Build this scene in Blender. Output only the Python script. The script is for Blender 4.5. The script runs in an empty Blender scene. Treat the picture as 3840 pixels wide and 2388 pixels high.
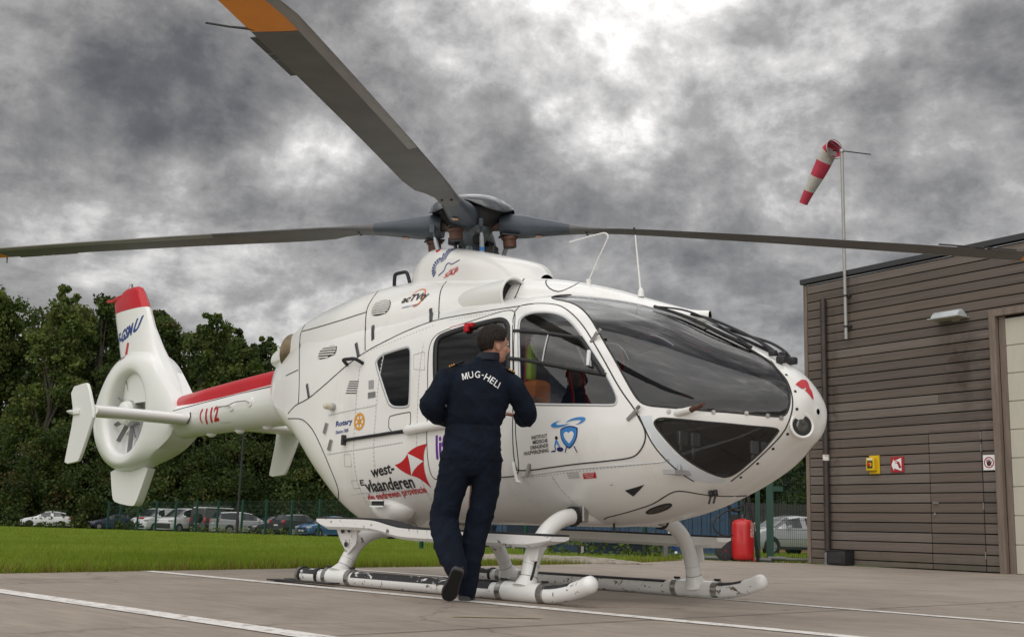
import bpy, bmesh, math, random
import numpy as np
from math import sin, cos, pi, radians, sqrt, atan2, hypot
from mathutils import Vector, Matrix
from mathutils.geometry import delaunay_2d_cdt
from mathutils.bvhtree import BVHTree

random.seed(7); rng = np.random.default_rng(7)
S = bpy.context.scene
C = S.collection

# ------------------------------------------------------------------ camera
CAM = Vector((7.509, -6.832, 0.479)); YAW, PIT, ROL = 2.365, 0.182, 0.030
f_ = Vector((cos(YAW)*cos(PIT), sin(YAW)*cos(PIT), sin(PIT)))
r_ = Vector((sin(YAW), -cos(YAW), 0)); u_ = r_.cross(f_)
r2 = r_*cos(ROL)+u_*sin(ROL); u2 = -r_*sin(ROL)+u_*cos(ROL)
cam = bpy.data.cameras.new('camera'); cam.sensor_width = 36; cam.lens = 4323.0/3840*36
cam.clip_start = .05; cam.clip_end = 3000
co = bpy.data.objects.new('camera', cam); C.objects.link(co)
co.matrix_world = Matrix(((r2.x, u2.x, -f_.x, CAM.x), (r2.y, u2.y, -f_.y, CAM.y), (r2.z, u2.z, -f_.z, CAM.z), (0, 0, 0, 1)))
S.camera = co
H2 = Vector((cos(YAW), sin(YAW))); LAT = Vector((sin(YAW), -cos(YAW)))   # horizontal view axis, and to the right of it

# ------------------------------------------------------------------ sky
FILL_EL, FILL_AZ = radians(30), radians(-72)      # overcast: broad low fill added on the near side to brighten the flank
w = bpy.data.worlds.new('World'); S.world = w; w.use_nodes = True
N = w.node_tree.nodes; LK = w.node_tree.links; N.clear()
def nd(t, tree=None, **k):
    n = (tree or w.node_tree).nodes.new(t)
    for a, b in k.items(): setattr(n, a, b)
    return n
def mth(op, a, b=None, tree=None, clamp=False):
    tr = tree or w.node_tree
    n = tr.nodes.new('ShaderNodeMath'); n.operation = op; n.use_clamp = clamp
    for i, v in enumerate((a, b)):
        if v is None: continue
        if isinstance(v, (int, float)): n.inputs[i].default_value = v
        else: tr.links.new(v, n.inputs[i])
    return n.outputs[0]
def ramp(fac, stops, tree=None, interp='LINEAR'):
    tr = tree or w.node_tree
    n = tr.nodes.new('ShaderNodeValToRGB'); tr.links.new(fac, n.inputs[0]); e = n.color_ramp.elements
    n.color_ramp.interpolation = interp
    while len(e) < len(stops): e.new(.5)
    for el, (p, c) in zip(e, stops):
        el.position = p; el.color = (*((c, c, c) if isinstance(c, (int, float)) else c), 1)
    return n.outputs[0]
def noise(vec, scale, detail=5, rough=.55, dist=0, tree=None, dim='3D'):
    tr = tree or w.node_tree
    n = tr.nodes.new('ShaderNodeTexNoise'); n.noise_dimensions = dim
    if vec is not None: tr.links.new(vec, n.inputs['Vector'])
    n.inputs['Scale'].default_value = scale; n.inputs['Detail'].default_value = detail
    n.inputs['Roughness'].default_value = rough; n.inputs['Distortion'].default_value = dist
    return n.outputs[0]
CLX, CLY = 15, 6      # drift of the cloud field
tc = nd('ShaderNodeTexCoord'); sep = nd('ShaderNodeSeparateXYZ'); LK.new(tc.outputs['Generated'], sep.inputs[0])
zz = mth('MAXIMUM', sep.outputs[2], 0.0)
den = mth('ADD', zz, 0.34)
cmb = nd('ShaderNodeCombineXYZ')
LK.new(mth('DIVIDE', sep.outputs[0], den), cmb.inputs[0]); LK.new(mth('DIVIDE', sep.outputs[1], den), cmb.inputs[1])
mp = nd('ShaderNodeMapping'); LK.new(cmb.outputs[0], mp.inputs[0])
mp.inputs['Location'].default_value = (CLX, CLY, 0)
wn = nd('ShaderNodeTexNoise'); LK.new(mp.outputs[0], wn.inputs['Vector']); wn.inputs['Scale'].default_value = 1.3; wn.inputs['Detail'].default_value = 4
wv_ = nd('ShaderNodeVectorMath', operation='MULTIPLY_ADD'); LK.new(wn.outputs['Color'], wv_.inputs[0]); wv_.inputs[1].default_value = (.22, .22, .22); LK.new(mp.outputs[0], wv_.inputs[2])
wd2 = nd('ShaderNodeVectorMath', operation='MULTIPLY_ADD'); LK.new(wn.outputs['Color'], wd2.inputs[0]); wd2.inputs[1].default_value = (.06, .06, .06); LK.new(tc.outputs['Generated'], wd2.inputs[2])
n_big = noise(mp.outputs[0], 1.2, 3, .5, .3)
n_mid = noise(wv_.outputs[0], 3.1, 12, .62, .0)
n_dir = noise(wd2.outputs[0], 7.5, 12, .64, .0)
cl = mth('ADD', mth('ADD', mth('MULTIPLY', n_big, .24), mth('MULTIPLY', n_mid, .50)), mth('MULTIPLY', n_dir, .26))
SUNV = Vector((-0.65, 0.67, 0.42)).normalized()
dt = nd('ShaderNodeVectorMath', operation='DOT_PRODUCT'); LK.new(tc.outputs['Generated'], dt.inputs[0]); dt.inputs[1].default_value = SUNV
glow = mth('POWER', mth('MAXIMUM', dt.outputs['Value'], 0.0), 60)
n_fine = noise(wd2.outputs[0], 19, 9, .60, .0)
cl = mth('ADD', mth('MULTIPLY', cl, .86), mth('MULTIPLY', n_fine, .14))
glow2 = mth('POWER', mth('MAXIMUM', dt.outputs['Value'], 0.0), 9)
low = mth('MULTIPLY', mth('SUBTRACT', 1.0, mth('MINIMUM', mth('MULTIPLY', zz, 4.5), 1.0)), .045)
cl2 = mth('ADD', mth('ADD', mth('ADD', cl, mth('MULTIPLY', glow, .062)), mth('MULTIPLY', glow2, .024)), low)
cloudcol = ramp(cl2, [(.38, (.053, .053, .057)), (.445, (.099, .099, .103)), (.50, (.184, .180, .179)), (.55, (.305, .298, .295)), (.60, (.55, .54, .53)), (.66, (1.05, 1.03, 1.01))])
# an overcast dome is brighter overhead than low down
el = ramp(sep.outputs[2], [(0, 1.0), (.46, 1.0), (.72, 3.2), (1, 4.0)], interp='EASE')
mul = nd('ShaderNodeMix', data_type='RGBA', blend_type='MULTIPLY'); mul.inputs[0].default_value = 1
LK.new(cloudcol, mul.inputs[6]); LK.new(el, mul.inputs[7])
sky = nd('ShaderNodeTexSky', sky_type='NISHITA'); sky.sun_disc = False; sky.sun_elevation = FILL_EL; sky.sun_rotation = pi/2-FILL_AZ
bg2 = nd('ShaderNodeBackground'); bg2.inputs[1].default_value = .004; LK.new(sky.outputs[0], bg2.inputs[0])
bg1 = nd('ShaderNodeBackground'); bg1.inputs[1].default_value = 1.0; LK.new(mul.outputs[2], bg1.inputs[0])
add = nd('ShaderNodeAddShader'); LK.new(bg1.outputs[0], add.inputs[0]); LK.new(bg2.outputs[0], add.inputs[1])
wo = nd('ShaderNodeOutputWorld'); LK.new(add.outputs[0], wo.inputs[0])

sl = bpy.data.lights.new('near_side_fill', 'SUN'); sl.energy = 1.5; sl.angle = radians(100); sl.color = (1, .97, .93)  # added fill lamp away from the cloud glow, lights the side facing the camera
so = bpy.data.objects.new('near_side_fill', sl); C.objects.link(so)
sd = Vector((cos(FILL_EL)*cos(FILL_AZ), cos(FILL_EL)*sin(FILL_AZ), sin(FILL_EL)))
so.rotation_euler = sd.to_track_quat('Z', 'Y').to_euler()
S.view_settings.view_transform = 'Standard'; S.view_settings.look = 'None'
S.view_settings.exposure = 0.40; S.view_settings.gamma = 1
S.view_settings.use_curve_mapping = False
S.render.engine = 'CYCLES'
S.cycles.max_bounces = 8; S.cycles.transparent_max_bounces = 12; S.cycles.use_denoising = True

# ------------------------------------------------------------------ materials
def mat(name, col, rough=.5, metal=0, var=0, vscale=6, bump=0, bscale=40, coat=0, spec=.5, dirt=None, dscale=3, dpos=(.5, .62), back=None, alpha=None, stretch=None):
    m = bpy.data.materials.new(name); m.use_nodes = True; t = m.node_tree
    b = t.nodes['Principled BSDF']
    b.inputs['Base Color'].default_value = (*col, 1); b.inputs['Roughness'].default_value = rough
    b.inputs['Metallic'].default_value = metal; b.inputs['Coat Weight'].default_value = coat
    b.inputs['Coat Roughness'].default_value = .06; b.inputs['Specular IOR Level'].default_value = spec
    tcn = t.nodes.new('ShaderNodeTexCoord'); vec = tcn.outputs['Object']
    if stretch:
        mpn = t.nodes.new('ShaderNodeMapping'); mpn.inputs['Scale'].default_value = stretch
        t.links.new(vec, mpn.inputs[0]); vec = mpn.outputs[0]
    colout = None
    if var:
        n1 = noise(vec, vscale, 6, .6, 0, t)
        lo = tuple(c*(1-var) for c in col); hi = tuple(min(1, c*(1+var)) for c in col)
        colout = ramp(n1, [(.32, lo), (.68, hi)], t)
    if dirt is not None:
        n2 = noise(vec, dscale, 8, .68, .4, t)
        fac = ramp(n2, [(dpos[0], 0.0), (dpos[1], 1.0)], t)
        mx = t.nodes.new('ShaderNodeMix'); mx.data_type = 'RGBA'
        t.links.new(fac, mx.inputs[0]); mx.inputs[6].default_value = (*col, 1); mx.inputs[7].default_value = (*dirt, 1)
        if colout is not None: t.links.new(colout, mx.inputs[6])
        colout = mx.outputs[2]
    if back is not None:
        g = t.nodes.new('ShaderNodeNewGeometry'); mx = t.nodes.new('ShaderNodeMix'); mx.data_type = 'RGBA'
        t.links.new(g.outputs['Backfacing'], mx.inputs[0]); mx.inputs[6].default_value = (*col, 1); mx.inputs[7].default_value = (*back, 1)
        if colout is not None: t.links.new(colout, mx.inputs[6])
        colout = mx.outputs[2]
    if colout is not None: t.links.new(colout, b.inputs['Base Color'])
    if bump:
        n3 = noise(vec, bscale, 5, .6, 0, t)
        bn = t.nodes.new('ShaderNodeBump'); bn.inputs['Strength'].default_value = bump; bn.inputs['Distance'].default_value = .01
        t.links.new(n3, bn.inputs['Height']); t.links.new(bn.outputs[0], b.inputs['Normal'])
    return m
def glass(name, tint, ior=1.5, rough=.0, haze=0.0, hcol=(.3, .3, .3)):
    m = bpy.data.materials.new(name); m.use_nodes = True; t = m.node_tree; t.nodes.clear()
    tr = t.nodes.new('ShaderNodeBsdfTransparent'); tr.inputs[0].default_value = (*tint, 1)
    gl = t.nodes.new('ShaderNodeBsdfGlossy'); gl.inputs['Roughness'].default_value = rough
    fr = t.nodes.new('ShaderNodeFresnel'); fr.inputs[0].default_value = ior
    mx = t.nodes.new('ShaderNodeMixShader'); t.links.new(fr.outputs[0], mx.inputs[0])
    t.links.new(tr.outputs[0], mx.inputs[1]); t.links.new(gl.outputs[0], mx.inputs[2])
    out = t.nodes.new('ShaderNodeOutputMaterial'); t.links.new(mx.outputs[0], out.inputs[0])
    return m
M = {}
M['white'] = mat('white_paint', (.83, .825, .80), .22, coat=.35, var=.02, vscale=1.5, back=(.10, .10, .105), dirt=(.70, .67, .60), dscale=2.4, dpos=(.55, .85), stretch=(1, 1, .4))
M['white2'] = mat('white_paint_boom', (.82, .82, .795), .25, coat=.35, var=.02, vscale=1.5)
M['worn'] = mat('worn_white_paint', (.78, .775, .76), .4, dirt=(.13, .10, .07), dscale=14, dpos=(.59, .63))
M['wornblack'] = mat('worn_black_grip', (.03, .03, .032), .85, dirt=(.68, .67, .66), dscale=10, dpos=(.585, .615), stretch=(.6, 1, 1))
M['grip'] = mat('black_grip_tread', (.03, .03, .033), .9, bump=.6, bscale=160, var=.3, vscale=60)
M['black'] = mat('black_rubber', (.016, .016, .018), .55)
M['seamline'] = mat('panel_gap', (.03, .03, .03), .7)
M['blackgloss'] = mat('black_gloss_paint', (.02, .021, .024), .25, coat=.3)
M['red'] = mat('red_paint', (.50, .010, .018), .32, coat=.15, spec=.3, var=.05, vscale=3)
M['logored'] = mat('logo_red', (.52, .012, .02), .35)
M['blade'] = mat('rotor_blade_grey', (.115, .115, .115), .55, var=.22, vscale=2.2, bump=.1, bscale=120, stretch=(1, 1, 1), dirt=(.2, .17, .13), dscale=4, dpos=(.62, .8))
M['bladeLE'] = mat('blade_leading_edge', (.24, .235, .225), .4, var=.1, vscale=5)
M['cuff'] = mat('rotor_cuff_blue_grey', (.055, .07, .088), .42, var=.12, vscale=5)
M['orange'] = mat('blade_tip_orange', (.80, .27, .012), .5, var=.06, vscale=4, dirt=(.35, .12, .02), dscale=8, dpos=(.66, .8))
M['steel'] = mat('bare_steel', (.42, .41, .39), .32, .9, var=.15, vscale=20)
M['greymetal'] = mat('grey_fitting', (.42, .42, .42), .4, .4)
M['darkmetal'] = mat('dark_metal', (.05, .05, .052), .45, .5)
M['mast'] = mat('mast_blue_grey', (.16, .185, .205), .35, .5)
M['brown'] = mat('brown_elastomer', (.10, .045, .03), .55, var=.2, vscale=30)
M['ink'] = mat('black_lettering', (.012, .012, .014), .4)
M['blue'] = mat('blue_lettering', (.012, .045, .22), .4)
M['lblue'] = mat('light_blue_logo', (.05, .24, .60), .4)
M['navy'] = mat('navy_logo', (.01, .015, .13), .4)
M['gold'] = mat('gold_logo', (.72, .33, .03), .4)
M['orangeink'] = mat('orange_logo', (.75, .22, .04), .4)
M['purple'] = mat('purple_lettering', (.13, .02, .32), .4)
M['decalwhite'] = mat('white_decal', (.78, .78, .78), .4)
M['exhaust'] = mat('burnt_exhaust', (.19, .145, .09), .45, .7, var=.3, vscale=8)
M['glass'] = glass('canopy_glass', (.84, .86, .875), 1.72)
M['glassdark'] = glass('tinted_glass', (.60, .62, .64), 1.72)
M['carglass'] = mat('car_glass', (.02, .024, .028), .06, spec=.8)
M['seat'] = mat('grey_seat_fabric', (.085, .09, .10), .85)
M['seatblue'] = mat('blue_seat_fabric', (.05, .065, .12), .85)
M['interior'] = mat('cabin_lining', (.20, .20, .21), .8)
M['panel'] = mat('glareshield_black', (.02, .021, .024), .85, spec=.25)
M['bag'] = mat('orange_bag', (.75, .21, .02), .7)
M['hivis'] = mat('hivis_vest', (.55, .85, .05), .6)
M['lens'] = mat('lamp_lens', (.55, .55, .52), .12, coat=.5)
M['amber'] = mat('clear_beacon', (.62, .58, .45), .2, coat=.5)

# ------------------------------------------------------------------ helpers
def tag(o, label=None, cat=None, group=None, kind=None):
    if label: o['label'] = label
    if cat: o['category'] = cat
    if group: o['group'] = group
    if kind: o['kind'] = kind
    return o
def thing(name, label, cat, loc=(0, 0, 0), rotz=0, group=None):
    o = bpy.data.objects.new(name, None); C.objects.link(o); o.empty_display_size = .2
    o.location = loc; o.rotation_euler = (0, 0, rotz)
    return tag(o, label, cat, group)
def obj(name, V, F, m, parent=None, smooth=False, mats=None, fm=None):
    me = bpy.data.meshes.new(name); me.from_pydata([tuple(v) for v in V], [], [tuple(f) for f in F])
    for mm in (mats or [m]): me.materials.append(mm)
    if fm is not None: me.polygons.foreach_set('material_index', fm)
    if smooth: me.polygons.foreach_set('use_smooth', [True]*len(me.polygons))
    me.update()
    o = bpy.data.objects.new(name, me); C.objects.link(o)
    if parent: o.parent = parent
    return o
def autosmooth(o, deg=40):
    try: o.data.set_sharp_from_angle(angle=radians(deg))
    except Exception: pass
    return o
class MB:
    """collects several shapes into one mesh"""
    def __init__(s): s.V = []; s.F = []; s.m = []; s.k = 0
    def add(s, V, F):
        b = len(s.V); s.V += [tuple(v) for v in V]; s.F += [tuple(i+b for i in f) for f in F]; s.m += [s.k]*len(F); return s
    def box(s, c, d, R=None, bev=0.0):
        x, y, z = (q/2 for q in d); c = Vector(c)
        if bev <= 0:
            P = [(-x, -y, -z), (x, -y, -z), (x, y, -z), (-x, y, -z), (-x, -y, z), (x, -y, z), (x, y, z), (-x, y, z)]
            Fc = [(3, 2, 1, 0), (4, 5, 6, 7), (0, 1, 5, 4), (1, 2, 6, 5), (2, 3, 7, 6), (3, 0, 4, 7)]
        else:
            bm = bmesh.new(); bmesh.ops.create_cube(bm, size=1)
            for v in bm.verts: v.co = Vector((v.co.x*d[0], v.co.y*d[1], v.co.z*d[2]))
            bmesh.ops.bevel(bm, geom=bm.edges[:], offset=bev, segments=2, affect='EDGES', profile=.5)
            bm.verts.index_update(); P = [v.co.copy() for v in bm.verts]; Fc = [[v.index for v in f.verts] for f in bm.faces]; bm.free()
        P = [Vector(p) for p in P]
        if R is not None: P = [R @ p for p in P]
        return s.add([p+c for p in P], Fc)
    def tube(s, pts, r, n=10, caps=True, flat=1.0, up=None):
        pts = [Vector(p) for p in pts]; k = len(pts); rs = r if hasattr(r, '__len__') else [r]*k
        rings = []; prev = None
        for i, p in enumerate(pts):
            t = (pts[min(i+1, k-1)]-pts[max(i-1, 0)]).normalized()
            a = prev if prev is not None else (Vector(up) if up else (Vector((0, 0, 1)) if abs(t.z) < .9 else Vector((1, 0, 0))))
            a = (a-t*a.dot(t)).normalized(); prev = a; b = t.cross(a)
            rings.append([p+(a*cos(2*pi*j/n)*flat+b*sin(2*pi*j/n))*rs[i] for j in range(n)])
        V = [v for rg in rings for v in rg]; F = []
        for i in range(k-1):
            for j in range(n):
                F.append((i*n+j, i*n+(j+1) % n, (i+1)*n+(j+1) % n, (i+1)*n+j))
        if caps: F.append(tuple(range(n-1, -1, -1))); F.append(tuple((k-1)*n+j for j in range(n)))
        return s.add(V, F)
    def loft(s, rings, closed=True, caps=True):
        n = len(rings[0]); V = [v for r in rings for v in r]; F = []
        for i in range(len(rings)-1):
            for j in range(n if closed else n-1):
                F.append((i*n+j, i*n+(j+1) % n, (i+1)*n+(j+1) % n, (i+1)*n+j))
        if caps and closed: F.append(tuple(range(n-1, -1, -1))); F.append(tuple((len(rings)-1)*n+j for j in range(n)))
        return s.add(V, F)
    def lathe(s, prof, c=(0, 0, 0), R=None, n=24):
        V = []; c = Vector(c)
        for r, z in prof:
            for j in range(n):
                p = Vector((r*cos(2*pi*j/n), r*sin(2*pi*j/n), z)); V.append((R @ p if R is not None else p)+c)
        F = []
        for i in range(len(prof)-1):
            for j in range(n): F.append((i*n+j, i*n+(j+1) % n, (i+1)*n+(j+1) % n, (i+1)*n+j))
        F.append(tuple(range(n-1, -1, -1))); F.append(tuple((len(prof)-1)*n+j for j in range(n)))
        return s.add(V, F)
    def build(s, name, m, parent=None, smooth=False, deg=40, mats=None):
        o = obj(name, s.V, s.F, m, parent, smooth, mats, s.m if mats else None)
        if smooth: autosmooth(o, deg)
        return o
def toward(d):
    return Vector(d).to_track_quat('Z', 'Y').to_matrix()
def ngz(x, y):
    d = (x-CAM.x)*H2.x+(y-CAM.y)*H2.y
    return -0.0056*min(max(d-22, 0), 100)
def dup(root, loc, rotz, label=None, parent=None):
    r = root.copy(); C.objects.link(r); r.location = loc; r.rotation_euler = (0, 0, rotz)
    if label: r['label'] = label
    if parent: r.parent = parent
    for ch in list(root.children):
        c = ch.copy(); C.objects.link(c); c.parent = r
        for g in list(ch.children):
            d = g.copy(); C.objects.link(d); d.parent = c
    return r
def catmull(P, k=6):
    P = [Vector(p) for p in P]; out = []
    for i in range(len(P)-1):
        p0 = P[max(i-1, 0)]; p1 = P[i]; p2 = P[i+1]; p3 = P[min(i+2, len(P)-1)]
        for j in range(k):
            t = j/k
            out.append(.5*((2*p1)+(p2-p0)*t+(2*p0-5*p1+4*p2-p3)*t*t+(-p0+3*p1-3*p2+p3)*t**3))
    out.append(P[-1]); return out
# ------------------------------------------------------------------ ground
def sheet(name, poly, z, m, kind='structure', sub=0):
    o = obj(name, [(x, y, z) for x, y in poly], [tuple(range(len(poly)))], m)
    return tag(o, kind=kind)
M['concrete'] = mat('landing_pad_concrete', (.325, .272, .220), .72, var=.10, vscale=.55, bump=.25, bscale=220, dirt=(.255, .215, .178), dscale=.9, dpos=(.42, .75), stretch=(1, 1, 1))
def concrete():
    m = M['concrete']; t = m.node_tree; b = t.nodes['Principled BSDF']
    old = b.inputs['Base Color'].links[0].from_socket
    tcn = t.nodes.new('ShaderNodeTexCoord'); mp = t.nodes.new('ShaderNodeMapping'); mp.inputs['Rotation'].default_value = (0, 0, .45); mp.inputs['Scale'].default_value = (1.2, 9, 1)
    t.links.new(tcn.outputs['Object'], mp.inputs[0])
    n = noise(mp.outputs[0], 1.6, 8, .65, .2, t)      # brushed streaks
    f = ramp(n, [(.3, .80), (.55, 1.0), (.75, 1.16)], t)
    n2 = noise(tcn.outputs['Object'], 60, 3, .6, 0, t); f2 = ramp(n2, [(.3, .93), (.7, 1.06)], t)
    for ff in (f, f2):
        mx = t.nodes.new('ShaderNodeMix'); mx.data_type = 'RGBA'; mx.blend_type = 'MULTIPLY'; mx.inputs[0].default_value = 1
        t.links.new(old, mx.inputs[6]); t.links.new(ff, mx.inputs[7]); old = mx.outputs[2]
    t.links.new(old, b.inputs['Base Color'])
def stains():
    m = M['concrete']; t = m.node_tree; b = t.nodes['Principled BSDF']; old = b.inputs['Base Color'].links[0].from_socket
    tcn = t.nodes.new('ShaderNodeTexCoord')
    a = noise(tcn.outputs['Object'], .8, 9, .66, .8, t); f1 = ramp(a, [(.50, 1.0), (.60, .86), (.72, .78)], t)
    c_ = noise(tcn.outputs['Object'], 5.5, 6, .7, .2, t); f2 = ramp(c_, [(.60, 1.0), (.70, .80)], t)
    v = t.nodes.new('ShaderNodeTexVoronoi'); v.feature = 'DISTANCE_TO_EDGE'; v.inputs['Scale'].default_value = .22; v.inputs['Randomness'].default_value = 1
    wn_ = t.nodes.new('ShaderNodeTexNoise'); wn_.inputs['Scale'].default_value = 2.5; wn_.inputs['Detail'].default_value = 6; vm = t.nodes.new('ShaderNodeVectorMath'); vm.operation = 'MULTIPLY_ADD'
    t.links.new(tcn.outputs['Object'], wn_.inputs['Vector']); t.links.new(wn_.outputs['Color'], vm.inputs[0]); vm.inputs[1].default_value = (.5, .5, .5); t.links.new(tcn.outputs['Object'], vm.inputs[2]); t.links.new(vm.outputs[0], v.inputs['Vector'])
    f3 = ramp(v.outputs['Distance'], [(.0, .62), (.0022, .70), (.0045, 1.0)], t)
    for ff in (f1, f2, f3):
        mx = t.nodes.new('ShaderNodeMix'); mx.data_type = 'RGBA'; mx.blend_type = 'MULTIPLY'; mx.inputs[0].default_value = 1
        t.links.new(old, mx.inputs[6]); t.links.new(ff, mx.inputs[7]); old = mx.outputs[2]
    t.links.new(old, b.inputs['Base Color'])
concrete(); stains()
M['soil'] = mat('lawn_soil', (.10, .14, .025), .95, var=.25, vscale=1.2)
M['line'] = mat('worn_white_line', (.74, .72, .68), .75, dirt=(.36, .32, .28), dscale=14, dpos=(.50, .64), var=.06, vscale=6)
M['yline'] = mat('faded_yellow_line', (.42, .31, .14), .8, dirt=(.31, .27, .23), dscale=30, dpos=(.42, .58))
# terrain: one sheet to the horizon, level under the pad and falling gently behind
ds = [-40, -15, 0, 6, 12, 18, 22, 28, 36, 48, 60, 75, 90, 105, 122, 160, 260, 500, 1200, 2600]
ls = [-2000, -700, -300, -140, -80, -50, -30, -18, -9, 0, 9, 18, 30, 50, 80, 140, 300, 700, 2000]
V = []; F = []
for d in ds:
    for l in ls:
        x = CAM.x+H2.x*d+LAT.x*l; y = CAM.y+H2.y*d+LAT.y*l; V.append((x, y, ngz(x, y)-.030))
for i in range(len(ds)-1):
    for j in range(len(ls)-1):
        a = i*len(ls)+j; F.append((a, a+1, a+1+len(ls), a+len(ls)))
ter = tag(obj('ground', V, F, M['soil'], smooth=True), kind='structure')
EDGE = [(-1.2, -9.0), (-2.05, -5.2), (-2.58, -2.87), (-2.96, -1.34), (-3.47, .69), (-4.03, 3.74), (-4.64, 6.01), (-5.41, 8.93), (-6.84, 12.27), (-7.9, 13.1)]
pad = EDGE + [(-6.1, 13.9), (-5.5, 14.75), (12, 11.5), (40, 9), (40, -40), (6, -40)]
Vp = [(x, y, 0) for x, y in pad]; n = len(Vp); Vp += [(x, y, -.12) for x, y in pad]
obj_p = obj('landing_pad', Vp, [tuple(range(n-1, -1, -1))] + [(i, (i+1) % n, n+(i+1) % n, n+i) for i in range(n)], M['concrete'])
tag(obj_p, kind='structure')
def strip(name, pts, wd, m, z=.004):
    V = []; F = []
    for i, p in enumerate(pts):
        p = Vector(p); t = (Vector(pts[min(i+1, len(pts)-1)])-Vector(pts[max(i-1, 0)])).normalized(); nn = Vector((-t.y, t.x))
        V += [(*(p+nn*wd/2), z), (*(p-nn*wd/2), z)]
        if i: F.append((2*i-2, 2*i-1, 2*i+1, 2*i))
    return tag(obj(name, V, F, m), kind='structure')
strip('painted_line', [(-2.45, -3.80), (9, -3.76)], .165, M['line'])
strip('painted_line', [(-2.92, -1.36), (9, -1.33)], .15, M['line'])
strip('painted_line', [(-3.66, 1.30), (12, .30)], .125, M['line'])
strip('joint_line', [(3.20, -12), (3.30, 11.9)], .012, M['seamline'], .003)
strip('joint_line', [(-1.6, -8), (-1.55, 13.2)], .010, M['seamline'], .003)
strip('faded_mark', [(.2, 4.2), (.6, 4.8)], .05, M['yline']); strip('faded_mark', [(2.6, -2.4), (2.9, -2.0)], .05, M['yline'])
# cobbled patch in the lawn: single stones
M['cobble'] = mat('grey_cobble', (.33, .29, .24), .85, var=.2, vscale=3)
M['sand'] = mat('cobble_bedding', (.16, .14, .10), .95)
cx = Vector((-7.0, 8.2)); ca = Vector((-.82, .57)); cb = Vector((.57, .82))
pp = [cx+ca*a+cb*b for a, b in ((-2.1, -1.5), (2.3, -1.7), (2.3, 1.6), (-2.1, 1.6))]
path = sheet('cobbled_path', [(p.x, p.y) for p in pp], -.012, M['sand'])
mb = MB(); mb.box((0, 0, 0), (.29, .19, .05), bev=.012)
first = None
for i in range(14):
    for j in range(15):
        if random.random() < .1: continue
        p = cx+ca*(-1.95+i*.31+(.15 if j % 2 else 0))+cb*(-1.45+j*.205)
        z = .004+random.uniform(-.006, .008)
        if first is None:
            first = mb.build('cobble', M['cobble'], path, True); o = first
        else:
            o = first.copy(); C.objects.link(o); o.parent = path
        o.location = (p.x, p.y, z); o.rotation_euler = (random.uniform(-.03, .03), random.uniform(-.03, .03), atan2(ca.y, ca.x)+random.uniform(-.04, .04))
# ---- grass blades
def edge_x(y):
    for (x0, y0), (x1, y1) in zip(EDGE[:-1], EDGE[1:]):
        if y0 <= y <= y1: return x0+(x1-x0)*(y-y0)/(y1-y0)
    return None
EX = np.array([p[0] for p in EDGE]); EY = np.array([p[1] for p in EDGE])
def grass(name, d0, d1, l0, l1, count, hgt, wid, cols, test=None):
    d = d0+(d1-d0)*rng.random(count)**.9; l = l0+(l1-l0)*rng.random(count)
    l = l*d/d1 if name == 'grass' else l
    x = CAM.x+H2.x*d+LAT.x*l; y = CAM.y+H2.y*d+LAT.y*l
    lim = np.interp(y, EY, EX, left=-1.2, right=-9)
    keep = (x < lim+.10*rng.random(count)**3) & (y < 13.4+0*x) if test is None else test(x, y, lim)
    x, y, d = x[keep], y[keep], d[keep]; lim = lim[keep]; n = len(x)
    # inside the cobbles almost no grass
    rx = (x-cx.x)*ca.x+(y-cx.y)*ca.y; ry = (x-cx.x)*cb.x+(y-cx.y)*cb.y
    k2 = ~((abs(rx) < 2.15) & (abs(ry) < 1.55) & (rng.random(n) < .96)); x, y, d, lim = x[k2], y[k2], d[k2], lim[k2]; n = len(x)
    z = -0.0056*np.clip(d-22, 0, 100)-.03
    patch = .5+.22*np.sin(x*.9+1.3*np.sin(y*.7))*np.sin(y*1.1+x*.3)+.16*np.sin(x*3.1+1.7*np.sin(y*2.3))*np.sin(y*2.7+x*1.9)+.12*np.sin(x*8.3+np.sin(y*6.1))*np.sin(y*7.7+x*2.2)
    h = hgt*(.45+.75*rng.random(n)**1.5+.45*patch)*(1+.35*((lim-x) < .5)); a = rng.random(n)*2*pi; lean = rng.normal(0, .45, n)*h; a2 = rng.random(n)*2*pi
    w_ = wid*(.7+.6*rng.random(n))
    V = np.empty((n, 3, 3)); V[:, 0] = np.stack([x-np.cos(a)*w_, y-np.sin(a)*w_, z], 1); V[:, 1] = np.stack([x+np.cos(a)*w_, y+np.sin(a)*w_, z], 1)
    V[:, 2] = np.stack([x+np.cos(a2)*lean, y+np.sin(a2)*lean, z+h], 1)
    me = bpy.data.meshes.new(name); me.vertices.add(3*n); me.vertices.foreach_set('co', V.reshape(-1)); me.loops.add(3*n)
    me.loops.foreach_set('vertex_index', np.arange(3*n)); me.polygons.add(n); me.polygons.foreach_set('loop_start', np.arange(n)*3)
    dry = (((lim-x) < .35) & (rng.random(n) < .55*np.clip(1-(lim-x)/.4, 0, 1))) | (rng.random(n) < .035)
    mi = np.where(dry, len(cols)-1, np.minimum((rng.random(n)*.45+patch*.55)*(len(cols)-1), len(cols)-2).astype(int))
    for c in cols: me.materials.append(c)
    me.polygons.foreach_set('material_index', mi.astype(np.int32)); me.update()
    o = bpy.data.objects.new(name, me); C.objects.link(o); return tag(o, kind='stuff')
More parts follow.
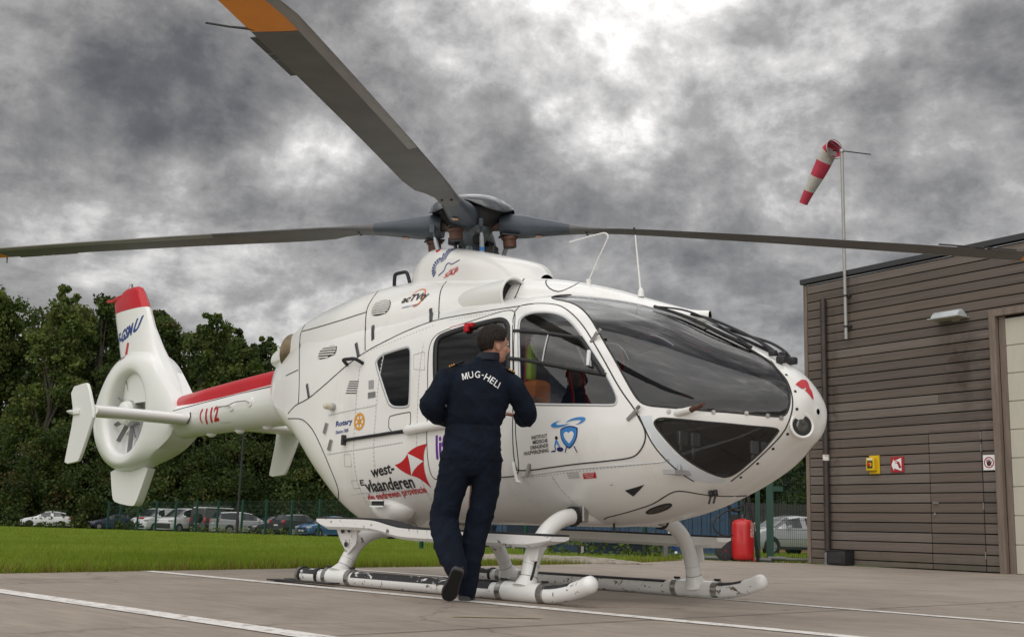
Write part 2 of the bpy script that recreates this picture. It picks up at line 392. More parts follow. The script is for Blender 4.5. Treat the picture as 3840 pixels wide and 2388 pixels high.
def leafmat(name, col, tr=.35):
    m = bpy.data.materials.new(name); m.use_nodes = True; t = m.node_tree; b = t.nodes['Principled BSDF']
    b.inputs['Base Color'].default_value = (*col, 1); b.inputs['Roughness'].default_value = .55; b.inputs['Specular IOR Level'].default_value = .25
    tl = t.nodes.new('ShaderNodeBsdfTranslucent'); tl.inputs[0].default_value = (col[0]*1.1, col[1]*1.2, col[2]*.6, 1)
    mx = t.nodes.new('ShaderNodeMixShader'); mx.inputs[0].default_value = tr
    out = t.nodes['Material Output']; t.links.new(b.outputs[0], mx.inputs[1]); t.links.new(tl.outputs[0], mx.inputs[2]); t.links.new(mx.outputs[0], out.inputs[0])
    return m
M['flower'] = leafmat('yellow_flower', (.55, .42, .02))
GR = [leafmat('grass_deep', (.150, .215, .018)), leafmat('grass_mid', (.21, .285, .026)), leafmat('grass_light', (.28, .345, .07)), leafmat('grass_dry', (.17, .115, .035))]
grass('grass', 8.5, 27, -15, 9, 360000, .078, .0050, GR)
grass('grass', 25, 50, -27, 2, 120000, .085, .013, GR, lambda x, y, l: (x < l) & (y < 30))
grass('grass', 46, 90, -46, -7, 70000, .11, .03, GR, lambda x, y, l: x < -20)
o = grass('lawn_grass', 26, 60, 3.6, 22, 22000, .10, .02, GR, lambda x, y, l: (y > 15.2) & (x < -5.8)); o.name = 'grass'
# ------------------------------------------------------------------ helicopter: hull stations, seams and openings in hull coordinates
LN = {'seam':[[1.36,-0.558,2.214],[1.341,-0.562,2.213],[1.318,-0.568,2.212],[1.289,-0.574,2.21],[1.257,-0.581,2.209],[1.221,-0.587,2.208],[1.181,-0.593,2.207],[1.139,-0.598,2.206],[1.095,-0.603,2.205],[1.049,-0.607,2.205],[1.003,-0.611,2.204],[0.957,-0.614,2.204],[0.912,-0.617,2.203],[0.87,-0.619,2.203],[0.83,-0.622,2.202],[0.781,-0.624,2.202],[0.733,-0.626,2.201],[0.685,-0.628,2.2],[0.637,-0.63,2.2],[0.59,-0.631,2.199],[0.544,-0.633,2.198],[0.498,-0.634,2.197],[0.454,-0.636,2.196],[0.41,-0.637,2.194],[0.369,-0.639,2.192],[0.329,-0.64,2.19],[0.278,-0.643,2.185],[0.232,-0.647,2.179],[0.188,-0.651,2.173],[0.148,-0.655,2.165],[0.11,-0.66,2.158],[0.073,-0.664,2.15],[0.037,-0.669,2.142],[0.001,-0.673,2.134],[-0.045,-0.678,2.124],[-0.087,-0.683,2.113],[-0.127,-0.688,2.102],[-0.166,-0.693,2.091],[-0.205,-0.698,2.079],[-0.245,-0.704,2.067],[-0.288,-0.709,2.055],[-0.33,-0.713,2.042],[-0.374,-0.718,2.029],[-0.417,-0.723,2.016],[-0.46,-0.727,2.002],[-0.502,-0.732,1.986],[-0.543,-0.736,1.97],[-0.584,-0.74,1.954],[-0.624,-0.744,1.937],[-0.665,-0.747,1.919],[-0.708,-0.751,1.899],[-0.753,-0.754,1.878],[-0.789,-0.756,1.86],[-0.828,-0.758,1.84],[-0.869,-0.759,1.819],[-0.91,-0.76,1.798],[-0.953,-0.761,1.777],[-0.994,-0.761,1.756],[-1.034,-0.761,1.737],[-1.073,-0.76,1.72],[-1.129,-0.758,1.695],[-1.181,-0.756,1.673],[-1.23,-0.753,1.653],[-1.278,-0.75,1.635],[-1.326,-0.746,1.619],[-1.41,-0.739,1.599],[-1.491,-0.73,1.585],[-1.564,-0.721,1.569],[-1.65,-0.708,1.534],[-1.708,-0.698,1.505]],'tail_seam':[[-1.711,-0.693,1.458],[-1.634,-0.709,1.454],[-1.547,-0.723,1.448],[-1.475,-0.732,1.443],[-1.406,-0.74,1.43],[-1.335,-0.747,1.403],[-1.268,-0.753,1.367],[-1.215,-0.757,1.332],[-1.16,-0.76,1.284],[-1.132,-0.761,1.255],[-1.101,-0.761,1.221],[-1.071,-0.76,1.185],[-1.042,-0.759,1.148],[-1.016,-0.757,1.114],[-0.988,-0.753,1.074],[-0.964,-0.748,1.035],[-0.942,-0.742,0.997],[-0.925,-0.734,0.962],[-0.909,-0.726,0.928],[-0.896,-0.716,0.895],[-0.887,-0.705,0.865],[-0.884,-0.694,0.838],[-0.89,-0.671,0.797],[-0.911,-0.648,0.765],[-0.946,-0.62,0.738],[-1.009,-0.577,0.718],[-1.069,-0.532,0.711],[-1.069,-0.532,0.711]],'nose_seam':[[3.214,-0.13,1.666],[3.243,-0.147,1.643],[3.28,-0.165,1.608],[3.302,-0.17,1.588],[3.324,-0.172,1.565],[3.345,-0.174,1.542],[3.364,-0.177,1.518],[3.38,-0.183,1.493],[3.394,-0.189,1.467],[3.406,-0.195,1.441],[3.415,-0.2,1.417],[3.423,-0.206,1.389],[3.427,-0.211,1.363],[3.428,-0.214,1.339],[3.426,-0.218,1.31],[3.42,-0.221,1.283],[3.41,-0.224,1.25],[3.395,-0.226,1.218],[3.38,-0.226,1.191],[3.357,-0.227,1.163],[3.341,-0.228,1.145],[3.323,-0.23,1.126],[3.301,-0.232,1.105],[3.275,-0.237,1.08],[3.257,-0.24,1.064],[3.237,-0.243,1.046],[3.214,-0.246,1.026],[3.189,-0.247,1.006],[3.163,-0.247,0.987],[3.137,-0.246,0.968],[3.113,-0.244,0.951],[3.083,-0.242,0.932],[3.053,-0.24,0.913],[3.022,-0.237,0.895],[2.994,-0.234,0.878],[2.97,-0.231,0.864],[2.952,-0.228,0.854]],'chin_seam':[[2.513,-0.678,1.281],[2.522,-0.676,1.263],[2.534,-0.673,1.238],[2.548,-0.667,1.207],[2.557,-0.662,1.187],[2.565,-0.656,1.164],[2.574,-0.649,1.14],[2.584,-0.64,1.115],[2.594,-0.63,1.092],[2.606,-0.618,1.069],[2.619,-0.605,1.045],[2.633,-0.589,1.022],[2.646,-0.573,1.0],[2.659,-0.556,0.979],[2.671,-0.537,0.96],[2.684,-0.518,0.941],[2.697,-0.498,0.923],[2.708,-0.478,0.907],[2.718,-0.459,0.892],[2.734,-0.429,0.873],[2.748,-0.402,0.858],[2.758,-0.383,0.848]],'belly_seam':[[1.893,-0.302,0.583],[1.904,-0.313,0.588],[1.94,-0.328,0.597],[1.968,-0.333,0.602],[2.003,-0.336,0.608],[2.042,-0.34,0.615],[2.085,-0.343,0.623],[2.129,-0.347,0.632],[2.164,-0.35,0.639],[2.202,-0.353,0.648],[2.241,-0.356,0.657],[2.28,-0.358,0.666],[2.318,-0.359,0.675],[2.352,-0.361,0.684],[2.381,-0.363,0.693],[2.424,-0.369,0.708],[2.458,-0.375,0.722],[2.488,-0.382,0.735],[2.515,-0.386,0.747],[2.56,-0.39,0.766],[2.595,-0.387,0.778],[2.623,-0.378,0.783],[2.651,-0.357,0.782],[2.666,-0.343,0.78],[2.682,-0.324,0.777],[2.699,-0.303,0.773],[2.716,-0.28,0.769],[2.733,-0.256,0.766],[2.747,-0.236,0.764],[2.762,-0.214,0.762],[2.777,-0.19,0.76],[2.791,-0.165,0.759],[2.804,-0.138,0.759],[2.817,-0.112,0.759],[2.83,-0.083,0.76],[2.843,-0.05,0.761],[2.853,-0.013,0.764],[2.859,0.027,0.767],[2.859,0.069,0.77],[2.85,0.112,0.772]],'cowl_a':[[-0.014,-0.232,2.662],[0.115,-0.382,2.586],[0.146,-0.449,2.526],[0.162,-0.477,2.49],[0.179,-0.5,2.453],[0.198,-0.521,2.407],[0.211,-0.534,2.371],[0.225,-0.546,2.328],[0.235,-0.554,2.285],[0.292,-0.602,2.236],[0.325,-0.63,2.204]],'cowl_b':[[-0.768,-0.435,2.607],[-0.724,-0.5,2.557],[-0.708,-0.549,2.501],[-0.706,-0.571,2.468],[-0.704,-0.59,2.432],[-0.695,-0.609,2.384],[-0.686,-0.619,2.352],[-0.677,-0.628,2.315],[-0.668,-0.634,2.276],[-0.661,-0.639,2.237],[-0.65,-0.646,2.198],[-0.62,-0.668,2.159],[-0.586,-0.692,2.108],[-0.558,-0.71,2.061],[-0.538,-0.723,2.022],[-0.526,-0.73,1.995]],'cowl_c':[[-1.829,-0.49,2.397],[-1.817,-0.518,2.363],[-1.803,-0.548,2.309],[-1.789,-0.562,2.277],[-1.777,-0.572,2.243],[-1.764,-0.581,2.2],[-1.717,-0.611,2.138],[-1.68,-0.634,2.101],[-1.647,-0.655,2.06],[-1.617,-0.672,2.015],[-1.592,-0.686,1.97],[-1.571,-0.697,1.924],[-1.554,-0.706,1.88],[-1.54,-0.712,1.839],[-1.529,-0.717,1.801],[-1.522,-0.72,1.768],[-1.513,-0.724,1.717],[-1.508,-0.727,1.671],[-1.505,-0.728,1.633],[-1.503,-0.729,1.601],[-1.502,-0.729,1.578]],'cowl_d':[[-1.779,-0.549,2.32],[-1.72,-0.561,2.319],[-1.642,-0.577,2.317],[-1.554,-0.593,2.316],[-1.462,-0.607,2.316],[-1.374,-0.619,2.317],[-1.311,-0.626,2.318],[-1.245,-0.632,2.321],[-1.18,-0.636,2.324],[-1.117,-0.638,2.329],[-1.058,-0.638,2.333],[-1.004,-0.637,2.338],[-0.955,-0.635,2.343],[-0.89,-0.631,2.351],[-0.828,-0.625,2.359],[-0.771,-0.62,2.366],[-0.724,-0.615,2.372],[-0.691,-0.612,2.377]],'cowl_e':[[0.912,-0.222,2.536],[0.951,-0.277,2.502],[0.976,-0.322,2.464],[0.993,-0.359,2.42],[1.001,-0.385,2.379],[0.999,-0.401,2.348],[1.056,-0.47,2.311]],'cowl_f':[[-1.851,-0.655,1.88],[-1.767,-0.671,1.889],[-1.661,-0.688,1.901],[-1.59,-0.697,1.911]],'access':[[1.146,-0.202,2.496],[1.171,-0.232,2.476],[1.2,-0.261,2.451],[1.237,-0.284,2.421],[1.278,-0.299,2.393],[1.327,-0.305,2.368],[1.376,-0.303,2.353],[1.408,-0.29,2.357],[1.435,-0.267,2.372],[1.454,-0.239,2.391],[1.46,-0.192,2.418],[1.443,-0.134,2.444]],'sill_lo':[[2.654,-0.566,0.993],[2.68,-0.551,0.985],[2.627,-0.562,0.97],[2.612,-0.566,0.968],[2.595,-0.572,0.966],[2.575,-0.578,0.965],[2.552,-0.584,0.963],[2.528,-0.591,0.961],[2.502,-0.598,0.959],[2.473,-0.606,0.957],[2.443,-0.613,0.955],[2.411,-0.62,0.952],[2.378,-0.627,0.95],[2.344,-0.634,0.948],[2.308,-0.64,0.946],[2.272,-0.646,0.944],[2.235,-0.652,0.942],[2.198,-0.657,0.94],[2.161,-0.662,0.937],[2.123,-0.667,0.935],[2.087,-0.671,0.933],[2.051,-0.675,0.931],[2.016,-0.679,0.929],[1.982,-0.682,0.927],[1.95,-0.685,0.925],[1.92,-0.687,0.923],[1.892,-0.69,0.921],[1.843,-0.693,0.917],[1.796,-0.696,0.914],[1.751,-0.698,0.91],[1.707,-0.699,0.906],[1.665,-0.701,0.901],[1.625,-0.702,0.897],[1.587,-0.702,0.893],[1.552,-0.702,0.89],[1.519,-0.703,0.886],[1.489,-0.703,0.883],[1.462,-0.703,0.88],[1.438,-0.703,0.877],[1.417,-0.703,0.875]],'roof_rail':[[1.188,-0.605,2.193],[1.168,-0.609,2.19],[1.144,-0.613,2.188],[1.116,-0.618,2.185],[1.083,-0.623,2.182],[1.047,-0.628,2.179],[1.007,-0.633,2.176],[0.965,-0.637,2.173],[0.92,-0.642,2.169],[0.873,-0.646,2.166],[0.824,-0.65,2.163],[0.775,-0.654,2.159],[0.725,-0.657,2.156],[0.675,-0.661,2.153],[0.625,-0.664,2.149],[0.577,-0.667,2.146],[0.531,-0.669,2.143],[0.486,-0.671,2.14],[0.445,-0.673,2.137],[0.407,-0.675,2.134],[0.374,-0.676,2.131],[0.305,-0.679,2.125],[0.251,-0.683,2.118],[0.209,-0.686,2.111],[0.175,-0.689,2.104],[0.145,-0.692,2.097],[0.115,-0.694,2.09],[0.08,-0.697,2.084],[0.037,-0.7,2.077],[-0.01,-0.702,2.072],[-0.062,-0.704,2.066],[-0.117,-0.706,2.06],[-0.174,-0.708,2.053],[-0.23,-0.711,2.048],[-0.283,-0.713,2.042],[-0.331,-0.715,2.037],[-0.371,-0.717,2.033],[-0.402,-0.718,2.03]],'latch_a':[[-0.559,-0.632,2.236],[-0.54,-0.645,2.194],[-0.491,-0.679,2.132],[-0.463,-0.698,2.089]],'latch_b':[[-0.694,-0.706,2.078],[-0.663,-0.719,2.039],[-0.624,-0.733,1.987],[-0.599,-0.741,1.949]],'latch_c':[[-1.371,-0.736,1.756],[-1.352,-0.74,1.719],[-1.327,-0.745,1.668],[-1.31,-0.747,1.632]],'latch_d':[[0.134,-0.557,2.32],[0.144,-0.563,2.285],[0.202,-0.609,2.228],[0.244,-0.642,2.186]],'rail':[[-0.68,-0.777,1.213],[-0.648,-0.778,1.215],[-0.607,-0.778,1.217],[-0.559,-0.779,1.22],[-0.506,-0.779,1.223],[-0.448,-0.779,1.226],[-0.387,-0.779,1.23],[-0.323,-0.78,1.234],[-0.259,-0.78,1.237],[-0.194,-0.78,1.241],[-0.131,-0.78,1.245],[-0.07,-0.78,1.249],[-0.012,-0.78,1.252],[0.042,-0.78,1.255],[0.09,-0.78,1.258],[0.133,-0.78,1.261],[0.169,-0.78,1.263],[0.197,-0.78,1.264]],'rail_fair':[[0.201,-0.78,1.267],[0.233,-0.78,1.269],[0.278,-0.78,1.271],[0.331,-0.78,1.275],[0.389,-0.78,1.278],[0.449,-0.78,1.282],[0.506,-0.78,1.285],[0.558,-0.78,1.288],[0.6,-0.78,1.291],[0.631,-0.78,1.292]],'nose_logo':[[3.404,-0.137,1.491],[3.4,-0.094,1.515],[3.395,-0.046,1.534],[3.395,0.01,1.537],[3.412,0.008,1.516],[3.438,-0.019,1.48],[3.456,-0.019,1.452],[3.473,-0.034,1.416],[3.479,-0.045,1.391],[3.467,-0.064,1.423],[3.452,-0.078,1.446],[3.444,-0.088,1.455],[3.44,-0.06,1.47],[3.431,-0.058,1.483],[3.438,-0.084,1.466],[3.433,-0.105,1.466]],'wiper_a':[[3.142,0.078,1.72],[2.844,0.061,1.876]]}
SP = {'windshield':['A',[[6.964,1.141],[6.881,1.069],[6.743,1.079],[6.57,1.061],[6.336,1.024],[6.1,0.928],[5.904,0.823],[5.698,0.695],[5.471,0.56],[5.264,0.444],[5.031,0.295],[4.877,0.192],[4.749,0.116],[4.591,0.08],[4.291,0.064],[3.774,0.033],[2.97,-0.054],[2.217,-0.156],[1.703,-0.23],[1.481,-0.136],[1.386,0.2],[1.488,0.603],[1.774,0.906],[2.205,1.055],[2.639,1.223],[3.148,1.315],[3.729,1.418],[4.274,1.483],[4.726,1.473],[5.322,1.583],[5.687,1.554],[5.901,1.51],[6.159,1.466],[6.459,1.437],[6.738,1.393],[6.924,1.256]]],'chin_window':['A',[[4.472,-0.073],[4.392,-0.039],[4.236,-0.044],[3.778,-0.108],[2.995,-0.238],[1.788,-0.521],[2.06,-0.693],[2.549,-0.847],[3.028,-0.948],[3.348,-1.031],[3.579,-1.045],[3.704,-0.937],[3.885,-0.735],[4.083,-0.526],[4.221,-0.36],[4.361,-0.209],[4.45,-0.121]]],'door_window':['A',[[6.962,0.636],[6.968,0.691],[6.923,0.753],[6.79,0.8],[6.575,0.821],[6.355,0.801],[6.175,0.737],[6.007,0.655],[5.869,0.579],[5.608,0.444],[5.358,0.306],[5.175,0.18],[5.127,0.127],[5.147,0.09],[5.207,0.079],[5.551,0.078],[6.031,0.07],[6.526,0.057],[6.725,0.052],[6.756,0.058],[6.79,0.207],[6.859,0.405]]],'door':['A',[[7.166,0.885],[6.915,0.951],[6.562,0.965],[6.322,0.887],[5.982,0.73],[5.727,0.584],[5.389,0.39],[5.079,0.195],[4.832,0.064],[4.752,0.0],[4.655,-0.105],[4.63,-0.198],[4.677,-0.286],[4.793,-0.367],[4.937,-0.414],[5.375,-0.4],[5.991,-0.382],[6.843,-0.418],[6.859,-0.357],[6.85,0.034],[6.93,0.353]]],'slider_window':['A',[[8.12,0.046],[8.222,0.418],[8.215,0.493],[8.158,0.546],[7.367,0.678],[7.251,0.678],[7.146,0.63],[7.08,0.54],[6.98,0.249],[6.943,0.051],[6.993,0.043],[8.073,0.038]]],'slider_door':['A',[[8.234,0.01],[8.293,0.284],[8.313,0.427],[8.285,0.535],[8.178,0.593],[7.621,0.72],[7.158,0.855],[7.031,0.678],[6.867,0.181],[6.811,0.007],[6.783,-0.265],[6.835,-0.464],[7.135,-0.469],[8.142,-0.48],[8.215,-0.442],[8.228,-0.338]]],'quarter_window':['A',[[9.181,0.327],[9.18,0.36],[9.126,0.401],[9.04,0.426],[8.671,0.47],[8.624,0.448],[8.589,0.397],[8.542,0.196],[8.524,0.059],[8.55,0.048],[8.703,0.049],[8.823,0.056],[8.89,0.077],[9.039,0.19]]],'vent3':['A',[[9.765,0.178],[9.49,0.196],[9.486,0.137],[9.71,0.123]]],'beacon':['A',[[10.06,0.054]]],'handle_side':['A',[[9.815,0.331],[9.452,0.34]]],'hatch':['A',[[8.536,0.372],[8.375,0.384],[8.334,0.233],[8.502,0.249]]],'flap':['A',[[8.849,0.021],[8.815,0.026],[8.519,0.032],[8.501,0.029],[8.495,-0.0],[8.842,-0.002]]],'step_plate':['A',[[9.28,0.199],[9.181,0.203],[9.164,0.147],[9.263,0.144]]],'step_plate2':['A',[[9.272,0.124],[9.126,0.13],[9.118,0.1],[9.263,0.094]]],'redlabel':['A',[[8.064,0.628],[7.838,0.66],[7.815,0.596],[8.036,0.574]]],'redhandle':['A',[[7.829,0.676],[7.653,0.693],[7.636,0.611],[7.784,0.58]]],'vent1':['B',[[7.0,0.27],[7.046,0.422],[7.034,0.55],[6.707,0.56],[6.632,0.396],[6.691,0.283]]],'vent2':['A',[[10.854,0.393],[10.913,0.469],[10.871,0.542],[10.289,0.575],[10.221,0.484],[10.279,0.436]]],'lamp':['A',[[1.03,-0.634]]],'belly_scoop':['A',[[5.28,-0.77],[4.916,-0.747],[5.038,-0.801],[5.21,-0.87]]],'access':['B',[[4.115,1.172],[4.0,0.945],[3.857,0.752],[3.671,0.665],[3.554,0.791],[3.588,1.361]]],'intake':['B',[[4.726,0.465]]],'grab':['B',[[7.124,1.15],[6.853,1.18]]]}
HA = [[3.491, 1.3, 1.34, 0.02, 1.32, 2.0, 2.0], [3.458, 1.151, 1.45, 0.17, 1.32, 2.0, 2.0], [3.329, 1.051, 1.606, 0.32, 1.32, 2.0, 2.0], [3.138, 0.905, 1.728, 0.46, 1.31, 2.0, 2.0], [2.8, 0.742, 1.901, 0.6, 1.29, 2.1, 2.0], [2.4, 0.613, 2.098, 0.7, 1.27, 2.2, 2.1], [1.9, 0.539, 2.26, 0.755, 1.25, 2.6, 2.2], [1.3, 0.53, 2.36, 0.78, 1.25, 3.2, 2.4], [0.6, 0.53, 2.38, 0.78, 1.25, 3.6, 2.5], [-0.2, 0.53, 2.38, 0.78, 1.25, 3.6, 2.5], [-0.85, 0.47, 2.42, 0.775, 1.3, 3.5, 2.5], [-1.3, 0.74, 2.44, 0.75, 1.4, 3.2, 2.4], [-1.7, 1.136, 2.42, 0.7, 1.52, 3.0, 2.3], [-2.08, 1.333, 2.34, 0.61, 1.65, 2.6, 2.2], [-2.36, 1.466, 2.24, 0.49, 1.78, 2.4, 2.2], [-2.51, 1.547, 2.12, 0.36, 1.84, 2.2, 2.1]]
HB = [[2.62, 2.05, 2.104, 0.02, 2.06, 2.0, 2.0], [2.45, 2.0, 2.134, 0.12, 2.06, 2.0, 2.0], [2.1, 2.0, 2.248, 0.22, 2.06, 2.1, 2.0], [1.7, 2.0, 2.386, 0.31, 2.1, 2.3, 2.0], [1.2, 2.0, 2.515, 0.4, 2.1, 2.5, 2.0], [0.6, 2.0, 2.61, 0.52, 2.1, 2.6, 2.0], [0.0, 2.0, 2.681, 0.59, 2.1, 2.6, 2.0], [-0.6, 2.0, 2.706, 0.64, 2.1, 2.6, 2.0], [-1.2, 2.0, 2.654, 0.66, 2.1, 2.6, 2.0], [-1.9, 2.0, 2.533, 0.56, 2.1, 2.6, 2.0], [-2.5, 2.0, 2.283, 0.42, 2.1, 2.4, 2.0]]
HA = np.array(HA); HB = np.array(HB)
HC = np.array([(-.80, 2.40, 2.66, .05, 2.45, 2, 2), (-.72, 2.35, 2.74, .14, 2.45, 2, 2), (-.60, 2.3, 2.85, .22, 2.45, 2.2, 2), (-.46, 2.3, 2.945, .29, 2.45, 3.4, 2), (-.25, 2.3, 2.985, .34, 2.45, 4.2, 2),
               (.05, 2.3, 2.94, .36, 2.45, 4.6, 2), (.40, 2.3, 2.85, .35, 2.45, 4.6, 2), (.70, 2.3, 2.765, .30, 2.45, 3.6, 2), (.88, 2.3, 2.70, .22, 2.45, 2.3, 2), (.97, 2.3, 2.60, .12, 2.45, 2, 2)])
def crv(St, s):
    n = len(St); s = np.clip(np.asarray(s, float), 0, n-1-1e-9); i = s.astype(int); t = (s-i)[..., None]
    p1 = St[i]; p2 = St[i+1]; p0 = np.where((i > 0)[..., None], St[np.maximum(i-1, 0)], 2*p1-p2)
    p3 = np.where((i < n-2)[..., None], St[np.minimum(i+2, n-1)], 2*p2-p1)
    m1 = .5*(p2-p0); m2 = .5*(p3-p1); t2 = t*t; t3 = t2*t
    return (2*t3-3*t2+1)*p1+(t3-2*t2+t)*m1+(-2*t3+3*t2)*p2+(t3-t2)*m2
def hull(St, s, ph):
    q = crv(St, s); x, zb, zt, ww, zc, nu, nl = [q[..., k] for k in range(7)]
    c = np.cos(ph); sn = np.sin(ph); up = sn >= 0; n = np.where(up, nu, nl); h = np.where(up, zt-zc, zc-zb)
    return np.stack([x+0*c, -ww*np.sign(c)*np.abs(c)**(2/n), zc+h*np.sign(sn)*np.abs(sn)**(2/n)], -1)
def hnorm(St, s, ph):
    e = 2e-3
    # keep off the poles of the section, where the parametrisation is singular
    k = np.round(ph/(pi/2))*(pi/2); ph = np.where(np.abs(ph-k) < 4e-3, k+4e-3*np.where(ph >= k, 1, -1), ph)
    s = np.clip(s, .02, len(St)-1.02)
    a = hull(St, s+e, ph)-hull(St, s-e, ph); b = hull(St, s, ph+e)-hull(St, s, ph-e)
    n = np.cross(a, b); l = np.linalg.norm(n, axis=-1, keepdims=True); n = n/np.maximum(l, 1e-12)
    ctr = crv(St, s); out = hull(St, s, ph)-np.stack([ctr[..., 0], 0*s, ctr[..., 4]], -1)
    sg = np.sign((n*out).sum(-1, keepdims=True)); sg[sg == 0] = 1
    return n*sg
def chaikin(P, k=2, closed=True):
    P = [tuple(p) for p in P]
    for _ in range(k):
        Q = []; n = len(P)
        for i in range(n if closed else n-1):
            a = P[i]; b = P[(i+1) % n]
            Q += [(.75*a[0]+.25*b[0], .75*a[1]+.25*b[1]), (.25*a[0]+.75*b[0], .25*a[1]+.75*b[1])]
        P = Q if closed else [P[0]]+Q+[P[-1]]
    return P
def inpoly(pts, poly):
    x, y = pts[:, 0], pts[:, 1]; c = np.zeros(len(pts), bool); P = np.array(poly); j = len(P)-1
    for i in range(len(P)):
        a = P[i]; b = P[j]
        with np.errstate(divide='ignore', invalid='ignore'):
            hit = ((a[1] > y) != (b[1] > y)) & (x < (b[0]-a[0])*(y-a[1])/(b[1]-a[1]+1e-15)+a[0])
        c ^= hit; j = i
    return c
def surf_obj(name, St, uv, tris, m, parent, off=0.0, smooth=True):
    uv = np.array(uv); P = hull(St, uv[:, 0], uv[:, 1]); Nn = hnorm(St, uv[:, 0], uv[:, 1]); P = P+Nn*off
    used = sorted({i for t in tris for i in t}); mp = {k: i for i, k in enumerate(used)}
    tri2 = []
    for t in tris:
        a, b, c = (P[i] for i in t); nn = np.cross(b-a, c-a)
        if np.dot(nn, Nn[t[0]]+Nn[t[1]]+Nn[t[2]]) < 0: t = (t[0], t[2], t[1])
        tri2.append(tuple(mp[i] for i in t))
    o = obj(name, P[used], tri2, m, parent, True)
    o.data.normals_split_custom_set_from_vertices([tuple(v) for v in Nn[used]])
    return o
def cdt_regions(gridpts, polys, rect=None):
    pts = [Vector(p) for p in gridpts]; edges = []
    for P in polys:
        b = len(pts); pts += [Vector(p) for p in P]; edges += [(b+i, b+(i+1) % len(P)) for i in range(len(P))]
    v, e, f, *_ = delaunay_2d_cdt(pts, edges, [], 0, 1e-6)
    return np.array([(p.x, p.y) for p in v]), [tuple(t) for t in f]
def patch(name, St, poly, m, parent, off=.0, step=(.12, .06), holes=()):
    P = np.array(poly); lo = P.min(0); hi = P.max(0)
    gx = np.arange(lo[0]+step[0]/2, hi[0], step[0]); gy = np.arange(lo[1]+step[1]/2, hi[1], step[1])
    G = np.array([(a, b) for a in gx for b in gy]).reshape(-1, 2)
    if len(G): G = G[inpoly(G, poly)]
    uv, tr = cdt_regions(G.tolist(), [poly, *holes]); cen = uv[np.array(tr)].mean(1); k = inpoly(cen, poly)
    for hh in holes: k &= ~inpoly(cen, hh)
    return surf_obj(name, St, uv, [t for t, q in zip(tr, k) if q], m, parent, off)
def ribbon(name, St, P, wd, m, parent, off=.0015, closed=True, inset=0.0):
    """a strip that follows a line on the hull; wd metres wide"""
    P = np.array(P); n = len(P); X = hull(St, P[:, 0], P[:, 1]); Nn = hnorm(St, P[:, 0], P[:, 1])
    return strip3(name, X, Nn, wd, m, parent, off, closed)
def strip3(name, X, Nn, wd, m, parent, off=.0015, closed=False, mb=None):
    n = len(X); V = []; F = []
    for i in range(n):
        a = X[(i-1) % n if closed else max(i-1, 0)]; b = X[(i+1) % n if closed else min(i+1, n-1)]
        t = b-a; t = t/max(np.linalg.norm(t), 1e-9); s = np.cross(Nn[i], t); s = s/max(np.linalg.norm(s), 1e-9)
        c = X[i]+Nn[i]*off
        V += [c+s*wd/2-Nn[i]*(off+.004), c+s*wd/2, c-s*wd/2, c-s*wd/2-Nn[i]*(off+.004)]
    for i in range(n if closed else n-1):
        j = (i+1) % n
        for k in range(3): F.append((4*i+k, 4*i+k+1, 4*j+k+1, 4*j+k))
    if mb is not None: mb.add(V, F); return None
    return obj(name, V, F, m, parent, True)
mir = lambda P: [(s, pi-p) for s, p in P][::-1]
SPP = {k: v[1] for k, v in SP.items()}
clampw = lambda P: [(s, min(p, 1.515)) for s, p in P]
SPP['windshield'][:3] = [[6.80, 1.160], [6.74, 1.100], [6.66, 1.072]]; SPP['windshield'][-2:] = [[6.62, 1.395], [6.76, 1.26]]
win = {'windshield': chaikin(clampw(SPP['windshield']), 2), 'chin': chaikin(SPP['chin_window'], 2), 'doorw': chaikin(SPP['door_window'], 2),
       'slidew': chaikin(SPP['slider_window'], 2), 'quarter': chaikin(SPP['quarter_window'], 2)}
door = chaikin(SPP['door'], 2); slider = chaikin(SPP['slider_door'], 2)

heli = thing('rescue_helicopter', 'white rescue helicopter with dark windshield and red tail stripe parked on the pad', 'helicopter')
# ---- cabin shell: openings cut out, doors become parts of their own
gs = np.unique(np.concatenate([np.linspace(0, 1, 12), np.linspace(1, 15, 112)])); gp = np.linspace(-pi/2, 1.5*pi, 121)
G = [(a, b) for a in gs for b in gp]
PW = list(win.values()); allp = PW+[door, slider]; allp = allp+[mir(p) for p in allp]
uv, tris = cdt_regions(G, allp)
cen = uv[np.array(tris)].mean(1)
hole = np.zeros(len(cen), bool)
for p in PW: hole |= inpoly(cen, p) | inpoly(cen, mir(p))
reg = np.zeros(len(cen), int)
for k, p in enumerate((door, slider, mir(door), mir(slider))): reg[inpoly(cen, p) & (reg == 0)] = k+1
pick = lambda k: [t for t, h, r in zip(tris, hole, reg) if not h and r == k]
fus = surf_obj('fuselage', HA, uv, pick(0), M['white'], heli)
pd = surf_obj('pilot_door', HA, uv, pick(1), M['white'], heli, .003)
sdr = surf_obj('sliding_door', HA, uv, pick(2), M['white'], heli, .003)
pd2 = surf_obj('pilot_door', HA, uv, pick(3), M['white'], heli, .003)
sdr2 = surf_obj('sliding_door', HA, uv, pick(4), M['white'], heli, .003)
for par, key, nm, mt in ((fus, 'windshield', 'windshield_pane', 'glass'), (fus, 'chin', 'chin_window_pane', 'glassdark'), (fus, 'quarter', 'quarter_window_pane', 'glassdark')):
    for P in (win[key], mir(win[key])):
        patch(nm, HA, P, M[mt], par, -.004)
for (P, par) in ((win['doorw'], pd), (mir(win['doorw']), pd2)): patch('window_pane', HA, P, M['glass'], par, -.002)
for (P, par) in ((win['slidew'], sdr), (mir(win['slidew']), sdr2)): patch('window_pane', HA, P, M['glassdark'], par, -.002)
M['chinframe'] = mat('pale_blue_white_frame', (.66, .70, .74), .25, coat=.3)
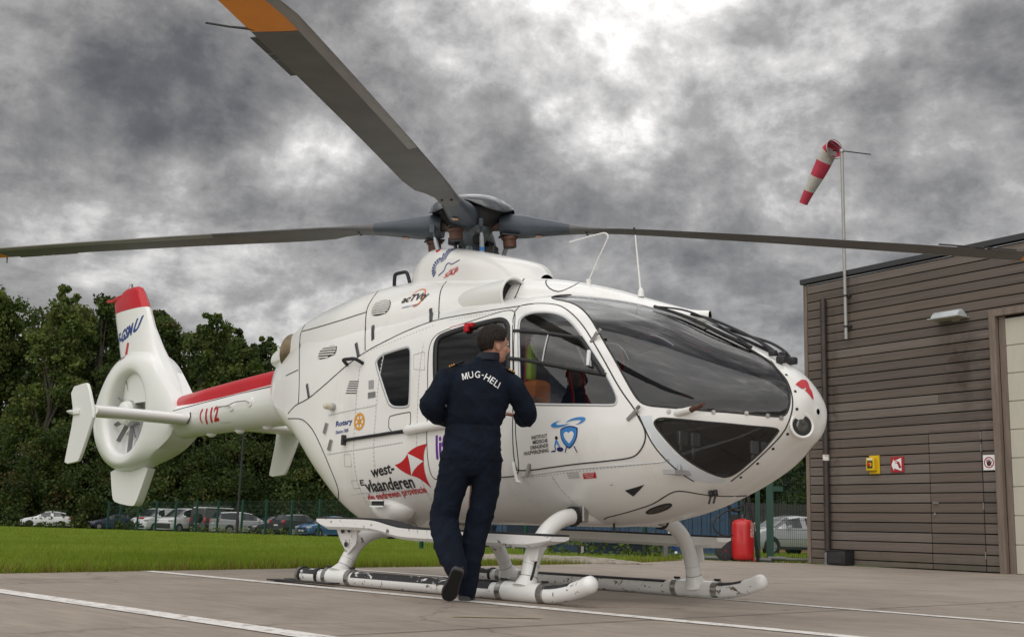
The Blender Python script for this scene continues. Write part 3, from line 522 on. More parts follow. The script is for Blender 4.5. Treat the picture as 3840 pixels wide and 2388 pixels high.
cfp = [(4.74, .0), (4.655, -.105), (4.54, -.302), (4.375, -.53), (4.22, -.75), (4.114, -.897), (3.90, -1.02), (3.70, -1.10)]+[tuple(q) for q in SPP['chin_window'][10:]]+[tuple(SPP['chin_window'][0]), (4.50, .0)]
cfp[8:-1] = [(a+.03, b-.012) for a, b in cfp[8:-1]]
for P in (cfp, mir(cfp)): patch('chin_window_frame', HA, P, M['chinframe'], fus, .0012)
# rubber and metal window surrounds, panel gaps
for P in (win['windshield'], mir(win['windshield'])): ribbon('windshield_seal', HA, P, .012, M['seamline'], fus, .002)
for P in (win['chin'], mir(win['chin'])): ribbon('chin_window_seal', HA, P, .012, M['seamline'], fus, .002)
M['frame'] = mat('window_frame_grey', (.55, .56, .57), .35, .3)
ribbon('quarter_window_frame', HA, win['quarter'], .020, M['frame'], fus, .004)
ribbon('window_frame', HA, win['doorw'], .018, M['frame'], pd, .005)
ribbon('window_gasket', HA, win['slidew'], .042, M['black'], sdr, .009)
ribbon('door_gap', HA, door, .009, M['seamline'], pd, .0045); ribbon('door_gap', HA, slider, .008, M['seamline'], sdr, .0045)
ribbon('door_gap', HA, mir(door), .009, M['seamline'], pd2, .0045); ribbon('door_gap', HA, mir(slider), .008, M['seamline'], sdr2, .0045)
# ---- engine cowling and mast fairing
def loft_hull(name, St, m, parent, ns=90, np_=73, lo=-pi/2, hi=1.5*pi, keep=None):
    s = np.linspace(0, len(St)-1, ns); p = np.linspace(lo, hi, np_); uv2 = [(a, b) for a in s for b in p]; tr = []
    for i in range(ns-1):
        for j in range(np_-1):
            a = i*np_+j; tr += [(a, a+1, a+np_), (a+1, a+1+np_, a+np_)]
    return surf_obj(name, St, uv2, tr, m, parent)
cowl = loft_hull('engine_cowling', HB, M['white'], heli)
fair = loft_hull('mast_fairing', HC, M['white'], heli)
dg = bpy.context.evaluated_depsgraph_get()
def bvh_of(objs):
    V = []; F = []
    for o in objs:
        b = len(V); V += [v.co.copy() for v in o.data.vertices]; F += [tuple(i+b for i in p.vertices) for p in o.data.polygons]
    return BVHTree.FromPolygons(V, F)
def full(St):
    s = np.linspace(0, len(St)-1, 160); p = np.linspace(-pi/2, 1.5*pi, 121); P = hull(St, s[:, None], p[None, :]); V = [Vector(v) for v in P.reshape(-1, 3)]; F = []
    for i in range(159):
        for j in range(120): a = i*121+j; F.append((a, a+1, a+122, a+121))
    return V, F
VA, FA = full(HA); VB, FB = full(HB); VC, FC = full(HC)
BV = BVHTree.FromPolygons(VA+VB+VC, FA+[tuple(i+len(VA) for i in f) for f in FB]+[tuple(i+len(VA)+len(VB) for i in f) for f in FC])
def nrm_at(p, hint=(0, -1, .35)):
    loc, n, i, d = BV.find_nearest(Vector(p)); 
    if n.dot(Vector(hint)) < 0: n = -n
    return loc, n
def line3(name, pts, wd, m, parent, off=.003):
    X = []; Nn = []
    for p in pts: l, n = nrm_at(p, (.35, -1, .2)); X.append(np.array(p)); Nn.append(np.array(n))
    return strip3(name, X, Nn, wd, m, parent, off)
for k, par in (('seam', cowl), ('cowl_a', cowl), ('cowl_b', cowl), ('cowl_c', cowl), ('cowl_d', cowl), ('cowl_e', cowl), ('cowl_f', cowl), ('access', cowl)):
    line3('panel_gap', LN[k], .0085, M['seamline'], par)
for k in ('tail_seam', 'nose_seam', 'chin_seam', 'belly_seam'): line3('panel_gap', LN[k], .0085, M['seamline'], fus)
sc2 = MB()
for i, p in enumerate(LN['nose_seam'][4:]):
    if i % 5: continue
    l, n = nrm_at(p, (1, -1, .1)); q = l+Vector((.035, .018, .012 if p[2] > 1.2 else -.015)); l, n = nrm_at(q, (1, -1, .1)); MB().lathe([(.011, 0), (.010, .003), (.002, .004)], l, toward(n), 8).build('nose_screw', M['blackgloss'], fus)
line3('sill_strip', LN['sill_lo'], .006, M['frame'], fus)
def raypt(x, z, y0=-2.0):
    """starboard hull point at side-view position x, z"""
    l, n, i, d = BV.ray_cast(Vector((x, y0, z)), Vector((0, 1, 0)))
    if l is None: l, n, i, d = BV.find_nearest(Vector((x, -.7, z)))
    if n.y > 0: n = -n
    return l, n
# ---- lettering and badges, lying on the skin
def subdiv2d(V2, F, mx=.035):
    bm = bmesh.new(); vs = [bm.verts.new((float(v[0]), 0, float(v[1]))) for v in V2]
    for f in F:
        try: bm.faces.new([vs[i] for i in f])
        except ValueError: pass
    bmesh.ops.triangulate(bm, faces=bm.faces[:])
    for _ in range(4):
        e = [e for e in bm.edges if e.calc_length() > mx]
        if not e: break
        bmesh.ops.subdivide_edges(bm, edges=e, cuts=1); bmesh.ops.triangulate(bm, faces=bm.faces[:])
    bm.verts.index_update(); V = [(v.co.x, v.co.z) for v in bm.verts]; F = [[v.index for v in f.verts] for f in bm.faces]; bm.free(); return V, F
def drape(name, V2, F, m, parent, off=.004, fn=None):
    V = []; V2, F = subdiv2d(V2, F)
    for x, z in V2:
        l, n = (fn or raypt)(x, z); V.append(l+n*off)
    return obj(name, V, F, m, parent)
def text2d(s, shear=0.0, bold=0.0):
    cu = bpy.data.curves.new('t', 'FONT'); cu.body = s; cu.size = 1; cu.shear = shear; cu.offset = bold; cu.resolution_u = 3
    o = bpy.data.objects.new('t', cu); C.objects.link(o); d = bpy.context.evaluated_depsgraph_get(); d.update()
    me = bpy.data.meshes.new_from_object(o.evaluated_get(d)); 
    V = np.array([v.co[:2] for v in me.vertices]); F = [tuple(p.vertices) for p in me.polygons]
    bpy.data.objects.remove(o); bpy.data.curves.remove(cu); bpy.data.meshes.remove(me)
    V -= V.min(0); return V, F
def letter(name, s, a, b, h, m, parent, off=.004, shear=0, bold=0, fn=None, hl=None):
    bold = max(bold, .022)
    """text from a to b (side-view x, z of the baseline ends), h high"""
    V, F = text2d(s, shear, bold); W = V[:, 0].max(); Hh = V[:, 1].max(); a = np.array(a); b = np.array(b); d = b-a
    up = np.array([0, 1.0]); P = a+np.outer(V[:, 0]/W, d)+np.outer(V[:, 1]/Hh*h, up)
    return drape(name, P, F, m, parent, off, fn)
def shape(name, P, m, parent, off=.004, fn=None, sub=0):
    P = [tuple(p) for p in P]
    uv, tr = cdt_regions([], [P]); cen = uv[np.array(tr)].mean(1); k = inpoly(cen, P)
    return drape(name, uv, [t for t, q in zip(tr, k) if q], m, parent, off, fn)
def arc(cx, cz, rx, rz, a0, a1, n=24, rot=0):
    out = []
    for i in range(n+1):
        a = radians(a0+(a1-a0)*i/n); x, z = rx*cos(a), rz*sin(a); out.append((cx+x*cos(rot)-z*sin(rot), cz+x*sin(rot)+z*cos(rot)))
    return out
def ringshape(name, cx, cz, rx, rz, wd, m, parent, a0=0, a1=360, n=36, rot=0, off=.004, fn=None, w2=None):
    o = arc(cx, cz, rx, rz, a0, a1, n, rot); w2 = wd if w2 is None else w2
    i = []
    for k in range(n+1):
        ww = wd+(w2-wd)*k/n; i.append(arc(cx, cz, rx-ww, rz-ww, a0+(a1-a0)*k/n, a0+(a1-a0)*k/n, 1, rot)[0])
    V = o+i; F = [(k, k+1, n+2+k, n+1+k) for k in range(n)]
    return drape(name, V, F, m, parent, off, fn)
letter('lettering', 'acTVty', (-.255, 2.39), (.05, 2.405), .085, M['ink'], cowl, .006, .25, .015)
ringshape('logo_ring', -.085, 2.445, .088, .088, .016, M['orangeink'], cowl, -110, 175, 30, .3, .005, None, .004)
letter('lettering', 'creativity in motion', (-.225, 2.352), (-.04, 2.365), .02, M['blue'], cowl, .006)
letter('lettering', 'Rotary', (-.829, 1.322), (-.59, 1.340), .062, M['blue'], fus, bold=.01); letter('lettering', 'District 7305', (-.824, 1.272), (-.64, 1.284), .030, M['blue'], fus)
gv = []; 
for i in range(48):
    a = 2*pi*i/48; r = .080 if i % 2 else .070; gv.append((-.49+r*cos(a), 1.368+r*sin(a)))
gi = arc(-.49, 1.368, .054, .054, 0, 360, 48)[:-1]
drape('gear_badge', gv+gi, [(k, (k+1) % 48, 48+(k+1) % 48, 48+k) for k in range(48)], M['gold'], fus)
mb2 = []; 
for k in range(3):
    a = pi*k/3+pi/6; d = np.array([cos(a), sin(a)]); nn = np.array([-d[1], d[0]])*.006; c0 = np.array([-.49, 1.368])
    shape('gear_spoke', [c0-d*.055-nn, c0+d*.055-nn, c0+d*.055+nn, c0-d*.055+nn], M['gold'], fus, .0045+k*.0006)
ringshape('gear_hub', -.49, 1.368, .022, .022, .012, M['gold'], fus, n=20, off=.0065)
letter('lettering', 'west-', (-.344, .888), (-.024, .926), .078, M['ink'], fus); letter('lettering', 'vlaanderen', (-.474, .768), (.181, .806), .10, M['ink'], fus)
letter('lettering', 'de gedreven provincie', (-.506, .684), (.30, .752), .070, M['logored'], fus)
def qb(a, b, c, n=8): return [tuple((1-t)**2*np.array(a)+2*t*(1-t)*np.array(b)+t*t*np.array(c)) for t in np.arange(n)/n]
red = qb((-.006, .99), (.11, 1.0), (.171, 1.078))+qb((.171, 1.078), (.26, 1.135), (.417, 1.148))+qb((.417, 1.148), (.372, 1.09), (.365, 1.011))+qb((.365, 1.011), (.345, .93), (.372, .80))+qb((.372, .80), (.30, .885), (.181, .901))+qb((.181, .901), (.08, .925), (-.006, .99))
shape('fan_badge', red, M['logored'], fus, .004)
shape('fan_badge_white', qb((.171, 1.078), (.25, 1.055), (.365, 1.011))+qb((.365, 1.011), (.25, .97), (.181, .901))+qb((.181, .901), (.205, .99), (.171, 1.078)), M['decalwhite'], fus, .0055)
letter('lettering', 'lif', (.527, 1.022), (.66, 1.03), .19, M['purple'], sdr, .007, 0, .02)
shape('small_mark', [(-.526, .824), (-.470, .829), (-.470, .838), (-.512, .834), (-.511, .845), (-.480, .847), (-.480, .856), (-.510, .853), (-.509, .864), (-.468, .866), (-.468, .876), (-.523, .872)], M['ink'], fus)
for s, a, b, h in (('INSTITUUT', (1.586, 1.142), (1.737, 1.154), .026), ('MEDISCHE', (1.596, 1.108), (1.739, 1.119), .026), ('DRINGENDE', (1.569, 1.070), (1.741, 1.085), .026), ('HULPVERLENING', (1.500, 1.030), (1.741, 1.050), .026)):
    letter('lettering', s, a, b, h, M['ink'], pd, .007)
# rotor and heart badge on the pilot door
sh_o = qb((1.869, 1.200), (1.935, 1.238), (2.008, 1.205))+qb((2.008, 1.205), (2.01, 1.12), (1.932, 1.078))+qb((1.932, 1.078), (1.860, 1.115), (1.869, 1.200))
shape('heart_badge_outline', [(1.937+(x-1.937)*1.13, 1.155+(z-1.155)*1.13) for x, z in sh_o], M['navy'], pd, .0065); shape('heart_badge', sh_o, M['lblue'], pd, .0078)
hz = 1.152
shape('heart', qb((1.938, 1.178), (1.97, 1.205), (1.983, 1.172))+qb((1.983, 1.172), (1.98, 1.14), (1.937, 1.105))+qb((1.937, 1.105), (1.895, 1.135), (1.892, 1.170))+qb((1.892, 1.170), (1.905, 1.20), (1.938, 1.178)), M['decalwhite'], pd, .0092)
shape('rotor_badge', qb((1.771, 1.238), (1.79, 1.262), (1.868, 1.270))+qb((1.868, 1.270), (1.80, 1.252), (1.83, 1.240))+qb((1.83, 1.240), (1.88, 1.235), (1.946, 1.247))+qb((1.946, 1.247), (1.87, 1.215), (1.80, 1.222))+qb((1.80, 1.222), (1.775, 1.225), (1.771, 1.238)), M['lblue'], pd, .007)
shape('rotor_badge', qb((1.905, 1.252), (1.97, 1.292), (2.055, 1.287))+qb((2.055, 1.287), (2.095, 1.284), (2.080, 1.262))+qb((2.080, 1.262), (2.05, 1.238), (1.991, 1.233))+qb((1.991, 1.233), (2.05, 1.252), (2.045, 1.266))+qb((2.045, 1.266), (1.99, 1.275), (1.905, 1.252)), M['lblue'], pd, .007)
for x0, x1 in ((1.905, 1.885), (1.970, 1.992)): shape('badge_skid', [(x0, 1.085), (x0+.010, 1.085), (x1+.008, 1.042), (x1, 1.042)], M['navy'], pd, .007)
ringshape('rescuer_figure', 1.822, 1.147, .013, .013, .0129, M['ink'], pd, n=14, off=.007)
shape('rescuer_figure', [(1.812, 1.133), (1.826, 1.133), (1.852, 1.085), (1.842, 1.082), (1.820, 1.112), (1.806, 1.082), (1.796, 1.082)], M['lblue'], pd, .007)
shape('rescuer_figure', [(1.800, 1.080), (1.812, 1.080), (1.808, 1.062), (1.770, 1.057), (1.758, 1.048), (1.806, 1.050)], M['navy'], pd, .007)
ringshape('rescuer_figure', 1.848, 1.066, .030, .016, .0155, M['navy'], pd, n=18, off=.007)
shape('warning_label', [(1.989, .859), (2.099, .866), (2.107, .905), (1.998, .898)], M['logored'], fus)
for k, s in enumerate(('BALISE DE DETRESSE', 'EMERGENCY LOCATOR', 'TRANSMITTER')): letter('lettering', s, (2.008+k*.006-.004, .8895-k*.0115), (2.094-k*.008, .8955-k*.0115), .006, M['decalwhite'], fus, .006)
for k in range(4): shape('small_print', [(1.86, .897-k*.011), (1.965, .902-k*.011), (1.965, .906-k*.011), (1.86, .901-k*.011)], M['greymetal'], fus, .004)
patch('instruction_label', HA, SPP['redlabel'], M['decalwhite'], sdr, .006); ribbon('label_border', HA, SPP['redlabel'], .006, M['logored'], sdr, .008)
patch('placard', HA, SPP['step_plate'], M['greymetal'], fus, .004); patch('placard', HA, SPP['step_plate2'], M['steel'], fus, .004)
ribbon('hatch_gap', HA, SPP['hatch'], .005, M['greymetal'], fus, .002); ribbon('hatch_gap', HA, chaikin(SPP['flap'], 1), .007, M['seamline'], fus, .002)
for P in ([(-.70, .99), (-.60, .985), (-.60, 1.09), (-.695, 1.09)], [(-.64, .80), (-.56, .805), (-.565, .87), (-.645, .865)]):
    X = []; Nn = []
    for x, z in P: l, n = raypt(x, z); X.append(np.array(l)); Nn.append(np.array(n))
    strip3('hatch_gap', X, Nn, .006, M['greymetal'], fus, .002, True)
# red fan mark on the nose
X = [np.array(p) for p in LN['nose_logo']]
def fill3(name, X, m, parent, off):
    P2 = [(p[1], p[2]) for p in X]; uv2, tr = cdt_regions([], [P2]); cen = uv2[np.array(tr)].mean(1); k = inpoly(cen, P2)
    V = []
    for y, z in uv2:
        i = min(range(len(X)), key=lambda q: (X[q][1]-y)**2+(X[q][2]-z)**2); l, n = nrm_at((X[i][0], y, z), (1, -.3, .3)); V.append(l+n*off)
    return obj(name, V, [t for t, q in zip(tr, k) if q], m, parent)
fill3('nose_badge', X, M['logored'], fus, .005)
# ---- fittings on the side
def louvre(name, St, P, parent, n=7):
    P = np.array(P); c = P.mean(0); q = chaikin(P, 2); o = patch(name, St, q, M['black'], parent, .004)
    lo = P[:, 1].min(); hi = P[:, 1].max()
    for k in range(1, n):
        ph = lo+(hi-lo)*k/n; Q = np.array(q); ss = []
        for i in range(len(Q)):
            a, b = Q[i], Q[(i+1) % len(Q)]
            if (a[1]-ph)*(b[1]-ph) < 0: ss.append(a[0]+(b[0]-a[0])*(ph-a[1])/(b[1]-a[1]))
        if len(ss) < 2: continue
        sv = np.linspace(min(ss), max(ss), 6); X = hull(St, sv, sv*0+ph); Nn = hnorm(St, sv, sv*0+ph)
        strip3('slat', X, Nn, .011, M['white'], o, .010)
    return o
louvre('vent_louvre', HB, SPP['vent1'], cowl, 8); louvre('vent_louvre', HA, SPP['vent2'], cowl, 6)
v3 = np.array(SPP['vent3']); lo = v3.min(0); hi = v3.max(0)
for k in range(6):
    t = k/5; sv = np.linspace(lo[0]+.03*(1-t), hi[0]-.06*t, 5); X = hull(HA, sv, sv*0+lo[1]+(hi[1]-lo[1])*t); Nn = hnorm(HA, sv, sv*0+.15); strip3('vent_slot', X, Nn, .008, M['black'], fus, .003)
for k in ('latch_a', 'latch_b', 'latch_c', 'latch_d'):
    line3('cowl_latch', LN[k], .030, M['blackgloss'], cowl, .008)
def hnd(name, a, b, out, r, m, parent, hint=(0, -1, .3)):
    a = Vector(a); b = Vector(b); n = Vector(out); mid = (b-a)
    P = catmull([a, a+mid*.06+n*.6, a+mid*.16+n, a+mid*.5+n*1.05, b-mid*.16+n, b-mid*.06+n*.6, b], 4)
    return MB().tube(P, r, 8).build(name, m, parent, True)
ga_, gb2 = (Vector(hull(HB, np.array(a), np.array(b))) for a, b in ((7.124, 1.15), (6.80, 1.18)))
hnd('grab_handle', ga_, gb2, (0, -.02, .10), .017, M['black'], cowl)
p0 = hull(HA, np.array(SPP['handle_side'][0][0]), np.array(SPP['handle_side'][0][1])); p1 = hull(HA, np.array(SPP['handle_side'][1][0]), np.array(SPP['handle_side'][1][1]))
hnd('grab_handle', p0, p1, (0, -.07, .035), .016, M['black'], fus)
bp = Vector(hull(HA, np.array(10.06), np.array(.054)))
MB().lathe([(.034, 0), (.034, .03)], bp, toward((-.1, -1, .02)), 16).build('beacon_base', M['greymetal'], fus, True)
MB().lathe([(.030, .03), (.030, .075), (.022, .098), (.006, .105)], bp, toward((-.1, -1, .02)), 16).build('position_light', M['amber'], fus, True)
ra = Vector(LN['rail'][0]); rb = Vector(LN['rail'][-1])
MB().tube([Vector(p)+Vector((0, -.015, 0)) for p in LN['rail']], .014, 8).build('door_rail', M['black'], fus, True)
MB().box(ra+Vector((0, -.02, .0)), (.03, .04, .09), bev=.006).build('rail_bracket', M['darkmetal'], fus)
fa = Vector(LN['rail_fair'][0]); fb = Vector(LN['rail_fair'][-1])
MB().tube(catmull([fa+Vector((-.01, -.01, 0)), fa+Vector((.02, -.03, 0)), fb+Vector((-.02, -.03, 0)), fb+Vector((.3, -.01, .01))], 4), [.03]+[.038]*11+[.03], 12).build('rail_fairing', M['white'], sdr, True)
# red emergency handle over the sliding window
MB().box((.80, -.715, 2.085), (.10, .03, .035), bev=.008).box((.78, -.725, 2.055), (.05, .03, .05), bev=.008).build('emergency_handle', M['red'], sdr)
# sliding window in the pilot door: black frame bars standing proud, corner plate and mirror-like vane
def bar(name, pts, wd, m, parent, off=.012):
    X = []; Nn = []
    for s, p in pts:
        X.append(hull(HA, np.array(s), np.array(p))); Nn.append(hnorm(HA, np.array([s]), np.array([p]))[0])
    return strip3(name, X, Nn, wd, m, parent, off)
lin = lambda a, b, n=10: [(a[0]+(b[0]-a[0])*t, a[1]+(b[1]-a[1])*t) for t in np.linspace(0, 1, n)]
BAR_T = ((7.00, .545), (5.93, .580)); BAR_B = ((6.98, .300), (5.36, .305))
bar('window_rail', lin(*BAR_T), .022, M['black'], pd); bar('window_rail', lin(*BAR_B), .026, M['black'], pd)
bar('window_rail', lin(BAR_T[1], (5.42, .315)), .040, M['black'], pd, .013)
bar('window_mullion', lin((6.44, .30), (6.44, .56)), .008, M['frame'], pd, .008)
cp = [(6.02, .565), (5.86, .55), (5.58, .35), (5.72, .335)]
M['perspex'] = glass('clear_perspex', (.86, .88, .88), 1.5)
patch('air_vane', HA, cp, M['perspex'], pd, .03); bar('vane_edge', lin((5.70, .47), (5.66, .345)), .02, M['decalwhite'], pd, .036)
# door handle and hinges
dh = Vector(raypt(1.40, .96)[0]); MB().tube([dh+Vector((-.02, -.012, .02)), dh+Vector((.0, -.022, -.03)), dh+Vector((.03, -.016, -.12)), dh+Vector((.06, -.012, -.125))], .013, 8).build('door_handle', M['white2'], sdr, True)
for x, z in ((2.06, 1.86), (2.47, 1.285)):
    l, n = raypt(x, z); MB().box(l+n*.012, (.11, .02, .028), Matrix.Rotation(radians(-38 if z < 1.5 else -50), 3, 'Y'), .005).tube([l+n*.02+Vector((.045, 0, .04)), l+n*.02+Vector((.065, 0, .055))], .013, 8).build('door_hinge', M['steel'], pd)
for x, z in ((-.98, 1.33), (-.90, 1.18), (1.52, .93)):
    l, n = raypt(x, z); MB().box(l+n*.01, (.03, .02, .10), Matrix.Rotation(.35, 3, 'Y'), .004).build('latch', M['steel'], fus)
# rows of rivets (small domes), one mesh
riv = MB()
def rivets(a, b, n):
    for t in np.linspace(0, 1, n):
        l, nn = raypt(a[0]+(b[0]-a[0])*t, a[1]+(b[1]-a[1])*t); riv.lathe([(.0085, 0), (.006, .003), (.001, .004)], l, toward(nn), 5)
for a, b, n in (((-.95, 1.45), (-.28, 1.50), 20), ((-.25, 1.95), (-.30, .62), 40), ((.27, 1.95), (.30, .62), 40), ((-.7, .75), (.28, .80), 30), ((1.45, .87), (2.60, .965), 40), ((-.55, 1.85), (-.55, .66), 34),
                 ((-.95, 1.1), (.1, 1.17), 30), ((1.72, .86), (1.85, .58), 12), ((.5, 2.17), (1.35, 2.18), 26), ((-.7, 1.94), (.3, 2.14), 28)):
    rivets(a, b, n)
for pts in ([(-.28, .62), (-.27, 1.2), (-.245, 1.95)], [(.285, .60), (.285, 1.2), (.265, 2.0)], [(-.95, 1.44), (-.6, 1.47), (-.28, 1.49)], [(-.95, 1.095), (-.4, 1.13), (.1, 1.165)], [(-.56, .66), (-.56, 1.2), (-.55, 1.85)], [(1.72, .88), (1.78, .72), (1.86, .58)], [(-.62, .76), (-.2, .78), (.28, .80)]):
    X = []; Nn = []
    for p in catmull([Vector((a, 0, b)) for a, b in pts], 12):
        l, n = raypt(p.x, p.z); X.append(np.array(l)); Nn.append(np.array(n))
    strip3('skin_joint', X, Nn, .0045, M['frame'], fus, .0012)
tag(riv.build('rivet_rows', M['frame'], fus), kind='stuff')
# landing lamp in the nose, belly scoop, fuel bump, underside bits
M['lampglass'] = mat('lamp_glass', (.12, .115, .10), .08, .7, coat=.8)
lp, ln = nrm_at((3.452, -.147, 1.217), (1, -.5, 0)); ln = Vector((.86, -.5, .05)).normalized(); Rl = toward(ln)
MB().lathe([(.085, -.004), (.088, .010), (.080, .016), (.070, .010), (.062, -.025)], lp+ln*.002, Rl, 28).build('lamp_bezel', M['white'], fus, True)
MB().lathe([(.066, -.012), (.066, .013), (.047, .012)], lp, Rl, 28).build('lamp_ring', M['black'], fus, True)
MB().lathe([(.048, .010), (.036, .014), (.012, .016)], lp, Rl, 24).build('landing_lamp', M['lampglass'], fus, True)
patch('static_scoop', HA, SPP['belly_scoop'], M['darkmetal'], fus, .003)
bx = MB(); rr = []
for i in range(9):
    t = i/8; x = -.50+.44*t; zc_, hh = .575, .118*sin(pi*min(1, (t+.12)/1.12))**.5
    l, n = raypt(x, .66); rr.append([Vector((x, l.y+.08-.15*max(0, cos(a))*(hh/.1), .640+hh*sin(a))) for a in np.linspace(-pi*.6, pi*.6, 13)])
bx.loft(rr, closed=False); fb_ = bx.build('fuel_filler_blister', M['white2'], fus, True)
MB().box((-.30, -.685, .675), (.15, .02, .045), bev=.005).build('blister_window', M['black'], fus)
MB().box((-.30, -.692, .70), (.18, .02, .012)).box((-.30, -.692, .65), (.18, .02, .012)).build('blister_frame', M['white'], fus)
for x, y, z, h in ((1.9, -.2, .54, .05), (1.1, 0, .53, .05)):
    MB().tube([(x, y, z+.03), (x, y, z-h)], .010, 6).build('belly_probe', M['darkmetal'], fus)
# ---- engine air intake on the cowling shoulder
si = MB(); rr = []
for i in range(12):
    t = i/11; x = .18+.80*t; k = sin(pi/2*min(1, t*1.25))**.8 if t < .9 else 1.0
    cyy, czz, ry, rz = -.40, 2.345, .04+.115*k, .03+.125*k
    rr.append([Vector((x, cyy-ry*cos(a), czz+rz*sin(a))) for a in np.linspace(-1.3, 2.6, 22)])
si.loft(rr, closed=False); sc_ = si.build('intake_scoop', M['white2'], cowl, True)
M['mesh'] = mat('intake_mesh', (.03, .028, .026), .6, .4, var=.5, vscale=90)
MB().lathe([(.128, 0), (.001, .001)], (.90, -.405, 2.345), Matrix.Rotation(pi/2, 3, 'Y') @ Matrix.Scale(.95, 3), 26).build('intake_mesh', M['mesh'], sc_)
MB().tube([(.985, -.40-.152*cos(a), 2.345+.152*sin(a)) for a in np.linspace(-1.2, 2.5, 18)], .012, 6).build('intake_lip', M['white'], sc_, True)
# exhaust nozzle at the rear shoulder
for sy in (-1, 1):
    ex = MB(); c0 = Vector((-1.98, sy*.36, 2.14)); R0 = toward((-1, sy*.28, .10)); ex.lathe([(.10, -.25), (.17, -.05), (.185, .12), (.195, .165), (.180, .168), (.165, .10), (.12, -.05), (.01, -.06)], c0, R0, 28)
    ex.build('exhaust_nozzle', M['exhaust'], cowl, True, 60)
# whip antennas on the roof
MB().tube([(1.52, -.10, 2.42), (1.52, -.10, 2.47)], .02, 8).tube(catmull([(1.52, -.10, 2.46), (1.60, -.10, 2.60), (1.69, -.10, 2.74), (1.715, -.10, 2.79), (1.68, -.10, 2.822), (1.60, -.10, 2.825), (1.30, -.10, 2.81)], 5), .006, 8).build('hook_antenna', M['white2'], cowl, True)
X = []; Nn = []
for t in np.linspace(0, 2*pi, 25)[:-1]:
    s_, p_ = 5.02+.25*cos(t), -1.16+.052*sin(t)-.03*cos(t); X.append(hull(HA, np.array(s_), np.array(p_))); Nn.append(hnorm(HA, np.array([s_]), np.array([p_]))[0])
V = [x+n*.004 for x, n in zip(X, Nn)]; obj('belly_lamp', V, [tuple(range(24))], M['lampglass'], fus); strip3('belly_lamp_ring', X, Nn, .012, M['black'], fus, .005, True)
for s_, p_ in ((4.02, -1.162), (3.948, -1.184)):
    q = Vector(hull(HA, np.array(s_), np.array(p_))); n_ = Vector(hnorm(HA, np.array([s_]), np.array([p_]))[0]); MB().tube([q, q+n_*.035], .018, 8).tube([q+n_*.03, q+n_*.04+Vector((-.02, 0, -.05))], .008, 6).build('drain_fitting', M['darkmetal'], fus)
MB().lathe([(.028, -.02), (.022, .03), (.012, .05)], (2.02, -.06, 2.29), None, 10).tube([(2.02, -.06, 2.30), (1.955, -.06, 2.79)], [.0085, .0055], 8).build('whip_antenna', M['white2'], cowl, True)
MB().tube([(1.955, -.06, 2.77), (1.945, -.06, 2.83)], .009, 8).build('antenna_tip', M['black'], cowl, True)
# wipers on the windshield
def onA(s, p, off): return Vector(hull(HA, np.array(s), np.array(p)))+Vector(hnorm(HA, np.array([s]), np.array([p]))[0])*off
for sgn in (1, -1):
    g = (lambda p: p) if sgn > 0 else (lambda p: pi-p)
    arm = [onA(2.45, g(1.36), .03), onA(2.9, g(1.47), .045), onA(3.5, g(1.50), .06), onA(4.3, g(1.47), .06), onA(4.7, g(1.40), .04)] if sgn > 0 else [onA(2.45, g(1.47), .03), onA(2.9, g(1.40), .06), onA(3.4, g(1.36), .07), onA(4.0, g(1.30), .05), onA(4.5, g(1.22), .04)]
    MB().tube(catmull(arm, 6), .011, 8).box(arm[0], (.07, .05, .05), bev=.01).box(arm[0]+Vector((-.07, 0, .05)), (.06, .035, .04), bev=.01).build('wiper_arm', M['black'], fus, True)
    bl = [onA(s_, g(p_), .018) for s_, p_ in (((3.3, 1.33), (4.0, 1.36), (4.7, 1.36), (5.3, 1.33)) if sgn > 0 else ((3.3, 1.30), (4.0, 1.27), (4.9, 1.22)))]
    up = [p+Vector((0, 0, .045)) for p in bl]
    MB().tube(catmull(bl, 6), .012, 6).tube(catmull([bl[0]]+[p for p in up[1:-1]]+[bl[-1]], 6), .007, 6).build('wiper_blade', M['black'], fus, True)
# pitot probe on the beam under the windshield
pq = Vector(onA(3.7, -.005, .02)); MB().tube(catmull([pq+Vector((-.20, .02, -.01)), pq+Vector((-.12, -.02, 0)), pq+Vector((0, -.05, .01))], 4), [.012]+[.030]*4+[.024]*4, 10).build('pitot_mount', M['white'], fus, True)
MB().tube([pq+Vector((0, -.05, .01)), pq+Vector((.13, -.09, .035))], [.020, .013], 10).build('pitot_tube', M['brown'], fus, True)
for s_, p_ in ((4.2, .02), (3.4, -.02), (2.7, -.08), (2.1, -.17), (1.7, -.26)):
    q = onA(s_, p_, .002); n_ = Vector(hnorm(HA, np.array([s_]), np.array([p_]))[0]); MB().lathe([(.016, 0), (.014, .004), (.002, .005)], q, toward(n_), 10).build('frame_screw', M['steel'], fus, True)
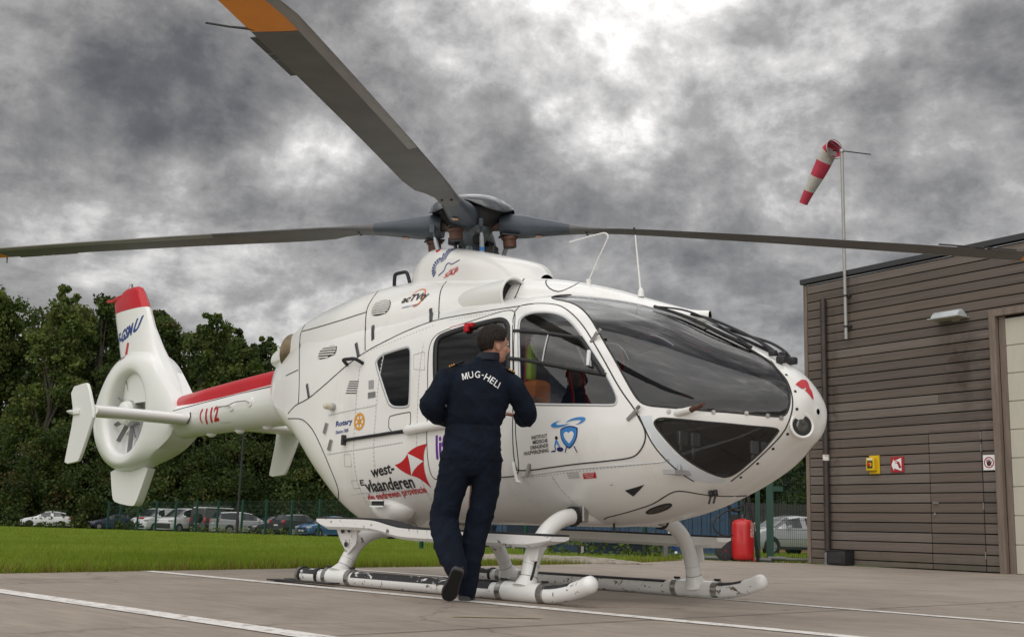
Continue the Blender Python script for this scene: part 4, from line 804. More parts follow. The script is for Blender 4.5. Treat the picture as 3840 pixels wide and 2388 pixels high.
# ------------------------------------------------------------------ tail boom, fenestron, fin, stabiliser
def ell(x, zc, ry, rz, n=32, yc=0): return [Vector((x, yc-ry*cos(2*pi*j/n), zc+rz*sin(2*pi*j/n))) for j in range(n)]
BO = [(-1.9, 1.80, .30, .30), (-2.35, 1.775, .285, .285), (-2.62, 1.755, .27, .268), (-2.75, 1.74, .245, .243), (-3.3, 1.715, .228, .228), (-3.9, 1.685, .215, .213), (-4.5, 1.655, .205, .205), (-5.0, 1.64, .195, .21), (-5.5, 1.66, .185, .24)]
boom = MB().loft([ell(*b) for b in BO]).build('tail_boom', M['white2'], heli, True)
rs = []
for x, z0, z1, wy in ((-2.30, 1.93, 2.115, .13), (-2.75, 1.90, 2.105, .135), (-3.5, 1.86, 2.055, .13), (-4.3, 1.80, 1.995, .12), (-4.93, 1.74, 1.94, .11), (-5.03, 1.74, 1.90, .085), (-5.06, 1.74, 1.84, .05)):
    rs.append([Vector((x, -wy*1.12, z0)), Vector((x, -wy*1.08, (z0+z1)/2)), Vector((x, -wy*.86, z1-.035)), Vector((x, -wy*.5, z1-.006)), Vector((x, 0, z1)), Vector((x, wy*.5, z1-.006)), Vector((x, wy*.86, z1-.035)), Vector((x, wy*1.08, (z0+z1)/2)), Vector((x, wy*1.12, z0))])
MB().loft(rs).build('drive_shaft_cover', M['red'], heli, True, 50)
MB().tube([(x, -.285*sqrt(max(0, 1-((z-zc_)/.26)**2)) if False else -sqrt(max(0, r*r-(z-zc_)**2))-.002, z) for x, z, zc_, r in ((-2.7, 1.90, 1.745, .247), (-3.5, 1.858, 1.703, .222), (-4.3, 1.80, 1.665, .207), (-4.92, 1.742, 1.64, .20))], .005, 6).build('cover_gap', M['seamline'], boom)
BBV = BVHTree.FromPolygons([v.co.copy() for v in boom.data.vertices], [tuple(p.vertices) for p in boom.data.polygons])
def boomfn(x, z):
    l, n, i, d = BBV.ray_cast(Vector((x, -2, z)), Vector((0, 1, 0)))
    if l is not None: return l, (n if n.y < 0 else -n)
    return boomfn0(x, z)
def boomfn0(x, z):
    zc_ = np.interp(-x, [2.75, 3.3, 3.9, 4.5], [1.74, 1.715, 1.685, 1.655]); r = np.interp(-x, [2.75, 3.3, 3.9, 4.5], [.245, .228, .215, .205])
    y = -sqrt(max(.0001, r*r-(z-zc_)**2)); n = Vector((0, y, z-zc_)).normalized(); return Vector((x, y, z)), n
letter('lettering', '112', (-4.10, 1.555), (-3.80, 1.58), .165, M['logored'], boom, .004, .18, .03, boomfn)
ringshape('phone_badge', -4.13, 1.64, .075, .10, .030, M['logored'], boom, 115, 235, 14, -.1, .004, boomfn, .02)
X = [];Nn = []
for x, z in ((-3.80, 1.56), (-3.60, 1.555), (-3.59, 1.70), (-3.68, 1.73), (-3.79, 1.72)): l, n = boomfn(x, z); X.append(np.array(l)); Nn.append(np.array(n))
strip3('hatch_gap', X, Nn, .005, M['greymetal'], boom, .003, True)
for x, z in ((-3.52, 1.715), (-3.14, 1.745)):
    l, n = boomfn(x, z); MB().lathe([(.055, -.004), (.05, .008), (.02, .012)], l, toward(n), 18).tube([l, l+n*.05], .012, 8).build('antenna_mount', M['white2'], boom, True)
l1, n1 = boomfn(-3.52, 1.715); l2, n2 = boomfn(-3.14, 1.745); MB().tube(catmull([l2+n2*.05, (l1+l2)/2+n1*.07+Vector((0, 0, .01)), l1+n1*.055, l1+n1*.05+Vector((-.22, 0, .0))], 4), .0065, 6).build('tail_antenna', M['greymetal'], boom, True)
for x in (-3.1, -3.65, -4.25): MB().lathe([(.06, .0), (.05, -.02), (.03, -.035), (.008, -.04)], (x, -.02, np.interp(-x, [2.75, 4.5], [1.50, 1.45])+.006), Matrix.Scale(1, 3), 14).build('belly_antenna', M['white2'], boom, True)
# fenestron shroud: revolved around the fan axis out to the tail's own outline
FC_ = Vector((-6.06, 0, 1.78))
OUT = [(-7.24, 1.66), (-7.10, 1.40), (-6.82, 1.18), (-6.50, 1.08), (-6.20, 1.045), (-5.85, 1.07), (-5.55, 1.155), (-5.18, 1.30), (-4.86, 1.45), (-4.80, 1.64), (-4.88, 1.83), (-5.04, 1.97), (-5.24, 2.16), (-5.46, 2.36), (-5.72, 2.54), (-6.05, 2.62), (-6.45, 2.60), (-6.80, 2.44), (-7.08, 2.15), (-7.22, 1.90)]
OC = chaikin(OUT, 2)
def rout(a):
    d = np.array([cos(a), sin(a)]); o = np.array([FC_.x, FC_.z]); best = .7
    for i in range(len(OC)):
        p = np.array(OC[i])-o; q = np.array(OC[(i+1) % len(OC)])-o; e = q-p; den_ = d[0]*e[1]-d[1]*e[0]
        if abs(den_) < 1e-9: continue
        t = (p[0]*e[1]-p[1]*e[0])/den_; u = (p[0]*d[1]-p[1]*d[0])/den_
        if t > 0 and -1e-6 <= u <= 1+1e-6: best = t
    return best
def te_(a):
    a = (degrees(a)+180) % 360-180
    k = max(0, min(1, (a+70)/45))*max(0, min(1, (92-a)/50)); return .165*k*k*(3-2*k)
from math import degrees
rings = []; NA = 120
for k in range(NA):
    a = 2*pi*k/NA; ro = rout(a); r1 = min(.66, ro-.03)
    pr = [(.50, -.10), (.502, -.145), (.512, -.178), (.535, -.202), (.57, -.214), (.61, -.216)]
    for t in (.12, .28, .45, .62, .78, .9, .97, 1.0):
        r = .61+(ro-.61)*t; te = te_(a); pr.append((r, -(te*min(1, 1.0)*(1 if t < 1 else 0)+(.216-te)*(1-t**2.0)**.75) if t < 1 else 0.0))
    pr = pr+[(r, -y) for r, y in pr[-2::-1]]
    rings.append([Vector((FC_.x+r*cos(a), y, FC_.z+r*sin(a))) for r, y in pr])
mbf = MB(); n_ = len(rings[0]); Vv = [v for r in rings for v in r]; Fv = []
for i in range(NA):
    for j in range(n_): Fv.append((i*n_+j, i*n_+(j+1) % n_, ((i+1) % NA)*n_+(j+1) % n_, ((i+1) % NA)*n_+j))
mbf.add(Vv, Fv); shroud = mbf.build('fan_shroud', M['white2'], heli, True, 60)
M['fan'] = mat('fan_metal', (.20, .195, .21), .4, .2)
FC2 = FC_; FC_ = FC_+Vector((0, -.075, 0))
hubm = MB().lathe([(.001, -.185), (.08, -.178), (.135, -.15), (.152, -.10), (.155, .12), (.001, .13)], FC_, Matrix.Rotation(-pi/2, 3, 'X') @ Matrix.Scale(1, 3), 26).build('fan_hub', M['white2'], shroud, True)
hb = MB().lathe([(.158, -.09), (.165, -.07), (.165, .05), (.158, .06)], FC_, Matrix.Rotation(-pi/2, 3, 'X'), 26).build('hub_ring', M['greymetal'], hubm, True)
fan0 = None
for k in range(10):
    a = 2*pi*(k+[0, .12, -.1, .06, -.05, .1, -.12, .08, 0, -.06][k])/10+.2
    m_ = MB(); R_ = Matrix.Rotation(-a, 3, 'Y')
    m_.loft([[FC_+R_ @ Vector((r, dy*cos(tw)-dz*sin(tw), dy*sin(tw)+dz*cos(tw))) for dy, dz in ((-.028, -.005), (0, -.008), (.028, -.003), (.028, .003), (0, .008), (-.028, .005))] for r, tw in ((.15, .9), (.25, .75), (.36, .6), (.485, .5))])
    m_.build('fan_blade', M['fan'], shroud, True)
for k in range(10):
    a = 2*pi*k/10+.45; R_ = Matrix.Rotation(-a, 3, 'Y')
    MB().loft([[FC_+R_ @ Vector((r, .16+dy, dz)) for dy, dz in ((-.03, -.007), (.03, -.007), (.03, .007), (-.03, .007))] for r in (.12, .505)]).build('stator_vane', M['white2'], shroud)
FC_ = FC2
# fin
def foil(x0, x1, z, th, n=18):
    out = []; c = x0-x1
    for j in range(n):
        t = 2*pi*j/n; u = .5+.5*cos(t); yy = th/2*(1 if sin(t) > 0 else -1)*abs(sin(t))**.75*(.55+.45*u)
        out.append(Vector((x1+c*u, yy, z)))
    return out
FIN = [(1.90, -4.97, -6.5, .38), (2.1, -5.15, -6.5, .36), (2.33, -5.38, -6.55, .33), (2.60, -5.65, -6.70, .27), (2.88, -5.875, -6.84, .20), (3.05, -5.98, -6.92, .185), (3.15, -6.05, -6.95, .18)]
fin = MB().loft([foil(b, c, a, d) for a, b, c, d in FIN]).build('tail_fin', M['white2'], heli, True)
CAP = [(3.152, -6.052, -6.952, .185), (3.22, -6.10, -6.99, .18), (3.32, -6.18, -7.02, .165), (3.385, -6.23, -7.02, .14)]
cap = MB().loft([foil(b, c, a, d) for a, b, c, d in CAP]).loft([foil(-6.24, -6.86, 3.38, .13), foil(-6.28, -6.80, 3.43, .11), foil(-6.36, -6.72, 3.455, .06)]).loft([[Vector((x, y*wq, z+dz)) for y, dz in ((-1, -.02), (-1, .015), (1, .015), (1, -.02))] for x, wq, z in ((-6.8, .05, 3.36), (-7.05, .035, 3.345), (-7.22, .022, 3.355))]).build('fin_cap', M['red'], heli, True, 50)
MB().lathe([(.03, 0), (.03, .03), (.022, .035), (.022, .065), (.008, .07)], (-6.60, 0, 3.45), None, 12).build('tail_beacon', M['steel'], cap, True)
BF = BVHTree.FromPolygons([v.co.copy() for v in fin.data.vertices], [tuple(p.vertices) for p in fin.data.polygons])
BS = BVHTree.FromPolygons([v.co.copy() for v in shroud.data.vertices], [tuple(p.vertices) for p in shroud.data.polygons])
def finfn(x, z):
    l, n, i, d = BF.ray_cast(Vector((x, -2, z)), Vector((0, 1, 0)))
    if l is None: l, n, i, d = BF.find_nearest(Vector((x, -.1, z)))
    return l, Vector((0, -1, 0))
letter('lettering', 'F-GSM', (-6.75, 2.69), (-6.28, 2.80), .165, M['blue'], fin, .004, .1, .04, finfn)
letter('lettering', 'U', (-6.26, 2.81), (-6.05, 2.86), .175, M['blue'], fin, .004, .45, .04, finfn)
shape('red_arrow', [(-6.44, 2.50), (-6.36, 2.50), (-6.33, 2.70), (-6.39, 2.71)], M['logored'], fin, .004, finfn)
def shfn(x, z):
    l, n, i, d = BS.ray_cast(Vector((x, -2, z)), Vector((0, 1, 0)))
    if l is None: l, n, i, d = BS.find_nearest(Vector((x, -.2, z)))
    return l, (n if n.y < 0 else -n)
letter('lettering', 'ITES', (-6.50, 2.44), (-6.26, 2.475), .055, M['ink'], shroud, .004, 0, .02, shfn)
def flatplate(name, P, th, y, m, parent, axis='y', cap=0):
    P = chaikin(P, 1); n = len(P); V = []
    for dy, k in ((-th/2, .985), (-th/2*.4, 1), (th/2*.4, 1), (th/2, .985)):
        c = np.mean(P, 0); V += [(c[0]+(px-c[0])*k, y+dy, c[1]+(pz-c[1])*k) for px, pz in P]
    F = [tuple(range(n))]+[tuple(3*n+j for j in range(n-1, -1, -1))]
    for i in range(3):
        for j in range(n): F.append((i*n+j, (i+1)*n+j, (i+1)*n+(j+1) % n, i*n+(j+1) % n))
    o = obj(name, V, F, m, parent, True); autosmooth(o, 35); return o
flatplate('lower_fin', [(-6.62, 1.12), (-6.56, .92), (-6.49, .73), (-6.40, .68), (-5.95, .635), (-5.86, .66), (-5.72, .90), (-5.58, 1.16)], .10, 0, M['white2'], heli)
MB().tube([(-6.46, 0, .70), (-6.56, 0, .715)], .006, 6).build('tail_skid_wire', M['black'], heli)
PL = [(-5.09, 1.91), (-4.73, 1.94), (-4.66, 1.92), (-4.44, 1.58), (-4.50, 1.45), (-4.70, 1.09), (-4.74, 1.075), (-5.06, 1.05), (-5.04, 1.15), (-4.94, 1.56), (-4.97, 1.66)]
for sgn in (-1, 1):
    rr = []
    for y in (.12, .5, .9, 1.30):
        rr.append([Vector((-4.665+.235*cos(t), sgn*y, 1.625+(.085 if sin(t) > 0 else .080)*sin(t)*(.75+.35*cos(t)))) for t in np.linspace(0, 2*pi, 22)[:-1]])
    stab = MB().loft(rr).build('stabiliser', M['white2'], heli, True, 60)
    pl = flatplate('end_plate', PL, .035, sgn*1.32, M['white2'], stab)
    if sgn < 0:
        MB().lathe([(.03, 0), (.028, .03), (.018, .06), (.004, .085)], (-4.93, -1.335, 1.62), toward((-.25, -1, .1)), 12).build('tail_light', M['lens'], pl, True)
        MB().box((-4.86, -1.345, 1.62), (.16, .03, .055), bev=.012).build('light_housing', M['white2'], pl)
MB().tube([(-4.42, -.21, 1.70), (-4.40, -.215, 1.64), (-4.46, -.215, 1.575)], .006, 6).build('stabiliser_root_gap', M['seamline'], boom)

# ------------------------------------------------------------------ main rotor
TILT = Matrix.Rotation(radians(0), 3, 'Y'); HUB = Vector((0, 0, 3.183))
AZ0 = radians(-54)
FLAP = {0: -.034, 1: -.059, 2: -.04, 3: -.025}      # how far each parked blade hangs up or down
def rot(az, p):
    q = Vector(p); k = round((az-AZ0)/(pi/2)) % 4; q.z += FLAP[k]*max(0, q.x-.3); return HUB+TILT @ (Matrix.Rotation(az, 3, 'Z') @ q)
def droop(r): return -.10*(max(0, r-.3)/4.7)**2
SEC = [(.27, .105, -.105, .205, 0), (.33, .122, -.122, .225, 0), (.50, .118, -.120, .205, .02), (.70, .098, -.105, .145, .06), (.90, .086, -.092, .105, .09), (1.08, .084, -.100, .075, .11), (1.22, .086, -.140, .058, .12), (1.34, .093, -.196, .046, .12), (1.6, .096, -.222, .040, .11), (2.6, .096, -.222, .036, .07), (3.6, .096, -.222, .033, .04), (4.38, .096, -.222, .031, .02)]
TIP = [(4.385, .096, -.222, .031, .02), (4.55, .096, -.222, .030, .015), (4.70, .078, -.222, .028, .01), (4.85, .050, -.222, .025, .01), (4.98, .000, -.222, .020, .0), (5.07, -.08, -.222, .014, 0), (5.10, -.15, -.222, .008, 0)]
def bsec(az, r, le, te, th, pit, n=20, grow=0.0, u0=0.0):
    out = []; c = le-te; sharp = min(1, max(0, (r-.7)/.6))
    for j in range(n):
        t = 2*pi*j/n; u = .5+.5*cos(t); s_ = sin(t)
        ey = abs(s_)**(.75)*(1 if s_ > 0 else -1); pr = (1-sharp)+sharp*(.25+.75*u)**.9
        y = te+c*u; z = th/2*ey*pr
        y2, z2 = y*cos(pit)-z*sin(pit), y*sin(pit)+z*cos(pit)
        out.append(rot(az, (RS(r), y2, z2+droop(r))))
    return out
def le_strip(az, secs, u0=.80, grow=.0025):
    rings = []
    for r, le, te, th, pit in secs:
        o = []; c = le-te; a0 = math.acos(2*u0-1)
        for t in np.linspace(-a0, a0, 11):
            u = .5+.5*cos(t); s_ = sin(t); ey = abs(s_)**.75*(1 if s_ > 0 else -1); y = te+c*u+grow; z = (th/2+grow)*ey*(.25+.75*u)**.9
            y2, z2 = y*cos(pit)-z*sin(pit), y*sin(pit)+z*cos(pit); o.append(rot(az, (RS(r), y2, z2+droop(r))))
        rings.append(o)
    return rings
RS = lambda r: r if r < 1.3 else 1.3+(r-1.3)*1.10

rotor_parts = []
for k in range(4):
    az = AZ0+k*pi/2
    cuf = MB().loft([bsec(az, *s_) for s_ in SEC[:5]]).build('blade_cuff', M['cuff'], heli, True, 60)
    bl = MB().loft([bsec(az, *s_) for s_ in SEC[4:]]).build('rotor_blade', M['blade'], heli, True, 60)
    MB().loft([bsec(az, *s_) for s_ in TIP]).build('blade_tip', M['orange'], bl, True, 60)
    ii = [(2.35, .096, -.222, .037, .08), (2.6, .096, -.222, .036, .07), (3.6, .096, -.222, .033, .04)]+[SEC[-1]]+TIP[:5]
    MB().loft(le_strip(az, ii), closed=False).build('leading_edge', M['bladeLE'], bl, True, 60)
    MB().loft(le_strip(az, [(1.1, .084, -.10, .075, .11)]+SEC[6:10], .84, .0012), closed=False).build('erosion_strip', M['blade'], bl, True, 60)
    for r0, r1 in ((3.75, 3.98), (3.99, 4.07), (4.08, 4.30)):
        V = [rot(az, (RS(r0), -.216, droop(r0)+.004)), rot(az, (RS(r1), -.216, droop(r1)+.004)), rot(az, (RS(r1), -.262, droop(r1)+.001)), rot(az, (RS(r0), -.262, droop(r0)+.001))]
        V += [v-Vector((0, 0, .005)) for v in V]
        obj('trim_tab', V, [(0, 1, 2, 3), (7, 6, 5, 4), (0, 4, 5, 1), (1, 5, 6, 2), (2, 6, 7, 3), (3, 7, 4, 0)], M['darkmetal'], bl)
    MB().tube([rot(az, (RS(4.40), -.195, droop(4.4))), rot(az, (RS(4.46), -.30, droop(4.4)-.01)), rot(az, (RS(4.52), -.40, droop(4.4)-.012))], [.009, .006, .006], 6).build('static_wick', M['darkmetal'], bl)
    for y in (-.04, .04): MB().lathe([(.012, -.004), (.012, .002)], rot(az, (1.05, y, -.035+droop(1.05))), None, 10).build('blade_bolt_hole', M['black'], bl)
    MB().box(rot(az, (.62, -.02, -.092)), (.055, .05, .006), TILT @ Matrix.Rotation(az, 3, 'Z')).build('serial_plate', mat('copper_label', (.55, .36, .26), .5) if k == 0 else bpy.data.materials['copper_label'], cuf)
    # bronze bearing between cuff and hub, lead-lag damper under the cuff, pitch horn and link
    MB().box(rot(az, (.21, 0, 0)), (.16, .10, .07), TILT @ Matrix.Rotation(az, 3, 'Z')).build('flex_beam', M['brown'], cuf)
    dc = rot(az, (.36, -.07, -.125)); MB().lathe([(.072, .01), (.072, -.015), (.060, -.018), (.060, -.085), (.052, -.09), (.020, -.092), (.001, -.088)], dc, TILT @ Matrix.Rotation(.15, 3, 'X'), 20).build('lag_damper', M['brown'], cuf, True, 50)
    MB().lathe([(.058, -.09), (.045, -.096), (.012, -.098)], dc, TILT @ Matrix.Rotation(.15, 3, 'X'), 20).box(dc+Vector((0, 0, .012)), (.17, .15, .014), TILT @ Matrix.Rotation(az+.4, 3, 'Z'), .004).build('damper_cap', M['darkmetal'], cuf)
    pa = rot(az, (.33, .150, -.06)); pb = rot(az+.10, (.25, .13, -.36))
    MB().tube([pa+Vector((0, 0, .03)), pa.lerp(pb, .3)], [.016, .013], 8).box(pa, (.05, .035, .075), TILT @ Matrix.Rotation(az, 3, 'Z'), .006).build('pitch_horn', M['cuff'], cuf)
    MB().tube([pa.lerp(pb, .25), pa.lerp(pb, .4), pa.lerp(pb, .9), pb], [.012, .021, .021, .012], 10).build('pitch_link', mat('pale_link', (.42, .44, .48), .4, .3) if k == 0 else bpy.data.materials['pale_link'], cuf, True)
    MB().tube([pa.lerp(pb, .66), pa.lerp(pb, .76)], .0225, 10).build('link_band', M['red'] if k in (3, 1) else M['lblue'], cuf)
# domed cap: arches over each blade root, skirts between
V = []; F = []; NT = 96; NR = 9
for lay in (0, 1):
    for i in range(NR):
        t = i/(NR-1)
        for j in range(NT):
            a = 2*pi*j/NT; q = cos(2*(a-AZ0)*2/2*2)      # +1 over a blade
            R_ = .395*(1-.03*q); r = R_*sin(t*pi/2*.98)
            z = .10+.17*cos(t*pi/2)**.9+(.045*(max(0, q)**1.5)-.035*(max(0, -q)**.8))*t**5
            V.append(HUB+TILT @ Vector((r*cos(a), r*sin(a), z-.008*lay)))
for lay in (0, 1):
    o_ = lay*NR*NT
    for i in range(NR-1):
        for j in range(NT):
            f = (o_+i*NT+j, o_+i*NT+(j+1) % NT, o_+(i+1)*NT+(j+1) % NT, o_+(i+1)*NT+j); F.append(f[::-1] if not lay else f)
for j in range(NT): e = (NR-1)*NT; F.append((e+j, e+(j+1) % NT, NR*NT+e+(j+1) % NT, NR*NT+e+j))
M['dome'] = mat('rotor_cap_grey', (.05, .055, .062), .18, coat=.6)
dome = obj('rotor_cap', V, F, M['dome'], heli, True, [M['dome'], M['black']], [0]*((NR-1)*NT)+[1]*((NR-1)*NT+NT)); autosmooth(dome, 40)
MB().lathe([(.05, .16), (.24, .15), (.30, .11), (.29, .05), (.20, -.03), (.12, -.05)], HUB, None, 32).build('hub_body', M['black'], heli, True, 50)
mast = MB().lathe([(.075, -.75), (.075, -.20), (.16, -.12), (.19, -.06), (.19, .06), (.14, .12), (.02, .2)], HUB, TILT, 28).build('rotor_mast', M['mast'], heli, True, 40)
MB().lathe([(.10, -.52), (.26, -.50), (.28, -.46), (.26, -.42), (.11, -.40)], HUB, TILT, 28).build('swashplate', M['darkmetal'], mast, True, 40)
for a in range(4):
    MB().box(rot(AZ0+a*pi/2+.6, (.17, 0, -.16)), (.09, .07, .07), TILT, .01).tube([rot(AZ0+a*pi/2+.7, (.16, 0, -.2)), rot(AZ0+a*pi/2+.7, (.14, 0, -.42))], .016, 8).build('hub_fitting', M['black'], mast)
for a, bb in ((.3, .1), (1.9, -.1)): MB().box(rot(a, (.20, 0, -.27)), (.13, .09, .12), TILT @ Matrix.Rotation(a, 3, 'Z'), .012).build('hub_fitting', M['darkmetal'], mast)
# hummingbird badge on the mast fairing
FBV = BVHTree.FromPolygons(VC, FC)
def fairfn(x, z):
    l, n, i, d = FBV.ray_cast(Vector((x, -2, z)), Vector((0, 1, 0)))
    if l is None: l, n, i, d = FBV.find_nearest(Vector((x, -.35, z)))
    return l, (n if n.y < 0 else -n)
c0 = np.array((-.02, 2.735))
for k in range(8):
    a = radians(222-k*17); d = np.array((cos(a), sin(a))); nn = np.array((-d[1], d[0]))
    shape('feather', [c0+d*.045-nn*.002, c0+d*.10-nn*.010, c0+d*.10+nn*.010, c0+d*.045+nn*.002], M['blue'], fair, .004, fairfn)
for k in range(5):
    a = radians(112-k*9); L_ = .055+.034*k; b0 = c0+np.array((.02+.012*k, .045+.006*k)); d = np.array((cos(a), sin(a))); nn = np.array((-d[1], d[0]))*.008
    shape('feather', [b0-nn*.3, b0+d*L_-nn, b0+d*L_+nn, b0+nn*.3], M['blue'], fair, .004, fairfn)
bx_ = [(-.02, 2.665), (.05, 2.70), (.075, 2.75), (.11, 2.762), (.145, 2.745), (.235, 2.772)]
P_ = [Vector((x, 0, z)) for x, z in bx_]; P_ = catmull(P_, 5); X = []; Nn = []
for p in P_: l, n = fairfn(p.x, p.z); X.append(np.array(l)); Nn.append(np.array(n))
strip3('bird_outline', X, Nn, .007, M['blue'], fair, .004)
letter('lettering', 'GROUPE', (.12, 2.672), (.235, 2.69), .022, M['logored'], fair, .005, .2, 0, fairfn); letter('lettering', 'SAF', (.06, 2.63), (.245, 2.655), .036, M['logored'], fair, .005, .3, .02, fairfn)

# ------------------------------------------------------------------ landing gear
for sgn in (-1, 1):
    y = sgn*1.0
    cen = [(-.91, y, .061), (-.5, y, .061), (.5, y, .061), (1.5, y, .061), (1.98, y, .061), (2.12, y, .074), (2.25, y, .102), (2.37, y, .146)]
    sk = MB().tube(catmull(cen, 5), .058, 20).build('skid_tube', M['worn'], heli, True)
    e = Vector(cen[-1]); d = (e-Vector(cen[-2])).normalized(); MB().lathe([(.059, -.02), (.059, 0), (.055, .03), (.036, .05), (.006, .06)], e, toward(d), 20).build('skid_end_cap', M['white2'], sk, True)
    MB().lathe([(.060, 0), (.064, .005), (.064, .05)], (-.915, y, .064), Matrix.Rotation(pi/2, 3, 'Y'), 20).build('skid_end_ring', M['steel'], sk, True)
    def halfwrap(name, x0, x1, m, r=.0600, a0=-1.0, a1=1.0, rag=0):
        rr = []
        for x in np.linspace(x0, x1, 14):
            zc_ = .061 if x < 1.99 else np.interp(x, [1.98, 2.12, 2.25, 2.37], [.061, .074, .102, .146])
            rr.append([Vector((x, y+r*sin(a), zc_+r*cos(a))) for a in np.linspace(a0, a1, 9)])
        return MB().loft(rr, closed=False).build(name, m, sk, True)
    halfwrap('grip_strip', -.14, 1.47, M['wornblack'] if sgn < 0 else M['grip'], a0=-1.35 if sgn < 0 else -.85, a1=1.0)
    halfwrap('grip_strip', 2.0, 2.22, M['grip'], a0=-.9, a1=.9); halfwrap('grip_strip', -.85, -.63, M['wornblack'], a0=-1.3, a1=1.3)
    for x in (-.86, -.62): MB().lathe([(.063, -.014), (.0685, -.012), (.0685, .012), (.063, .014)], (x, y, .064), Matrix.Rotation(pi/2, 3, 'Y'), 20).build('rubber_band', M['black'], sk, True)
    for x0, x1, xs, top in ((-.52, -.17, -.38, .44), (1.55, 1.99, 1.77, .59)):
        sad = MB().tube([(x0, y, .066), (x1, y, .066)], .068, 20).build('skid_saddle', M['white2'], sk, True)
        for x in (x0+.02, x1-.02): MB().lathe([(.068, -.026), (.072, -.025), (.072, .025), (.068, .026)], (x, y, .066), Matrix.Rotation(pi/2, 3, 'Y'), 20).build('clamp_band', M['steel'], sk, True)
        MB().box((x1-.02, y, .145), (.05, .022, .014)).build('clamp_bolt', M['black'], sk); MB().box((x0+.02, y, .145), (.05, .022, .014)).build('clamp_bolt', M['black'], sk)
        if top > .5: pth = [(xs, sgn*.985, .09), (xs, sgn*.955, .17), (xs, sgn*.93, .27), (xs+.005, sgn*.87, .39), (xs+.005, sgn*.77, .50), (xs+.005, sgn*.63, .575), (xs+.005, sgn*.46, .60), (xs+.005, sgn*.2, .60)]
        else: pth = [(xs, sgn*.985, .085), (xs, sgn*.94, .15), (xs, sgn*.90, .22), (xs, sgn*.83, .32), (xs, sgn*.73, .40), (xs, sgn*.58, .445), (xs, sgn*.42, .455), (xs, sgn*.2, .46)]
        pts = catmull(pth, 5); rad = [.095-.035*min(1, i/5) if i < 6 else .060 for i in range(len(pts))]
        st = MB().tube(pts, rad, 20).build('cross_tube', M['white2'] if top > .5 else M['worn'], heli, True)
        for zi in (5, 9): MB().tube([Vector(pts[zi]).lerp(pts[zi+1], -.04), Vector(pts[zi]).lerp(pts[zi+1], .10)], .0635, 18).build('tube_collar', M['black'] if zi == 5 else M['frame'], st, True)
        q = len(pts)-8 if top > .5 else len(pts)-8
        MB().tube([pts[q], pts[q+1]], .072, 20).build('rubber_bush', M['black'], st, True); MB().box(Vector(pts[q+2])+Vector((.0, 0, .02)), (.16, .06, .13), None, .01).build('tube_clamp', M['steel'], st)
        if sgn < 0 and top > .5:
            MB().tube(catmull([(xs+.05, -1.0, .13), (xs+.065, -.985, .18), (xs+.06, -.95, .27), (xs+.055, -.93, .3)], 4), .009, 6).build('brake_hose', M['black'], st)
    # boarding step
    P_ = [(-.62, .535), (-.30, .537), (.02, .535), (.18, .525), (.36, .495), (.50, .478), (.75, .470), (1.5, .460), (2.08, .452)] if sgn < 0 else [(.20, .50), (.6, .498), (1.2, .49), (1.7, .482), (2.05, .478)]
    pts = catmull([(x, sgn*.98, z) for x, z in P_], 4); rr = []
    for i, p in enumerate(pts):
        t = i/(len(pts)-1); hh = .088*min(1, .35+t*12, .3+(1-t)*9+.1); wd_ = .095
        rr.append([p+Vector((0, -wd_, .0)), p+Vector((0, wd_, 0)), p+Vector((0, wd_, -hh*.6)), p+Vector((0, wd_*.5, -hh)), p+Vector((0, -wd_*.7, -hh)), p+Vector((0, -wd_, -hh*.75))])
    stp = MB().loft(rr).build('boarding_step', M['white2'] if sgn > 0 else M['worn'], heli)
    rr = [[p+Vector((0, -.0955, -.002)), p+Vector((0, -.0955, .012)), p+Vector((0, .0955, .012)), p+Vector((0, .0955, -.002))] for p in pts]
    MB().loft(rr).build('step_tread', M['grip'], stp)
    MB().box((1.80, sgn*.955, .35), (.13, .02, .15), Matrix.Rotation(sgn*.25, 3, 'X'), .008).build('step_bracket', M['white2'], stp)
    if sgn < 0: 
        V = [(-.46, -.99, .50), (-.20, -.95, .50), (-.24, -.92, .34), (-.34, -.93, .25), (-.42, -.95, .36)]
        V2 = [(a, b-.015, c) for a, b, c in V]; obj('step_bracket', V2+V, [(4, 3, 2, 1, 0), (5, 6, 7, 8, 9)]+[(i, (i+1) % 5, 5+(i+1) % 5, 5+i) for i in range(5)], M['worn'], stp)
        for dx, dz in ((-.36, .44), (-.27, .45), (-.33, .33), (-.40, .47)): MB().lathe([(.022, 0), (.022, .003)], (dx, -.966-.035*(dz-.3)/.2, dz), Matrix.Rotation(pi/2, 3, 'X'), 12).build('bracket_hole', M['darkmetal'], stp)
    # snow boards under the skid heels
    for dy, x0, x1 in ((-.16, -1.10, -.2), (.05, -1.15, -.25)):
        MB().box(((x0+x1)/2, y+dy, .018), (x1-x0, .11, .012), Matrix.Rotation(-.012, 3, 'Y'), .003).build('snow_board', M['black'], sk)

# ------------------------------------------------------------------ cabin
cab = MB().box((.75, 0, .84), (2.9, 1.16, .05)).build('cabin_floor', M['interior'], heli)
MB().box((.35, 0, 1.45), (.05, 1.30, 1.3)).build('bulkhead', M['interior'], cab)
for y in (-.40, .40):
    st = MB().box((1.15, y, 1.18), (.48, .44, .14), None, .05).build('crew_seat', M['seat'], heli, True)
    MB().box((.90, y, 1.55), (.13, .44, .74), Matrix.Rotation(-.16, 3, 'Y'), .05).build('seat_back', M['seatblue'], st, True)
    MB().box((.83, y, 2.0), (.10, .26, .20), Matrix.Rotation(-.16, 3, 'Y'), .04).build('headrest', M['seat'], st, True)
    MB().box((1.1, y, .98), (.40, .38, .30)).build('seat_base', M['interior'], st)
    for dy in (-.09, .09): MB().tube([(.92, y+dy, 1.9), (1.0, y+dy, 1.6), (1.05, y+dy*1.4, 1.28)], .02, 6, flat=.3).build('seat_belt', M['red'], st)
gl_ = []
